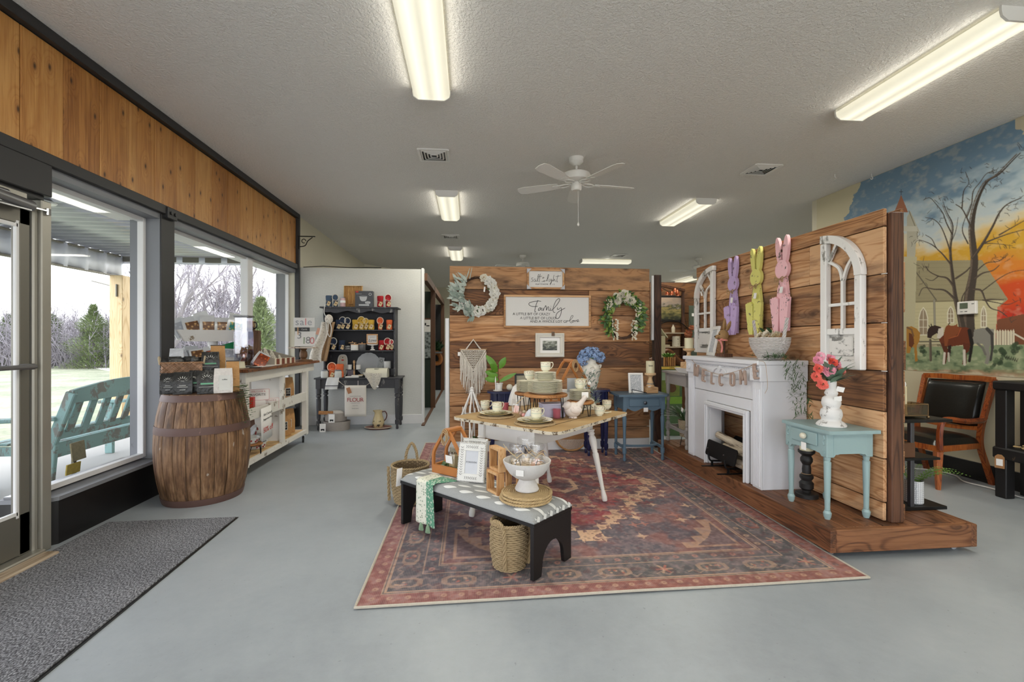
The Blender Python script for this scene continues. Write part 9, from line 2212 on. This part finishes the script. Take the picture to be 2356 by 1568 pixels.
MB().box((0,0,.008),(.196,.116,.004)).build('mirror_base',plain('dark_mirror','4a3b2c',.2,.5),o)
o=thing('taper_candle','slim cream battery taper candle in the glass box on the black stand','candle',(3.0,2.89,ZP+.61+.022));MB().lathe([(.014,0),(.0115,.02),(.0095,.19),(.004,.195),(.001,.19)],16).build('wax',plain('candle_wax_yellow','d6c9a2',.5),o);MB().lathe([(.003,.19),(.006,.205),(.005,.215),(.001,.225)],10).build('led_flame',M_white,o)
o=thing('white_honeycomb_pot','white hexagon-patterned pot with a fern on the bottom shelf of the black stand','potted plant',(3.065,2.89,ZP+.0235))
bb=NB('honeycomb_glaze');n=bb.n('TexVoronoi',0,{'feature':'DISTANCE_TO_EDGE'},Vector=bb.obj(),Scale=75.0,Randomness=.15);M_hex=bb.fin(bb.ramp(n,(.04,'8d9298'),(.12,'dfe1e4')),.35)
MB().lathe([(.05,0),(.054,.005),(.054,.155),(.048,.155),(.046,.12),(.001,.11)],28).build('pot',M_hex,o)
Mfern=plain('bright_fern','6f9a42',.6,0,.3,25)
for k in range(16):
 a=R.uniform(-.6,6.28)if k>5 else R.uniform(-1.1,.5);L=R.uniform(.12,.24)if k>5 else R.uniform(.2,.30);m=MB();c_,s_=math.cos(a),math.sin(a)
 for j in range(14):
  t=(j+1)/14;p=Vector((c_*L*t,s_*L*t,.13+.10*math.sin(t*2.0)))
  for sg in(-1,1):m.leaf(p,(c_*.6-s_*sg,s_*.6+c_*sg,.25),.034*(1.15-t),.012,n=1)
 m.build('frond',Mfern,o)
# distressed black console at the right edge
cs_=thing('black_console','distressed black timber console with a lower shelf at the right edge','console',(4.62,3.38,0))
M_dc=paint('distressed_black','161516','8a6f55',.28,6,.5,(1,1,.4),.1,.2)
MB().box((.0,-.33,.945),(.34,.92,.075),None,.012).build('top',M_dc,cs_);MB().box((.0,-.33,.375),(.34,.92,.10),None,.012).build('lower_shelf',M_dc,cs_)
for x in(-.125,.125):
 for y in(.07,-.72):MB().box((x*.95,y,.455),(.085,.085,.91),None,.006).build('leg',M_dc,cs_)
o=thing('shelf_filler','pile of tan wood chips and scraps on the lower shelf of the black console','wood chips',(4.58,3.30,.425));m=MB();
for k in range(26):m.box((R.uniform(-.12,.1),R.uniform(-.12,.1),R.uniform(0.008,.03)),(R.uniform(.03,.07),.02,.012),(R.uniform(-.5,.5),R.uniform(-.3,.3),R.uniform(0,3)),.003)
q=m.build('chips',plain('tan_chips','a98f62',.8,0,.35,30),o);q['kind']='stuff'
o=thing('kraft_tag','kraft swing tag with a white label hanging from the black console shelf','tag',(4.44,3.44,.33),0,rot=(0,0,-1.2));MB().prism([(-.03,-.08),(.03,-.08),(.03,.015),(.012,.035),(-.012,.035),(-.03,.015)],.003,Matrix.Rotation(PI/2,4,'X')).build('tag',plain('kraft_tag_card','a2754b',.8),o);MB().box((0,-.005,-.03),(.04,.001,.055)).build('label',M_paper,o)
m=MB();m.tube(cr([(3.9,4.6,.012),(4.3,4.35,.01),(4.62,4.25,.012),(4.72,4.05,.010),(4.60,3.85,.009),(4.62,3.66,.010),(4.61,3.45,.010),(4.60,3.25,.010),(4.60,2.9,.01)],8),.007,6);solo(m,'power_cord',M_white,'white power cord running along the black baseboard','cord')
# ================================================================ glimpse of the back room between the partitions
YBk=7.4
bk_=thing('back_room_wall','dark plank wall of the back room seen through the gap between the partitions','partition',(3.75,YBk,0));bk_['category']='partition'
M_dpl=wood('dark_brown_plank','4a2f1b','6d4828','8a6038','x',1,.4,.3,.6)
MB().box((0,.05,1.16),(1.5,.06,2.30)).build('core',M_darkpost,bk_)
for k in range(9):MB().box((0,0,.13+k*.255),(1.49,.022,.248),None,.003).build('plank',M_dpl,bk_)
o=thing('landscape_painting','dark-framed landscape painting of hills and trees in the back room','painting',(py(1541,716,YBk-.03).x,YBk-.035,py(1541,710,YBk-.03).z))
MB().box((0,0,0),(.46,.03,.44),None,.004).build('frame',M_black,o)
bb=NB('landscape_painting');sx=bb.t.nodes.new('ShaderNodeSeparateXYZ');bb.set(sx.inputs[0],bb.obj());n=bb.n('TexNoise',0,None,Vector=bb.vmul(bb.obj(),(7,7,16)),Scale=1.6,Detail=5.0)
v=bb.math('ADD',bb.math('MULTIPLY',sx.outputs[2],2.2),bb.math('MULTIPLY',bb.math('SUBTRACT',n,.5),.8));M_lp=bb.fin(bb.ramp(bb.math('ADD',v,.5),(.12,'2f3322'),(.3,'6d6a3e'),(.45,'a2925a'),(.58,'4b4f3c'),(.66,'9b8f84'),(.85,'b09a86')),.6)
MB().box((0,-.017,0),(.39,.004,.37)).build('canvas',M_lp,o)
# etagere
eg=thing('round_wire_shelf','round black wire shelf unit with two white boards in the back room','shelf',(py(1545,770,YBk-.12).x,YBk-.14,py(1545,780,YBk-.12).z))
MB().tube([(.33*math.cos(a),0,.33*math.sin(a)-.02)for a in np.linspace(0,6.28,49)[:-1]],.008,6,True).build('ring',M_iron,eg)
for z in(.10,-.13):MB().box((0,0,z),(.56,.14,.018),None,.002).build('shelf_board',plain('cream_shelf_board','b5a58e',.7),eg)
MB().box((0,.07,-.02),(.02,.12,.02)).build('wall_bracket',M_iron,eg)
ep=eg.location
o=solo(MB().lathe([(.025,0),(.03,.02),(.03,.08),(.012,.11),(.014,.13)],16),'cream_bottle',plain('cream_bottle_glaze','cfc6ae',.4),'cream ceramic bottle on the upper board of the round shelf','bottle',(ep.x+.02,ep.y,ep.z+.109))
bb=NB('dotted_jar');n=bb.n('TexVoronoi',0,None,Vector=bb.obj(),Scale=26.0,Randomness=.2);o=solo(MB().cyl((0,0,0),.065,.17,22,b=.004),'dotted_jar',bb.fin(bb.ramp(n,(.28,'5f5a50'),(.34,'c4bca6')),.5),'large cream jar with dark dots on the lower board of the round shelf','jar',(ep.x+.07,ep.y,ep.z-.121))
o=solo(MB().box((0,0,.015),(.13,.09,.03),None,.002),'cream_books',plain('cream_cover','a89c80',.7),'cream book lying on the lower board of the round shelf','book',(ep.x-.12,ep.y,ep.z-.121))
bh=thing('birdhouse_post','tall cream wooden birdhouse at the left of the back room view','birdhouse',(py(1521,780,6.9).x,6.9,0));Mcr=plain('cream_birdhouse','b5ad8b',.7,0,.15)
MB().box((0,0,1.14),(.10,.09,.52),None,.004).build('house',Mcr,bh);MB().box((0,0,.44),(.05,.05,.88)).build('post',Mcr,bh);MB().box((.03,0,1.44),(.17,.12,.015),(0,.9,0)).build('roof',Mcr,bh);MB().cyl((0,0,0),.1,.02,18).build('foot',Mcr,bh)
# string lights on a leaning dark pole
o=thing('dark_ceiling_pole','dark pole slanting above the copper string lights','pole',(0,0,0));a,b__=py(1516,655,6.9),py(1574,668,7.3);MB().bar(a,b__,.045,.045,.004).build('pole',M_darkpost,o);MB().bar((b__.x-.02,7.3,0),(b__.x-.02,7.3,b__.z),.04,.04).build('upright',M_darkpost,o)
o=thing('copper_string_lights','string of small copper shades with glowing bulbs in the back room','string lights',(0,0,0));pts=[py(u,v,7.1)for u,v in((1513,655),(1520,660),(1534,668),(1544,670),(1553,664),(1560,668),(1566,662))]
MB().tube(cr(pts,4),.005,5).build('wire',M_black,o);M_cop=plain('copper_shade','a85b3c',.35,.6,.1);M_blb=emit('warm_bulb','ffd9b0',4)
for k,(u,v)in enumerate(((1519,665),(1535,674),(1545,674),(1553,667),(1558,671),(1560,676))):p=py(u,v,7.08);q=MB().lathe([(.014,.03),(.03,.005),(.036,-.03),(.032,-.03),(.012,.02)],12,cap=False).build('shade',M_cop,o,p);MB().sphere((0,0,-.018),.012,8).build('bulb',M_blb,q)
# planter box and green poster, lower objects
o=thing('slatted_planter','small slatted wooden planter with a leafy green plant in the back room','potted plant',(py(1536,840,6.2).x,6.2,py(1536,842,6.2).z));
for k in range(6):MB().box((-.075+k*.03,-.06,.065),(.024,.012,.13),None,.003).build('slat',wood('striped_planter','5a3418','93602f','b98546','z',3,0,.4),o)
MB().box((0,0,.06),(.17,.11,.12)).build('box',M_darkpost,o);m=MB()
for k in range(70):a=R.uniform(0,6.28);m.leaf((R.uniform(-.06,.06),R.uniform(-.04,.04),.12),(math.cos(a),math.sin(a),1.2),R.uniform(.05,.11),.03,n=2)
q=m.build('leaves',Mfern,o);q['kind']='stuff'
tz=py(1536,842,6.2).z
o=thing('green_display_stand','green display stand with a yellow header and a bird nest picture under the planter','display stand',(py(1540,870,6.2).x,6.22,0));MB().box((0,0,tz/2),(.30,.20,tz),None,.003).build('cabinet',plain('dark_green_cabinet','43603a',.6,0,.3,8),o)
MB().box((0,-.105,tz-.02),(.30,.01,.035),(-.4,0,0)).build('yellow_header',plain('yellow_header','c9aa3e',.6),o);text('GARDEN',.022,M_ink,o,(0,-.117,tz-.018),(PI/2-.4,0,0))
MB().box((0,-.102,tz-.12),(.29,.004,.14)).build('pale_panel',plain('pale_green_panel','8fa488',.6),o);MB().box((-.02,-.104,tz-.30),(.26,.004,.22)).build('nest_picture',plain('nest_photo','6a7a2f',.6,0,.6,14),o);MB().cyl((0,0,0),.06,.004,20).build('nest',plain('nest_brown','5a4028',.9,0,.4,40),o,(.0,-.105,tz-.30),(PI/2,0,0));MB().box((0,-.104,tz-.47),(.29,.004,.10)).build('grass_panel',plain('lime_panel','6f9a2e',.6,0,.3),o)
# copper pots hanging
o=thing('green_plank_post','dark green board upright with hanging copper pots in the back room','post',(py(1596,800,7.2).x,7.2,0));MB().box((0,0,.95),(.16,.03,1.90),None,.003).build('board',plain('slate_green','4a5548',.6,0,.2),o);MB().box((-.02,-.018,1.75),(.04,.003,.05)).build('label',M_paper,o)
for(u,v,s_)in((1584,768,1.0),(1592,785,1.0),(1591,754,.7)):
 p=py(u,v,7.02);q=thing('copper_pot',{768:'left of the hanging copper pots in the back room',785:'lowest of the hanging copper pots in the back room',754:'uppermost small hanging copper pot in the back room'}[v],'pot',p,0,'hanging copper pots');MB().lathe([(.02,-.06),(.055,-.04),(.065,0),(.05,.03),(.055,.045),(.05,.045),(.045,.03),(.001,-.04)],20).build('pot',plain('terracotta_copper','9a5a38',.45,.2),q,None,(.5,0,0));MB().tube([(0,0,.04),(0,.12,.25)],.003,4).build('cord',M_black,q);q.scale=(s_,)*3
o=thing('saddle_display','brown leather saddle hung below the round shelf in the back room','saddle',(py(1548,812,7.0).x,7.28,py(1548,812,7.0).z));m=MB();m.sheet(lambda u,v:(-.28+.56*u,-.10*math.sin(PI*v),.10*math.cos(2*PI*(u-.5))-.12*v),16,8);m.build('seat',plain('saddle_leather','6b4326',.45,0,.25),o,sol=.02)
o=thing('brown_shelf_cabinet','low dark brown cabinet below the saddle in the back room','cabinet',(3.86,7.15,0));MB().box((0,0,.35),(.70,.40,.70),None,.004).build('body',M_dpl,o);MB().box((.0,-.205,.5),(.6,.01,.25),None,.003).build('drawer',M_darkpost,o);MB().box((-.1,-.21,.2),(.1,.02,.3)).build('pale_panel',plain('tan_panel','9a835c',.7),o)
# leaning white frame behind the blue table
m=MB();m.bar((0,0,0),(-.22,0,.62),.05,.02,.002);solo(m,'white_leaning_board',M_whitep,'narrow white board leaning behind the blue-grey side table','board',(2.62,5.95,.0))
# ---- rest small things a hair above what carries them
_keep={'hutch','cart','bench','table','side table','barrel','platform','fireplace','partition','console','chair','rug','mat','tree','brush','post','ceiling light','ceiling fan','vent','mural','roof','wall hanging','wreath','shelf','hook'}
for o in sc.objects:
 if o.parent is None and o.get('category')and o['category']not in _keep and o.location.z>.1:o.location.z+=.0012
